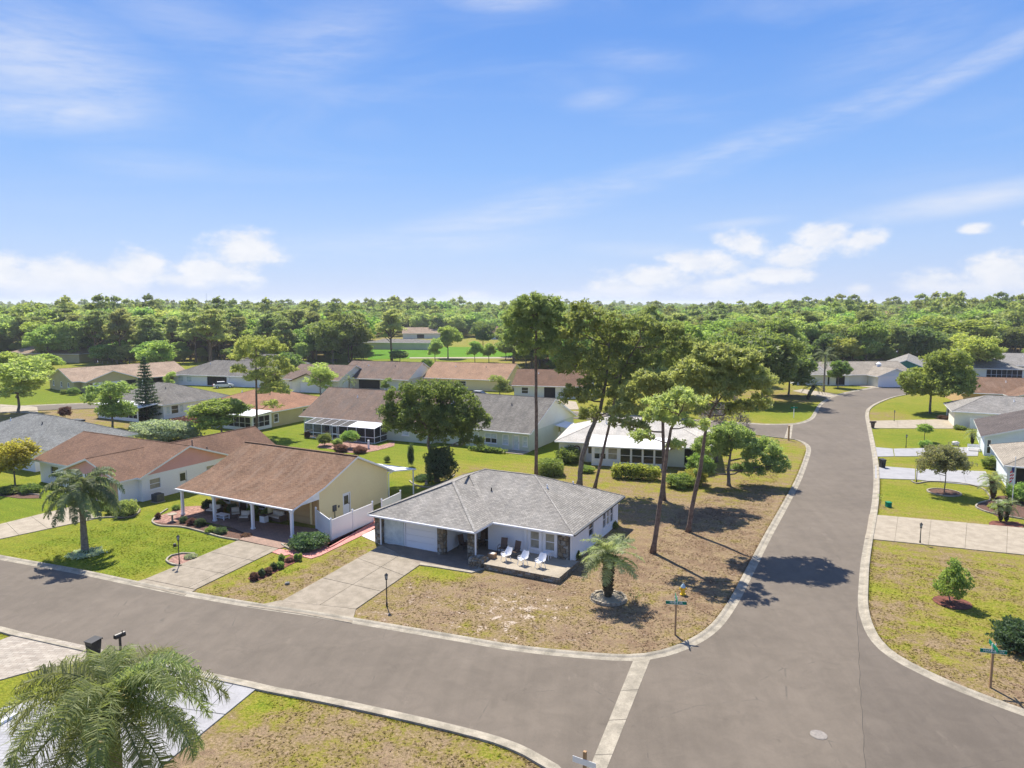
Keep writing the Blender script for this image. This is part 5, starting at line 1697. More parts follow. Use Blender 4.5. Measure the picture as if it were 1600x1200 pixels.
# --- norfolk pine
def norfolk(base, ytop, label):
    b = at(*base); h = wp(base[0], ytop, b.y).z
    r = np.random.default_rng(90)
    lim, C, B = [], [], []
    for k in range(20):
        t = k / 19; z = .7 + (h - 1.0) * t; L = (2.5 * (1 - t) ** .85 + .15)
        for j in range(7):
            a = j * .8976 + k * .5 + r.uniform(-.15, .15)
            e = Vector((L * math.cos(a), L * math.sin(a), z + .25 * L * .5))
            lim.append((Vector((0, 0, z)), e, .035, .01))
            n = int(60 * L / 2.5) + 8
            u = r.random(n) ** .8
            c = np.outer(u, [e.x, e.y, 0]) + [0, 0, z] + np.outer(u ** 2, [0, 0, .12 * L]) + r.normal(size=(n, 3)) * [.13, .13, .06]
            C.append(c)
    tm = trunk_mesh('trunk', [(0, 0, -.1), (0, 0, h * .5), (0, 0, h)], [.16, .1, .02], lim, m_barkg, 3)
    V = leaf_tris(r, np.concatenate(C), .16, 2.2)
    return tree_obj('norfolk_pine', b, tm, fast_mesh('crown', V, 3, L_norf), label)


norfolk((230, 655), 556, 'dark conical norfolk island pine with tiered branches behind the brown roof')

# --- palms
def frond_mesh(name, L, elev, droop, nl, ll, lw, mat, rmat, seed, hang=.8, wild=.12):
    """arching feather frond along +x; rachis tube and separate leaflets"""
    r = np.random.default_rng(seed)
    ts = np.linspace(0, 1, 15)
    pts = [Vector((0, 0, 0))]
    ang = elev
    for i in range(1, 15):
        ang = elev - droop * (ts[i] ** 1.25)
        pts.append(pts[-1] + Vector((math.cos(ang), 0, math.sin(ang))) * L / 14)
    mb = MB()
    mb.tube(pts, [.035 * L / 3 * (1 - .85 * t) + .004 for t in ts], 4)
    o = mb.build(name, rmat, None, uv=False)
    me_r = o.data
    V = []
    for k in range(nl):
        t = .12 + .88 * k / (nl - 1)
        f = t * 14; i = min(int(f), 13)
        p = pts[i].lerp(pts[i + 1], f - i)
        tan = (pts[i + 1] - pts[i]).normalized()
        up = Vector((0, 1, 0)).cross(tan) * -1
        l = ll * (math.sin(math.pi * min(1, t * .93 + .06)) ** .55) * r.uniform(.85, 1.1)
        for s in (-1, 1):
            side = Vector((0, s, 0))
            d0 = (side * .85 + tan * .45 + up * r.uniform(-.1 - wild, .35 + wild)).normalized()
            m_ = p + d0 * l * .5
            d1 = (d0 * (1 - hang * .6) + Vector((0, 0, -1)) * hang + Vector(r.normal(size=3)) * wild).normalized()
            e = m_ + d1 * l * .5
            w = (tan * .8 + Vector(r.normal(size=3)) * .35).normalized() * lw
            for q in (p - w * .5, p + w * .5, m_ + w * .5, m_ - w * .5):
                V.append(q)
            for q in (m_ - w * .5, m_ + w * .5, e + w * .08, e - w * .08):
                V.append(q)
    me = fast_mesh(name, np.array([tuple(v) for v in V]), 4, [mat])
    # join the rachis in
    import bmesh
    bm = bmesh.new(); bm.from_mesh(me); nf = len(bm.faces); bm.from_mesh(me_r)
    bm.faces.ensure_lookup_table()
    me.materials.append(rmat)
    for f in bm.faces[nf:]:
        f.material_index = 1
    bm.to_mesh(me); bm.free()
    bpy.data.objects.remove(o)
    return me


def palm(name, label, base, h, L, nfr, ll, lw, mat, seed, tr=.16, boots=False, lean=(0, 0), nl=46, hang=.8, elevs=(1.25, .85, .45, .05, -.35), droops=(1.5, 1.7, 1.6, 1.2, .8), bark=None, wild=.12):
    rr = random.Random(seed)
    root = empty(name, base, 0, label, 'palm tree')
    top = Vector((lean[0], lean[1], h))
    mb = MB()
    n = 14
    pts = [Vector((lean[0] * (k / n) ** 1.5, lean[1] * (k / n) ** 1.5, h * k / n - (.1 if k == 0 else 0))) for k in range(n + 1)]
    if boots:
        rad = [tr * (.85 + .5 * (k / n)) for k in range(n + 1)]
    else:
        rad = [tr * (1.25 - .35 * min(1, k / n * 2)) * (1.03 if k % 2 else .97) for k in range(n + 1)]
    mb.tube(pts, rad, 12)
    t = mb.build('trunk', bark or (m_boot if boots else m_palmb), root, uv=False, smooth=not boots)
    if boots:
        g = MB()
        for k in range(110):
            f = rr.uniform(.06, 1); a = rr.uniform(0, 6.283)
            i = min(int(f * n), n - 1)
            c = pts[i].lerp(pts[i + 1], f * n - i); rr_ = tr * (.85 + .5 * f)
            d = Vector((math.cos(a), math.sin(a), 0))
            g.beam(c + d * rr_ * .85, c + d * (rr_ + .10) + Vector((0, 0, .20)), .11, .05)
        b = g.build('old_frond_bases', bark or m_boot, root, uv=False)
        b['kind'] = 'stuff'
    else:
        g = MB(); g.tube([top - Vector((0, 0, .5)), top + Vector((0, 0, .25))], [tr * 1.15, tr * .6], 10); g.build('crownshaft', m_palmb if True else mat, root, uv=False)
    ms = [frond_mesh('frond', L * (1.0 if k else .85), elevs[k], droops[k], nl, ll, lw, mat, mat, seed + k, hang, wild) for k in range(len(elevs))]
    for k in range(nfr):
        c = int(k / nfr * len(ms))
        o = link('frond', ms[c], root)
        o.location = top + Vector((0, 0, .15 - .12 * c * .5))
        o.rotation_euler = (rr.uniform(-.25, .25), rr.uniform(-.15, .15), k * 2.399963 + rr.uniform(-.2, .2))
        s = rr.uniform(.88, 1.1)
        o.scale = (s, s, s)
    return root


cb = at(133, 862)
palm('queen_palm', 'queen palm with drooping feathery fronds on the green lawn at left', cb, 5.1, 3.7, 30, .80, .075, L_palm, 100, tr=.24, nl=60, hang=1.0, droops=(1.9, 2.1, 1.9, 1.4, .9))
cb = at(950, 934)
palm('pindo_palm', 'short thick-trunked palm in a round stone bed on the brown corner lawn', cb, 2.95, 2.35, 30, .62, .055, L_palmy, 110, tr=.30, boots=True, nl=36, hang=.35, elevs=(1.2, .85, .5, .15, -.2), droops=(1.2, 1.3, 1.2, 1.0, .9))
palm('queen_palm', 'large near palm at the lower left corner seen from above with shiny feathery fronds', (-11.4, 19.0, 0), 8.75, 3.35, 32, .80, .026, leafm('glossy_palm_leaflets', (.042, .058, .014), (.086, .108, .026), .34, rough=.5, spec=.25), 120, tr=.22, nl=135, hang=.8, elevs=(1.0, .7, .40, .1, -.3), droops=(1.9, 1.8, 1.6, 1.4, .9), wild=.35)
palm('date_palm', 'leaning brown-bottomed palm beside the road bend left side', at(1262, 624), 2.8, 2.9, 22, .5, .05, L_palmy, 130, tr=.30, boots=True, lean=(1.3, 0), nl=24, hang=.3)
palm('queen_palm', 'tall queen palm behind the leaning palm at the road bend', at(1287, 612), 8.2, 3.6, 18, .7, .07, L_palm, 140, tr=.2, nl=26, hang=.9)
palm('pygmy_palm', 'bushy palm by the entry of the house with the flagpole', at(1551, 778), 1.7, 1.7, 26, .4, .04, L_palmy, 150, tr=.22, boots=True, nl=24, hang=.3, bark=m_mulchb)
palm('pygmy_palm', 'left of the two small palms in red mulch at the right edge', at(1563, 815), 1.35, 1.0, 16, .3, .035, L_palmy, 160, tr=.10, boots=True, nl=18, hang=.3, lean=(-.12, 0))
palm('pygmy_palm', 'right of the two small palms in red mulch at the right edge', at(1572, 815), 1.5, 1.05, 16, .3, .035, L_palmy, 170, tr=.10, boots=True, nl=18, hang=.3, lean=(.22, 0))
palm('pygmy_palm', 'small palm beside the grey bench in front of the blue-grey house', at(1519, 694), 1.5, 1.3, 16, .35, .05, L_palmy, 180, tr=.14, boots=True, nl=16, hang=.3)
palm('small_palm', 'tiny palm showing against the orange-brown roof', at(388, 646), 2.0, 1.3, 12, .35, .06, L_palm, 190, tr=.12, nl=14)
palm('queen_palm', 'young palm in front of the grey-brown roofed house', at(546, 614), 3.0, 2.2, 12, .5, .08, L_palm, 195, tr=.15, nl=14)
for i, (px, pyb, h) in enumerate(((1568, 545, 13), (1577, 545, 12), (1586, 545, 14), (1594, 546, 13))):
    palm('cabbage_palm', ['first', 'second', 'third', 'last'][i] + ' from the left in the row of tall palm trunks in the far right woods', at(px, pyb + 8), h, 2.6, 10, .6, .14, L_palm, 200 + i, tr=.3, nl=10)

# --- shrubs
def shrub(name, label, base, wpx, hpx, mat, core=m_coreb, seed=0, size=None, dens=None, boxy=False, depth=None, rz=0.0, flat_=False, squash=1.0, cat='shrub', lift=0.0, group=None, stem=0.0, cards=5200):
    """clipped or loose shrub: leafy shell round a dark core, sized by its pixel extent"""
    r = np.random.default_rng(seed + 500)
    b = at(*base); k = b.y / F
    rx = wpx * k / 2; hz = hpx * k / 1.0; ry = (depth / 2) if depth else rx
    hz = max(.25, hz * (0.93) - ry * .25) if not depth else max(.3, hz * .95)
    hz *= squash
    size = size or max(.055, min(.2, rx * .09))
    n = int(min(cards, max(900, 9.0 * (rx * ry + rx * hz + ry * hz) * 4 / (size * size) * .32)))
    d = dirs(r, n)
    d = d[d[:, 2] > -.75]
    if boxy:
        q = np.abs(d).max(1, keepdims=True) ** .72
        d = d / q
    lump = 1 + .17 * np.sin(d[:, 0] * 5 + seed) * np.cos(d[:, 1] * 4.3 + seed * 2) + .12 * np.sin(d[:, 2] * 8 + d[:, 0] * 5 + seed) + .08 * np.sin(d[:, 1] * 13 + d[:, 2] * 11)
    rad = (.80 + .32 * r.random(len(d)) ** 1.6) * (lump if not boxy else 1)
    C = d * rad[:, None] * [rx, ry, hz / 2] + [0, 0, hz / 2 + lift]
    V = leaf_tris(r, C, size, 1.6, d / np.linalg.norm(d, axis=1, keepdims=True), .35)
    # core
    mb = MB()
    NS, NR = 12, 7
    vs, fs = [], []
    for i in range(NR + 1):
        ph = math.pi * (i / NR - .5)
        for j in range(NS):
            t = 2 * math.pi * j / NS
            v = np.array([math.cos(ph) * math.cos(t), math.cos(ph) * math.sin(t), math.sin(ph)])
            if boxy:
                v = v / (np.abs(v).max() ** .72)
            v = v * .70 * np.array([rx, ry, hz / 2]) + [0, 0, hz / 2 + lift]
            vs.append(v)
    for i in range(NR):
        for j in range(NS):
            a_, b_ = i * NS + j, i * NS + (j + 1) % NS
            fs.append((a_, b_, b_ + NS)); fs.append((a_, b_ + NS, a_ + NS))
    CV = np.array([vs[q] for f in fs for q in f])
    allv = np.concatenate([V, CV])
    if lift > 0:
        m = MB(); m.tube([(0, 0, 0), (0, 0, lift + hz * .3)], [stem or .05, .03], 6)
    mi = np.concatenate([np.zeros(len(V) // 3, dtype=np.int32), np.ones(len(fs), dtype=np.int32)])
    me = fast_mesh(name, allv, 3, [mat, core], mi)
    o = link(name, me)
    o.location = b; o.rotation_euler = (0, 0, rz)
    if lift > 0:
        tr_ = m.build('stem', m_barkg, o, uv=False)
    return tag(o, label, cat, group)


shrub('juniper_bush', 'dark mounded evergreen bush beside the white fence of the yellow house', (482, 856), 54, 30, L_dark, seed=1, depth=3.0, squash=.75, core=m_core)
shrub('juniper_bush', 'large grey-green spreading juniper at the right edge of the near lawn', (1598, 1012), 86, 46, L_dark, seed=2, depth=3.2, squash=.9, core=m_core, size=.11)
shrub('clipped_shrub', 'rounded clipped green shrub right of the tall pine trunk', (860, 741), 38, 30, L_hedge, seed=3, boxy=True)
shrub('dark_shrub', 'dark green shrub in front of the left corner of the cream house', (888, 722), 36, 30, L_oak, seed=4)
shrub('golden_hedge', 'long clipped golden-topped hedge under the sunroom windows', (993, 748), 72, 24, L_yhedge, seed=5, boxy=True, depth=1.5, rz=math.radians(-14))
shrub('round_shrub', 'reddish-green shrub right of the golden hedge', (1063, 761), 40, 27, L_hedge, seed=6)
shrub('round_shrub', 'green shrub rightmost of the hedge group by the cream house', (1087, 757), 34, 30, L_yhedge, seed=7)
shrub('tall_shrub', 'taller bright green shrub behind the hedge group at the cream house corner', (1093, 738), 38, 36, L_mid, seed=8)
shrub('low_shrub', 'low leafy shrub between the two leaning trunks', (917, 738), 22, 14, L_hedge, seed=9)
shrub('ivy', 'dark ivy mass climbing the base of the broad oak', (688, 754), 46, 62, L_dark, seed=10, depth=2.6, core=m_core)
shrub('low_shrub', 'low dark ground shrub spreading at the foot of the ivy', (664, 750), 30, 12, L_dark, seed=101, core=m_core)
shrub('topiary_shrub', 'round topiary shrub on a short stem in front of the screen enclosure', (547, 700), 26, 21, L_mid, seed=11, lift=.9)
shrub('round_shrub', 'dark round bush left of the topiary at the screen enclosure', (507, 697), 21, 19, L_oak, seed=12, lift=.35)
shrub('round_shrub', 'pale green small bush beside the dark round bush', (527, 696), 14, 13, L_light, seed=13)
shrub('red_shrub', 'reddish shrub in pink gravel left of the topiary stem', (532, 706), 20, 15, L_red, seed=14)
shrub('red_shrub', 'reddish shrub in pink gravel right of the topiary stem', (563, 708), 19, 14, L_red, seed=15)
shrub('red_shrub', 'small reddish shrub at the left corner of the screened house', (480, 684), 9, 12, L_red, seed=16)
shrub('round_shrub', 'small dark round bush on the lawn behind the brown roof ridge', (424, 697), 14, 13, L_oak, seed=17)
shrub('slim_evergreen', 'slim dark columnar evergreen on the lawn left of the ivy covered oak', (642, 729), 10, 36, L_dark, seed=18, depth=.8, core=m_core)
shrub('small_bush', 'small spiky bush on the lawn left of the slim evergreen', (605, 722), 9, 12, L_mid, seed=19)
shrub('fine_hedge', 'long billowing grey-green hedge behind the pink gabled house', (258, 688), 102, 32, L_grass, seed=20, depth=5, core=m_coreb, cards=9000, size=.2)
shrub('red_shrub', 'reddish-brown shrub between the hedge and the white patio roof', (292, 662), 40, 16, L_red, seed=21)
shrub('pale_shrub', 'pale pinkish shrub left behind the billowing hedge', (232, 672), 36, 18, L_grass, seed=22)
shrub('dark_shrub', 'dark shrub left of the billowing hedge', (212, 678), 18, 20, L_oak, seed=23)
shrub('round_shrub', 'green shrub at the corner of the white wall beside the queen palm', (197, 806), 32, 30, L_light, seed=24)
shrub('dark_shrub', 'dark shrub behind the green shrub beside the queen palm', (180, 802), 26, 22, L_oak, seed=25)
YB = put_tree('yellow', (24, 760), 686, 'bright yellow-green bushy tree at the left edge beside the brown roof', 'tree', 84, mat=leafm('bright_yellow_green_leaves', (.10, .12, .014), (.17, .18, .022), .42))
shrub('dark_shrub', 'dark low shrub under the bright yellow-green tree, left one', (20, 770), 34, 16, L_oak, seed=26)
shrub('dark_shrub', 'dark low shrub under the bright yellow-green tree, right one', (48, 770), 28, 18, L_oak, seed=27)
shrub('white_flowers', 'grey-green low plants ringing the foot of the queen palm', (133, 866), 46, 12, L_grass, seed=28, squash=.8)
shrub('round_shrub', 'large round clipped shrub left of the bushy palm by the blue-grey house', (1548, 732), 24, 24, L_mid, seed=29)
shrub('round_shrub', 'large round clipped shrub at the right edge in front of the flagpole', (1592, 785), 34, 36, L_mid, seed=30)
shrub('flowering_shrub', 'round green shrub with pink flowers on the lawn before the beige house', (1446, 699), 17, 14, L_mid, seed=31)
shrub('topiary_shrub', 'lollipop shrub behind the flowering shrub on the right lawn', (1444, 690), 22, 17, L_mid, seed=32, lift=1.3)
shrub('red_shrub', 'red-leaved shrub at the left corner of the beige house', (1474, 655), 18, 9, L_red, seed=33)
shrub('dark_shrub', 'small dark shrub against the beige house side wall', (1499, 671), 16, 9, L_oak, seed=34)
shrub('round_shrub', 'dark round bush left of the khaki house garage', (100, 616), 10, 9, L_oak, seed=35)
shrub('round_shrub', 'larger dark bush right of the round bush at the khaki house', (115, 617), 15, 14, L_oak, seed=36)
shrub('small_tree', 'small reddish bushy tree on the dry lawn beyond the blue-grey roof', (102, 656), 18, 18, L_red, seed=37, lift=.6)
shrub('dark_shrub', 'dark shrub beside the far house left of the white hip-roofed one', (253, 596), 18, 11, L_oak, seed=38)
shrub('palm_shrub', 'golden fern-like shrub at the foot of the two small palms', (1562, 795), 30, 10, L_yhedge, seed=39)
shrub('low_hedge', 'low dark hedge along the sage house wall', (762, 706), 60, 9, L_oak, seed=40, depth=1.1, rz=math.radians(-27))
shrub('round_shrub', 'dark shrub by the awning on the right side of the sage house', (885, 664), 18, 14, L_oak, seed=41)
shrub('dark_shrub', 'dark shrub at the white corner house side wall behind the pindo palm', (899, 872), 18, 16, L_oak, seed=42)
shrub('dark_shrub', 'leafy shrub under the side windows of the corner house', (957, 824), 18, 12, L_oak, seed=43)
shrub('white_flowers', 'pale flowering plants beside the lamp post on the left lawn', (298, 872), 18, 9, L_grass, seed=44)
rs = random.Random(5)
for i, (px, py, w_, h_, mt_) in enumerate([(371, 903 - 3, 13, 13, 'L_red'), (378, 890, 9, 14, 'L_mid')]):
    pass
for i, (px, py, w_, h_, mt_, lb) in enumerate([(397, 906, 13, 15, L_red, 'deep red leafed bush at the street end of the planting strip'),
                                              (409, 901, 10, 15, L_dark, 'dark upright bush second from the street in the planting strip'),
                                              (419, 897, 12, 13, L_red, 'reddish bush third from the street in the planting strip'),
                                              (428, 891, 10, 14, L_dark, 'dark bush in the middle of the planting strip'),
                                              (438, 888, 11, 13, L_mid, 'green bush just past the middle of the planting strip'),
                                              (440, 878, 9, 15, L_mid, 'upright green bush in the planting strip'),
                                              (452, 878, 12, 8, L_red, 'low reddish bush near the pink walkway'),
                                              (463, 876, 7, 13, L_mid, 'left of two small cone bushes at the pink walkway'),
                                              (469, 876, 6, 13, L_mid, 'right of two small cone bushes at the pink walkway')]):
    shrub('bush', lb, (px, py), w_, h_, mt_, seed=60 + i, core=m_core)
for i, (px, py, w_, h_, mt_) in enumerate([(247, 811, 8, 12, L_red), (287, 817, 12, 12, L_dark), (300, 820, 14, 13, L_red), (313, 822, 16, 15, L_dark), (330, 832, 16, 12, L_mid), (345, 834, 18, 13, L_dark), (385, 838, 16, 6, L_red), (275, 797, 12, 10, L_mid)]):
    shrub('bed_plant', ['small red plant at the outer tip of the porch bed', 'dark plant before the left porch post', 'reddish plant second along the porch bed', 'dark spiky plant third along the porch bed',
                        'green plant in the middle of the porch bed', 'dark plant before the second porch post', 'low plants at the right end of the porch bed', 'plant behind the left porch post'][i], (px, py), w_, h_, mt_, seed=80 + i, core=m_core)

c = ring((1475, 770), 1.55, m_mulchb); ring_edge(c, 1.55)
c = ring((1488, 942), 1.15, m_mulch, .04)
c = ring((133, 863), 1.1, m_mulchb, .03)
c = at(951, 936)
mb = MB()
struct(flat([(c.x + 1.28 * math.cos(t * .2618), c.y + 1.28 * math.sin(t * .2618)) for t in range(24)], .035, 'stone_ring_base', m_conc2))
bedr = empty('tree_ring', c, 0, 'round bed edged with pale stones around the pindo palm', 'stone ring')
for k in range(22):
    t0 = k * 2 * math.pi / 22
    g = MB(); g.box(-.15, .15, -.09, .09, 0, .17 + .03 * (k % 3)); s_ = g.build('edging_stone', m_conc2, bedr)
    s_.location = (1.12 * math.cos(t0), 1.12 * math.sin(t0), 0); s_.rotation_euler = (0, 0, t0 + math.pi / 2)
flm = flat([(1.02 * math.cos(t * .2618), 1.02 * math.sin(t * .2618)) for t in range(24)], .12, 'gravel_fill', m_conc2, bedr, thick=.1)

# --- the woods
def px_of(x, y):
    return 800 + F * x / y


def ymin(px):
    if px < 60: return 262
    if px < 250: return 236
    if px < 575: return 240
    if px < 665: return 430
    if px < 800: return 415
    if px < 1170: return 205
    if px < 1440: return 222
    return 238


rf = random.Random(77)
cand = []
Y = 195.0
while Y < 3600:
    sp = 8.2 if Y < 420 else 8.2 + (Y - 420) * .018
    xm = Y * .80 + 30
    x = -xm
    while x < xm:
        cx, cy = x + rf.uniform(-.42, .42) * sp, Y + rf.uniform(-.42, .42) * sp
        p = px_of(cx, cy)
        ok = cy > ymin(p)
        if cy < 330 and 1490 < p < 1640 and cy < 262: ok = False
        if 566 < p < 800 and cy < 360: ok = False
        if abs(cx - (-262)) < 30 and abs(cy - 370) < 60: ok = False
        if ok and rf.random() < .94:
            cand.append((cy, cx))
        x += sp
    Y += sp
cand.sort()
near, far = cand[:215], cand[215:]
grp = {'pine': 'pines at the edge of the woods', 'oak': 'oaks at the edge of the woods', 'broad': 'broadleaf trees at the edge of the woods', 'yellow': 'yellow-green trees at the edge of the woods'}
lab = {'pine': 'one of the tall pines with high airy crown in the woods behind the houses', 'oak': 'one of the dark rounded oaks in the woods behind the houses',
       'broad': 'one of the mid green broadleaf trees in the woods behind the houses', 'yellow': 'one of the yellow-green low trees in the woods behind the houses'}


def pick(px, y):
    q = rf.random()
    if px < 575: return 'pine' if q < .50 else 'broad' if q < .78 else 'oak' if q < .94 else 'yellow'
    if px < 1200: return 'oak' if q < .4 else 'broad' if q < .72 else 'pine' if q < .92 else 'yellow'
    return 'oak' if q < .42 else 'broad' if q < .7 else 'pine' if q < .88 else 'yellow'


for y, x in near:
    k = pick(px_of(x, y), y)
    tm, cm, Ht, R_ = VA[k][rf.randrange(len(VA[k]))]
    h = {'pine': rf.uniform(13.5, 18), 'oak': rf.uniform(11, 15.5), 'broad': rf.uniform(12.5, 17), 'yellow': rf.uniform(8, 12)}[k]
    if 1360 < px_of(x, y) < 1420: h = min(h, 12.5)
    s = h / Ht
    sr = s * rf.uniform(1.1, 1.5)
    tree_obj({'pine': 'pine_tree', 'oak': 'oak_tree', 'broad': 'broadleaf_tree', 'yellow': 'oak_tree'}[k], (x, y, 0), tm, cm, lab[k], 'tree', grp[k], rf.uniform(0, 6.28), (sr, sr, s))


# understorey that closes the gaps between the trunks
ug = 'understorey shrubs at the foot of the woods'
for k in range(85):
    p = rf.choice([rf.uniform(-40, 575), rf.uniform(-40, 575), rf.uniform(820, 1640)])
    y = ymin(p) + rf.uniform(-4, 16)
    if 1170 < p < 1640 or p < 60: y += 8
    x = (p - 800) * y / F
    tm, cm, Ht, R_ = VA['oak'][k % 3] if k % 2 else VA['broad'][k % 3]
    h = rf.uniform(3.5, 8.0)
    tree_obj('understorey_tree', (x, y, 0), tm, cm, 'one of the low bushy trees filling the foot of the woods behind the houses', 'tree', ug, rf.uniform(0, 6.28), (h / Ht * 1.5, h / Ht * 1.5, h / Ht))


def lowpoly(seed, kind, mat):
    Ht, R_, th = (17, 4.2, 8) if kind == 'pine' else (13, 5.8, 2)
    tm, cm, _, _ = variant(seed, Ht, R_, th, 9, .30, 1.1, 16, .62, mat, m_barkg, 'pine' if kind == 'pine' else 'round', limbs=False)
    return cm


protos = [lowpoly(300, 'oak', L_oak), lowpoly(301, 'oak', L_mid), lowpoly(302, 'pine', L_pine), lowpoly(303, 'oak', L_light), lowpoly(304, 'oak', L_mid)]


def woods(items):
    me = bpy.data.meshes.new('far_woods')
    me.vertices.add(len(items))
    co = np.array([(x, y, 0) for y, x in items], dtype=np.float32)
    me.vertices.foreach_set('co', co.ravel())
    idx = [rf.choices(range(5), (4, 4, 2, 1, 3))[0] for _ in items]
    sc = []
    for (y, x), i in zip(items, idx):
        h = rf.uniform(.85, 1.22) * (1.0 if i != 2 else .95)
        h *= 1.12 + .22 * math.sin(x * .011 + y * .004) * math.cos(x * .0037 - y * .009)
        if rf.random() < .04: h *= 1.2
        p = px_of(x, y)
        if 1360 < p < 1420 and y < 500: h *= .72
        sc.append(h)
    for nm, t, v in (('idx', 'INT', idx), ('scl', 'FLOAT', sc), ('rot', 'FLOAT', [rf.uniform(0, 6.28) for _ in items])):
        me.attributes.new(nm, t, 'POINT').data.foreach_set('value', v)
    o = link('far_woods', me)
    stuff(o, 'distant woods reaching to the horizon behind the houses', 'woods')
    ng = bpy.data.node_groups.new('scatter_trees', 'GeometryNodeTree')
    ng.interface.new_socket('Geometry', in_out='INPUT', socket_type='NodeSocketGeometry')
    ng.interface.new_socket('Geometry', in_out='OUTPUT', socket_type='NodeSocketGeometry')
    T = NT(ng)
    gi, go = T.node('NodeGroupInput'), T.node('NodeGroupOutput')
    m2p = T.node('GeometryNodeMeshToPoints')
    T.l.new(gi.outputs[0], m2p.inputs[0])
    gj = T.node('GeometryNodeJoinGeometry')
    for pm in protos:
        po = bpy.data.objects.new('tree_source', pm)      # never linked to the scene: only a source of geometry
        oi = T.node('GeometryNodeObjectInfo')
        oi.inputs['Object'].default_value = po
        oi.inputs['As Instance'].default_value = True
        T.l.new(oi.outputs['Geometry'], gj.inputs[0])
    iop = T.node('GeometryNodeInstanceOnPoints')
    T.l.new(m2p.outputs[0], iop.inputs['Points'])
    T.l.new(gj.outputs[0], iop.inputs['Instance'])
    iop.inputs['Pick Instance'].default_value = True

    def attr(n, t):
        a = T.node('GeometryNodeInputNamedAttribute', data_type=t)
        a.inputs['Name'].default_value = n
        return a.outputs[0]
    T.l.new(attr('idx', 'INT'), iop.inputs['Instance Index'])
    T.l.new(T.comb(0.0, 0.0, attr('rot', 'FLOAT')), iop.inputs['Rotation'])
    s = attr('scl', 'FLOAT')
    T.l.new(T.comb(T.math('MULTIPLY', s, 1.15), T.math('MULTIPLY', s, 1.15), s), iop.inputs['Scale'])
    T.l.new(iop.outputs[0], go.inputs[0])
    md = o.modifiers.new('scatter', 'NODES')
    md.node_group = ng


woods(far)
print('trees near', len(near), 'far', len(far))

# ------------------------------------------------------------------ street furniture and small things
def lamp_post(px, ptop, label, arm=False):
    b = at(*px); h = wp(px[0], ptop, b.y).z
    r = empty('lamp_post', b, 0, label, 'lamp post', 'black yard lamp posts')
    g = MB(); g.tube([(0, 0, 0), (0, 0, .25), (0, 0, .27), (0, 0, h - .45)], [.07, .06, .04, .035], 8); g.build('post', m_black, r)
    g = MB(); g.tube([(0, 0, h - .45), (0, 0, h - .42), (0, 0, h - .38)], [.05, .09, .07], 6)
    for k in range(6):
        t = k * math.pi / 3
        g.beam((.07 * math.cos(t), .07 * math.sin(t), h - .39), (.11 * math.cos(t), .11 * math.sin(t), h - .12), .02)
    g.tube([(0, 0, h - .13), (0, 0, h - .11), (0, 0, h - .02), (0, 0, h + .04)], [.11, .15, .05, .01], 6)
    l = g.build('lantern', m_black, r)
    g = MB(); g.tube([(0, 0, h - .37), (0, 0, h - .14)], [.06, .09], 6); g.build('lantern_glass', m_lblind, l)
    if arm:
        g = MB(); g.beam((0, 0, h * .66), (-.3, 0, h * .66), .04); g.box(-.36, -.2, -.1, .1, h * .62, h * .72); g.build('name_arm', m_black, r)
    return r


lamp_post((604.5, 947), 896, 'black lamp post on the brown lawn right of the main driveway')
lamp_post((280.5, 884), 836, 'black lamp post in the gravel bed beside the yellow house driveway', True)
lamp_post((1437.5, 849), 817, 'dark lamp post below the wide cream driveway on the right', )
lamp_post((1415.5, 699.5), 679, 'lamp post on the lawn between cream and white driveways on the right')
lamp_post((1397, 658.5), 641, 'farthest lamp post on the right, on the lawn below the street tree')
lamp_post((1432, 753), 727, 'lamp post beside the white driveway left of the crape myrtle')


def text_obj(txt, size, parent, loc, rot):
    cu = bpy.data.curves.new('lettering', 'FONT')
    cu.body = txt; cu.size = size; cu.extrude = .003; cu.align_x = 'CENTER'; cu.align_y = 'CENTER'
    o = bpy.data.objects.new('lettering', cu)
    dg = bpy.context.evaluated_depsgraph_get()
    COL.objects.link(o)
    dg.update()
    me = bpy.data.meshes.new_from_object(o.evaluated_get(bpy.context.evaluated_depsgraph_get()))
    bpy.data.objects.remove(o)
    me.materials.clear(); me.materials.append(m_text)
    o = link('lettering', me, parent)
    o.location = loc; o.rotation_euler = rot
    return o


def street_sign(px, ptop, label, txt, rz, txt2=None, lean=0.0):
    b = at(*px); h = wp(px[0], ptop, b.y).z
    r = empty('street_sign', b, rz, label, 'street sign')
    r.rotation_euler = (0, lean, rz)
    g = MB(); g.box(-.055, .055, -.055, .055, 0, h - .28); g.build('post', m_post, r)
    zc = h - .45
    g = MB(); g.box(-.62, .62, -.075, -.060, zc - .11, zc + .11); p = g.build('name_plate', m_green, r)
    g = MB()
    for a in ((-.62, .62, zc + .095, zc + .11), (-.62, .62, zc - .11, zc - .095)):
        g.box(a[0], a[1], -.079, -.0755, a[2], a[3])
    g.build('plate_border', m_text, p)
    text_obj(txt, .17, p, (0, -.078, zc), (math.pi / 2, 0, 0))
    g = MB(); g.box(-.012, .012, -.55, .55, zc + .16, zc + .38); p2 = g.build('name_plate', m_green, r)
    for x in (-.08, .08):
        g = MB(); g.box(x - .02, x + .02, -.08, -.05, zc - .05, zc + .42); g.build('bracket', m_gwhite, r)
    return r


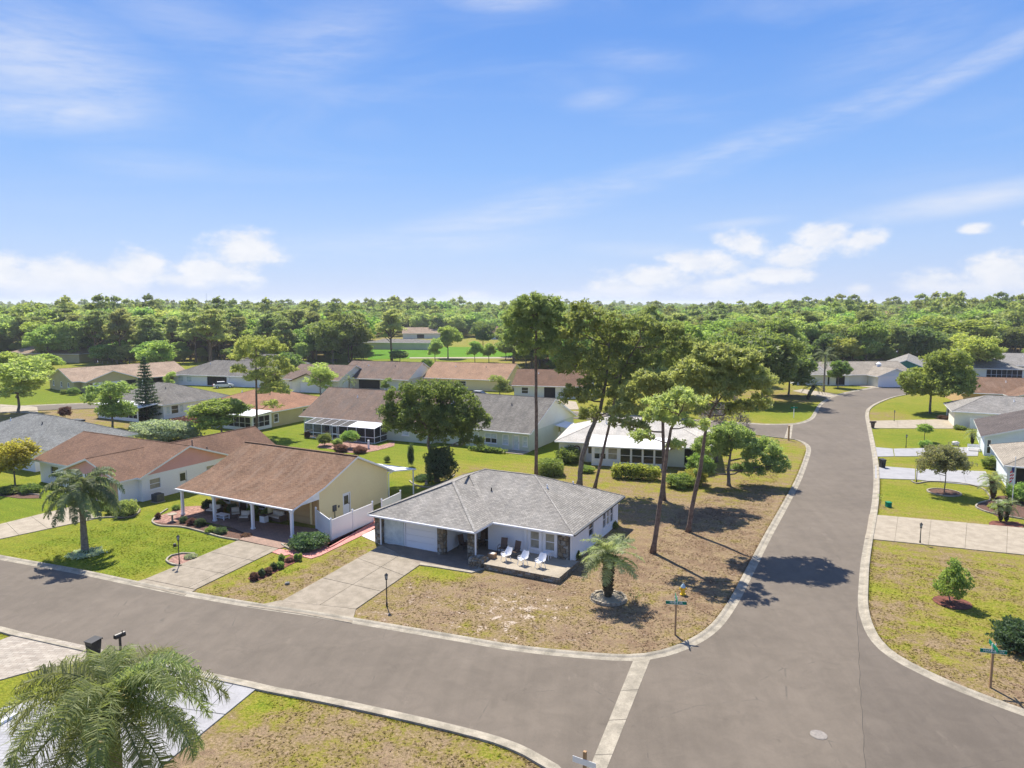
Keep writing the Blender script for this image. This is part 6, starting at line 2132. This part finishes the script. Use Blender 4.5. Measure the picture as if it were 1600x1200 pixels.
street_sign((1055, 992), 930, 'green street name sign on a brown post in the brown corner lawn', 'FERRIS DR', math.radians(-8))
street_sign((1547, 1074), 1004, 'green street name sign on a brown post on the near right lawn', 'MARINER LN', math.radians(-14))
b = at(914, 1174, 2.5)
ps = empty('sign_post', (b.x, b.y, 0), math.radians(60), 'top of a tan wooden sign post at the bottom edge beside the concrete strip', 'sign post')
g = MB(); g.box(-.06, .06, -.06, .06, 0, 2.5); g.build('post', m_post, ps)
g = MB(); g.box(-.075, -.062, -.5, .5, 1.95, 2.2); g.build('name_plate', m_gwhite, ps)
b = at(1232, 688)
ps = empty('sign_post', b, 0, 'thin brown post at the mouth of the side street', 'post')
g = MB(); g.box(-.1, .1, -.1, .1, 0, 2.1); g.build('post', m_post, ps)
g = MB(); g.box(-.13, .13, -.13, .13, 2.1, 2.2); g.build('post_cap', m_post, ps)
b = at(1240, 653)
ps = empty('street_sign', b, 0, 'distant street name sign on the green lawn beyond the side street', 'street sign')
g = MB(); g.box(-.05, .05, -.05, .05, 0, 2.0); g.build('post', m_gwhite, ps)
g = MB(); g.box(-.6, .6, -.08, -.06, 1.7, 1.95); g.build('name_plate', m_green, ps)

# hydrant
b = at(1067, 929)
hy = empty('fire_hydrant', b, 0, 'yellow fire hydrant with pale blue cap on the brown corner lawn', 'fire hydrant')
g = MB(); g.tube([(0, 0, 0), (0, 0, .05), (0, 0, .051), (0, 0, .50), (0, 0, .52)], [.20, .20, .14, .135, .18], 14); g.build('barrel', m_yell, hy)
g = MB(); g.tube([(0, 0, .52), (0, 0, .58), (0, 0, .70), (0, 0, .76)], [.18, .17, .10, .05], 14); g.tube([(0, 0, .76), (0, 0, .82)], [.035, .035], 5); g.build('bonnet', m_hblue, hy)
for d in ((-1, 0), (1, 0), (0, -1)):
    g = MB(); g.tube([(d[0] * .1, d[1] * .1, .42), (d[0] * .24, d[1] * .24, .42)], [.08, .08], 10); g.build('outlet_cap', m_yell, hy)


def bin_(px, h, label, rz=0.2, col=None, w=.58, name='wheelie_bin', handle=True, lid_open=False):
    b = at(*px)
    r = empty(name, b, rz, label, 'bin')
    w2, w1 = w / 2, w / 2 * .78
    g = MB()
    g.faces([(-w1, -w1, .05), (w1, -w1, .05), (w1, w1, .05), (-w1, w1, .05), (-w2, -w2, h), (w2, -w2, h), (w2, w2 * 1.1, h), (-w2, w2 * 1.1, h)],
            [(0, 3, 2, 1), (4, 5, 6, 7), (0, 1, 5, 4), (1, 2, 6, 5), (2, 3, 7, 6), (3, 0, 4, 7)])
    for k in (-1, 0, 1):
        g.box(k * .15 - .02, k * .15 + .02, -w2 - .004, -w1, .25, h * .8)
    g.build('body', col or m_plas, r)
    g = MB(); g.slab([(-w2 - .03, -w2 - .04, h + .05), (w2 + .03, -w2 - .04, h + .05), (w2 + .03, w2 + .08, h + .10), (-w2 - .03, w2 + .08, h + .10)], .045, 0, 0); g.build('lid', col or m_plas, r)
    for s in (-1, 1):
        g = MB(); g.tube([(s * (w2 - .12), w2 * .9, .1), (s * (w2 - .05), w2 * .9, .1)], [.1, .1], 12); g.build('wheel', m_black, r)
    if handle:
        g = MB(); g.beam((-w2 + .03, w2 + .12, h), (w2 - .03, w2 + .12, h), .04); g.build('handle', m_black, r)
    return r


bin_((147, 1028), 1.02, 'tall black bin at the street edge behind the near palm', -.4)
bin_((1378.5, 731), 1.0, 'black bin on the lawn beside the white driveway on the right', .1)
mbx = empty('mailbox', at(189, 1024), -.5, 'black mailbox peeking over the near palm fronds at the street edge', 'mailbox')
g = MB(); g.box(-.05, .05, -.05, .05, 0, 1.1); g.build('post', m_black, mbx)
g = MB(); g.box(-.12, .12, -.3, .3, 1.1, 1.22); g.tube([(0, -.3, 1.22), (0, .3, 1.22)], [.12, .12], 12); g.build('box', m_black, mbx)
g = MB(); g.box(.13, .15, .05, .1, 1.2, 1.5); g.build('flag', m_black, mbx)
mbx2 = empty('mailbox', at(1363.5, 669), 0, 'dark planter-like mailbox at the end of the cream driveway by the curb', 'mailbox')
g = MB(); g.tube([(0, 0, 0), (0, 0, .7), (0, 0, .9)], [.22, .3, .36], 10); g.build('stand', m_brownf, mbx2)
g = MB(); g.box(-.5, .5, -.12, .12, .9, 1.15); g.build('box', m_brownf, mbx2)


# outdoor chairs
def sling_chair(loc, rz, label, group, col):
    r = empty('patio_chair', loc, rz, label, 'chair', group)
    fm = m_black if col is not m_vinyl else m_vinyl
    g = MB(); g.slab([(-.27, -.28, .44), (.27, -.28, .44), (.27, .24, .38), (-.27, .24, .38)], .03, 0, 0); g.build('seat', col, r)
    g = MB(); g.faces([(-.27, .24, .38), (.27, .24, .38), (.27, .46, 1.12), (-.27, .46, 1.12), (-.27, .27, .36), (.27, .27, .36), (.27, .49, 1.12), (-.27, .49, 1.12)],
                      [(0, 1, 2, 3), (7, 6, 5, 4), (0, 4, 5, 1), (1, 5, 6, 2), (2, 6, 7, 3), (3, 7, 4, 0)]); g.build('backrest', col, r)
    for s in (-1, 1):
        g = MB(); x = s * .31
        g.tube([(x, -.30, .0), (x, -.30, .58), (x, -.2, .64), (x, .2, .64), (x, .30, .60)], [.022] * 5, 6); g.build('armrest', fm, r)
        g = MB(); g.tube([(x, -.30, .40), (x, .30, .36), (x, .42, 0)], [.022] * 3, 6); g.build('leg', fm, r)
    return r


def loc1(x, y, z):
    return O1 + u1 * x + v1 * y + Vector((0, 0, z))


sling_chair(loc1(-5.75, -.75, .42), a1 + .12, 'left brown sling-back chair against the white wall of the patio', 'brown sling chairs', m_brownf)
sling_chair(loc1(-4.55, -.95, .42), a1 - .15, 'right brown sling-back chair against the white wall of the patio', 'brown sling chairs', m_brownf)
sling_chair(loc1(-9.45, -.5, .07), a1 + 1.2, 'dark chair in the shaded alcove nearer the garage', 'dark alcove chairs', m_brownf)
sling_chair(loc1(-8.6, .6, .07), a1 - .4, 'dark chair in the shaded alcove beside the entry door', 'dark alcove chairs', m_brownf)


def shell_chair(loc, rz, label):
    r = empty('white_chair', loc, rz, label, 'chair', 'white plastic chairs on the patio')
    g = MB()
    vs, fs = [], []
    for i in range(7):
        t = i / 6
        for j in range(7):
            s = j / 6 * 2 - 1
            if t < .5: y, z = -.28 + t * 1.0, .40 - .06 * math.sin(t * math.pi)
            else: y, z = .22 + (t - .5) * .46, .38 + (t - .5) * 1.15
            w = .30 + .04 * math.sin(t * math.pi) - (.06 if t > .9 else 0)
            vs.append((s * w, y, z + .16 * abs(s) ** 2.2 * (1 if t < .7 else .4)))
    for i in range(6):
        for j in range(6):
            a = i * 7 + j
            fs.append((a, a + 1, a + 8, a + 7))
    n = len(vs)
    vs += [(x, y + .015, z - .02) for x, y, z in vs]
    fs += [tuple(reversed([q + n for q in f])) for f in fs]
    g.faces(vs, fs); g.build('seat_shell', m_vinyl, r, smooth=True)
    for sx in (-1, 1):
        for sy in (-1, 1):
            g = MB(); g.beam((sx * .24, sy * .2, .36), (sx * .29, sy * .27, 0), .035); g.build('leg', m_vinyl, r)
        g = MB(); g.tube([(sx * .29, -.22, .40), (sx * .31, -.2, .62), (sx * .30, .22, .62)], [.02] * 3, 6); g.build('armrest', m_vinyl, r)
    return r


shell_chair(loc1(-4.75, -2.1, .42), a1 - .35, 'white plastic chair nearest the stone planter')
shell_chair(loc1(-3.25, -2.25, .42), a1 - .25, 'middle white plastic chair on the patio')
shell_chair(loc1(-1.85, -2.15, .42), a1 - .2, 'white plastic chair nearest the patio corner')
tb = empty('side_table', loc1(-2.15, -.35, .42), a1, 'small white slatted side table under the front window', 'table')
g = MB()
for k in range(4):
    p = MB(); p.box(-.3, .3, -.24 + k * .125, -.14 + k * .125, .48, .52); p.build('slat', m_vinyl, tb)
for sx in (-1, 1):
    for sy in (-1, 1):
        p = MB(); p.beam((sx * .26, sy * .2, .48), (sx * .28, sy * .22, 0), .04); p.build('leg', m_vinyl, tb)
tb = empty('side_table', loc1(-5.15, -1.0, .42), a1, 'small dark round table between the two brown sling chairs', 'table')
p = MB(); p.tube([(0, 0, .42), (0, 0, .45)], [.24, .24], 16); p.build('table_top', m_black, tb)
p = MB(); p.tube([(0, 0, 0), (0, 0, .02), (0, 0, .03), (0, 0, .42)], [.18, .18, .03, .03], 10); p.build('pedestal', m_black, tb)
tb = empty('stone_pot', loc1(-6.0, -2.0, .42), a1, 'low tan planter box beside the rough stone planter', 'planter')
p = MB(); p.box(-.28, .28, -.24, .24, 0, .34); p.build('box', m_post, tb)
p = MB(); p.box(-.22, .22, -.18, .18, .341, .37); p.build('cushion', m_cush, tb)
shrub('dark_plant', 'small dark potted plant at the foot of the downpipe by the entry', (743, 877), 10, 9, L_dark, seed=120, core=m_core)


# porch furniture of the yellow house
u2 = Vector((math.cos(a2), math.sin(a2), 0)); v2 = Vector((-math.sin(a2), math.cos(a2), 0))


def loc2(x, y, z=.08):
    return Vector((-18.65, 58.85, 0)) + u2 * x + v2 * y + Vector((0, 0, z))


def sofa(loc, rz, w, label, base=m_brownf):
    r = empty('sofa', loc, rz, label, 'sofa')
    g = MB(); g.box(-w / 2, w / 2, -.4, .4, .05, .34); g.box(-w / 2, w / 2, .3, .42, .34, .75); g.box(-w / 2, -w / 2 + .1, -.4, .3, .34, .58); g.box(w / 2 - .1, w / 2, -.4, .3, .34, .58); g.build('frame', base, r)
    n = max(1, round(w / .75))
    for k in range(n):
        a, b = -w / 2 + .12 + k * (w - .24) / n, -w / 2 + .12 + (k + 1) * (w - .24) / n
        p = MB(); p.box(a + .01, b - .01, -.38, .28, .341, .46); p.build('seat_cushion', m_cush, r)
        p = MB(); p.slab([(a + .02, .12, .82), (b - .02, .12, .82), (b - .02, .28, .86), (a + .02, .28, .86)], .38, 0, 0); p.build('back_cushion', m_cush, r)
    return r


sofa(loc2(-9.3, 1.9), a2 + .9, .95, 'cream cushioned armchair on the porch behind the second post')
sofa(loc2(-7.6, 1.5), a2 + .5, 1.05, 'cream cushioned armchair in the middle of the porch')
sofa(loc2(-11.9, 1.6), a2 + .2, 1.5, 'cream cushioned loveseat at the left end of the porch')
sofa(loc2(-5.0, 2.9), a2 - .1, 1.7, 'cream cushioned sofa against the wall near the garage door')
tb = empty('coffee_table', loc2(-9.9, .9), a2, 'low white coffee table on the porch between the armchairs', 'table')
p = MB(); p.box(-.6, .6, -.35, .35, .38, .44); p.build('table_top', m_white, tb)
p = MB(); p.box(-.5, .5, -.28, .28, .10, .14); p.build('shelf', m_white, tb)
for sx in (-1, 1):
    for sy in (-1, 1):
        p = MB(); p.box(sx * .54 - .04, sx * .54 + .04, sy * .3 - .04, sy * .3 + .04, 0, .38); p.build('leg', m_white, tb)
sto = empty('storage_cabinet', loc2(-5.7, 2.0), a2, 'white wicker side cabinet beside the third porch post', 'cabinet')
p = MB(); p.box(-.3, .3, -.25, .25, 0, .6); p.build('body', m_white, sto)
p = MB(); p.box(-.33, .33, -.28, .28, .601, .64); p.build('table_top', m_brownf, sto)
for i, (x, y, s) in enumerate(((-8.3, 3.1, 18), (-10.6, 2.6, 16), (-6.8, 3.2, 14), (-13.2, 2.0, 20), (-12.8, 3.0, 16))):
    q = loc2(x, y)
    o = shrub('potted_plant', ['potted fern against the porch wall', 'leafy potted plant behind the coffee table', 'small potted plant near the porch sofa', 'hanging-level plant at the left end of the porch', 'dark potted plant at the left porch wall'][i],
              (400, 820), s, s * 1.1, L_dark if i % 2 else L_mid, seed=130 + i, core=m_core)
    o.location = (q.x, q.y, .1)
bb = empty('bird_bath', at(269.5, 815), 0, 'pale stone bird bath in the pink gravel left of the porch', 'bird bath')
p = MB(); p.tube([(0, 0, 0), (0, 0, .08), (0, 0, .1), (0, 0, .6)], [.2, .2, .09, .08], 12); p.build('pedestal', m_conc2, bb)
p = MB(); p.tube([(0, 0, .6), (0, 0, .68), (0, 0, .74)], [.1, .38, .42], 16); p.build('basin', m_conc2, bb)

# white vinyl fences
def fence(label, pts, h=1.85):
    P0 = pts[0]
    root = empty('vinyl_fence', P0, 0, label, 'fence')
    for p in pts:
        q = p - P0
        g = MB(); g.box(q.x - .065, q.x + .065, q.y - .065, q.y + .065, 0, h + .1); po = g.build('post', m_vinyl, root)
        g = MB(); g.tube([q + Vector((0, 0, h + .1)), q + Vector((0, 0, h + .19))], [.11, .01], 4); g.build('post_cap', m_vinyl, po)
    for a, b in zip(pts[:-1], pts[1:]):
        a, b = a - P0, b - P0
        d = (b - a).normalized(); a2_, b2_ = a + d * .07, b - d * .07
        up = Vector((0, 0, 1))
        for z in (.12, h - .12):
            g = MB(); g.beam(a2_ + up * z, b2_ + up * z, .06, .13); g.build('rail', m_vinyl, root)
        n = int((b2_ - a2_).length / .17)
        for k in range(n):
            p, q = a2_.lerp(b2_, k / n), a2_.lerp(b2_, (k + 1) / n - .004 / (b2_ - a2_).length)
            g = MB(); m_ = (p + q) / 2
            g.beam(m_ + up * .18, m_ + up * (h - .18), (q - p).length, .022) if False else None
            w = (q - p) / 2; nn_ = Vector((-d.y, d.x, 0)) * .011
            g.faces([m_ - w - nn_ + up * .18, m_ + w - nn_ + up * .18, m_ + w + nn_ + up * .18, m_ - w + nn_ + up * .18, m_ - w - nn_ + up * (h - .18), m_ + w - nn_ + up * (h - .18), m_ + w + nn_ + up * (h - .18), m_ - w + nn_ + up * (h - .18)],
                    [(0, 3, 2, 1), (4, 5, 6, 7), (0, 1, 5, 4), (1, 2, 6, 5), (2, 3, 7, 6), (3, 0, 4, 7)])
            g.build('plank', m_vinyl, root)
    return root


f0, f1, f2 = loc2(-.2, 2.9, 0), at(518, 845), at(582.5, 816)
fence('long white vinyl fence section beside the pink walkway and yellow gable wall', [f0, f1, f1.lerp(f2, .5), f2])
g0 = at(599, 805)
fence('short white vinyl fence panel behind the left eave of the corner house', [at(597, 812), at(626, 797)])

# flagpole with flag
fp = empty('flagpole', at(1581, 790), 0, 'flagpole with a hanging striped flag in front of the dark screened porch', 'flagpole')
hz_ = wp(1581, 715, at(1581, 790).y).z
g = MB(); g.tube([(0, 0, 0), (0, 0, hz_)], [.04, .03], 8); g.tube([(0, 0, hz_), (0, 0, hz_ + .1)], [.06, .02], 8); g.build('pole', m_gwhite, fp)
m_fr, m_fb = M('flag_red', (.45, .03, .04), rough=.8), M('flag_blue', (.03, .05, .16), rough=.8)
z0f = hz_ - 1.0
for k in range(7):
    g = MB()
    for j in range(6):
        t0, t1 = j / 6, (j + 1) / 6
        f_ = lambda t: (-.05 - .5 * t * .7, .07 * math.sin(t * 7), z0f - .9 * t * .5)
        a, b = f_(t0), f_(t1)
        zt, zb_ = -k * .16, -(k + 1) * .16
        g.faces([(a[0], a[1], a[2] + zt), (b[0], b[1], b[2] + zt), (b[0], b[1], b[2] + zb_), (a[0], a[1], a[2] + zb_), (a[0], a[1] + .012, a[2] + zt), (b[0], b[1] + .012, b[2] + zt), (b[0], b[1] + .012, b[2] + zb_), (a[0], a[1] + .012, a[2] + zb_)],
                [(0, 3, 2, 1), (4, 5, 6, 7), (0, 1, 5, 4), (2, 3, 7, 6)])
    g.build('flag_stripe', m_fr if k % 2 == 0 else m_white, fp)
g = MB(); g.box(-.32, -.04, -.03, -.015, z0f - .5, z0f + .02); g.build('flag_canton', m_fb, fp)

# bench, boulders
bn = empty('bench', at(1522, 705), math.radians(-20), 'light grey bench at the end of the white driveway', 'bench')
for k in range(4):
    p = MB(); p.box(-.75, .75, -.25 + k * .13, -.14 + k * .13, .44, .48); p.build('slat', m_gwhite, bn)
for k in range(3):
    p = MB(); p.box(-.75, .75, .26, .30, .55 + k * .13, .65 + k * .13); p.build('slat', m_gwhite, bn)
for s in (-1, 1):
    p = MB(); p.box(s * .7 - .03, s * .7 + .03, -.25, .3, .0, .44); p.box(s * .7 - .03, s * .7 + .03, .24, .3, .44, .92); p.build('leg', m_gwhite, bn)


def boulder(px, r, label, mat, seed):
    rr = random.Random(seed)
    g = MB(); NS, NR = 9, 6
    vs, fs = [], []
    for i in range(NR + 1):
        ph = math.pi * (i / NR - .5)
        for j in range(NS):
            t = 2 * math.pi * j / NS; q = r * rr.uniform(.8, 1.12)
            vs.append((math.cos(ph) * math.cos(t) * q, math.cos(ph) * math.sin(t) * q, math.sin(ph) * q * .7 + r * .45))
    for i in range(NR):
        for j in range(NS):
            a_, b_ = i * NS + j, i * NS + (j + 1) % NS
            fs.append((a_, b_, b_ + NS, a_ + NS))
    g.faces(vs, fs)
    o = g.build('boulder', mat, None, uv=False)
    o.location = at(*px)
    return tag(o, label, 'boulder')


boulder((1493, 696), .55, 'round whitish boulder on the lawn left of the bench', m_wrock, 1)
boulder((1562, 788), .4, 'pale boulder behind the two small palms', m_wrock, 2)
boulder((1570, 795), .3, 'small pale boulder right behind the two small palms', m_wrock, 3)
boulder((449, 913), .18, 'small grey stone in the grass below the planting strip', m_stone2, 4)
boulder((551, 703), .25, 'pale stone beneath the topiary shrub', m_rock, 5)
g = MB(); g.box(-.12, .12, -.12, .12, 0, 1.2); o = g.build('white_post', m_white); o.location = at(576, 701); tag(o, 'short white garden post in front of the screen enclosure', 'post')
gl = MB(); gl.tube([(0, 0, 0), (0, 0, .3), (0, 0, .34), (0, 0, .5), (0, 0, .52)], [.2, .16, .06, .1, .12], 10)
o = gl.build('garden_statue', m_conc2); o.location = at(666, 757); tag(o, 'small stone ornament in the curbed bed under the broad oak', 'garden statue')
ut = MB(); ut.box(-.22, .22, -.22, .22, 0, .45); ut.box(-.25, .25, -.25, .25, .45, .5)
o = ut.build('utility_box', m_green); o.location = at(1388, 792); tag(o, 'small green utility box on the right lawn near the curb', 'utility box')
px_tree('sapling', 'thin sapling on the right lawn near the curb above the utility box', (1375, 790), [(1376, 778)], [.03, .015], [(1376, 776, 5, 6)], L_mid, m_barkg, 44, dens=3, crad=.2, per=10, size=.07)
px_tree('sapling', 'bare twiggy sapling right of the pindo palm on the brown lawn', (988, 942), [(990, 930)], [.03, .015], [(984, 928, 7, 5), (998, 932, 7, 5)], L_mid, m_barkg, 45, dens=2, crad=.25, per=8, size=.07)


# cars
def car(px, rz, label, col, s=1.0):
    b = at(*px)
    r = empty('parked_car', b, rz, label, 'car')
    m = MATS.get(col) or M(col, {'car_white': (.62, .63, .65), 'car_silver': (.35, .37, .39), 'car_dark': (.05, .05, .06)}[col], rough=.25, spec=.6, fine=0)
    prof = [(-2.2, .35), (-2.25, .7), (-2.1, .95), (-1.2, 1.02), (1.3, 1.0), (2.1, .85), (2.25, .6), (2.2, .35)]
    g = MB()
    for y in (-.88, .88):
        q = [(x, y, z) for x, z in prof]
        g.poly(q if y > 0 else list(reversed(q)))
    for i in range(len(prof)):
        a, c = prof[i], prof[(i + 1) % len(prof)]
        g.poly([(a[0], -.88, a[1]), (c[0], -.88, c[1]), (c[0], .88, c[1]), (a[0], .88, a[1])])
    g.build('body', m, r)
    cp = [(-1.9, 1.0), (-1.3, 1.48), (.3, 1.5), (1.15, 1.0)]
    g = MB()
    g.faces([(x, y * (.86 if z < 1.1 else .7), z) for y in (-1, 1) for x, z in cp], [(0, 1, 2, 3), (7, 6, 5, 4), (0, 4, 5, 1), (2, 6, 7, 3), (0, 3, 7, 4)])
    cb_ = g.build('window_glass', m_glass, r)
    g = MB(); g.slab([(-1.3, -.7, 1.53), (.3, -.7, 1.53), (.3, .7, 1.53), (-1.3, .7, 1.53)], .06, 0, 0); g.build('roof', m, r)
    for x in (-1.4, 1.4):
        for y in (-.8, .8):
            g = MB(); g.tube([(x, y - .11, .34), (x, y + .11, .34)], [.34, .34], 16); w_ = g.build('wheel', m_black, r)
            g = MB(); g.tube([(x, y - .12, .34), (x, y + .12, .34)], [.2, .2], 10); g.build('rim', m_gwhite, w_)
    for y in (-.6, .6):
        g = MB(); g.box(2.18, 2.26, y - .18, y + .18, .62, .76); g.build('headlight', m_gwhite, r)
        g = MB(); g.box(-2.28, -2.2, y - .18, y + .18, .66, .82); g.build('tail_light', m_fr, r)
    return r


car((349, 606), .5, 'white car parked in front of the white hip-roofed house', 'car_white')
car((750, 622), -.4, 'silver car partly hidden behind the grey roof near the tall pine', 'car_silver')
car((651, 538), 2.9, 'white car in the parking lot beyond the golf green, on the right', 'car_white')
car((640, 539), 2.9, 'white car in the middle of the parking lot beyond the golf green', 'car_white')
car((630, 539), 2.9, 'dark car leftmost in the parking lot beyond the golf green', 'car_dark')
struct(flat([at(*p) for p in [(560, 541), (640, 541), (668, 539), (660, 531), (600, 529)]], .03, 'parking_lot', m_asph))
m_golf = M('fairway_grass', (.060, .135, .010), (.075, .155, .014), .05, 1, .2, 5, spec=.05)
struct(flat([at(*p) for p in [(575, 562), (640, 560), (800, 560), (905, 556), (905, 545), (800, 543), (640, 541.8), (575, 545)]], .04, 'fairway', m_golf))
struct(flat([at(*p) for p in [(640, 560.2), (800, 560.2), (905, 556), (905, 553.5), (780, 558), (640, 558.6)]], .06, 'cart_path', m_conc2))
# chimney-like far mast
mst = MB(); mst.tube([(0, 0, 0), (0, 0, 42)], [.6, .25], 6)
o = mst.build('radio_mast', m_gwhite); o.location = (-620, 1450, 0); tag(o, 'thin mast barely visible on the left horizon', 'mast')

# ------------------------------------------------------------------ air
hm = bpy.data.materials.new('haze_air')
hm.use_nodes = True
T = NT(hm.node_tree)
T.n.clear()
ho = T.node('ShaderNodeOutputMaterial')
pv = T.node('ShaderNodeVolumePrincipled')
pv.inputs['Color'].default_value = (.86, .92, 1.0, 1)
pv.inputs['Density'].default_value = .00015
pv.inputs['Anisotropy'].default_value = .3
T.l.new(pv.outputs[0], ho.inputs['Volume'])
hb = MB()
hb.box(-9500, 9500, -3500, 14500, -1.5, 48)
hz = hb.build('haze', hm, uv=False)
stuff(hz, 'thin summer haze in the air over the whole neighbourhood', 'haze')
S.cycles.volume_bounces = 0
S.cycles.volume_max_steps = 64
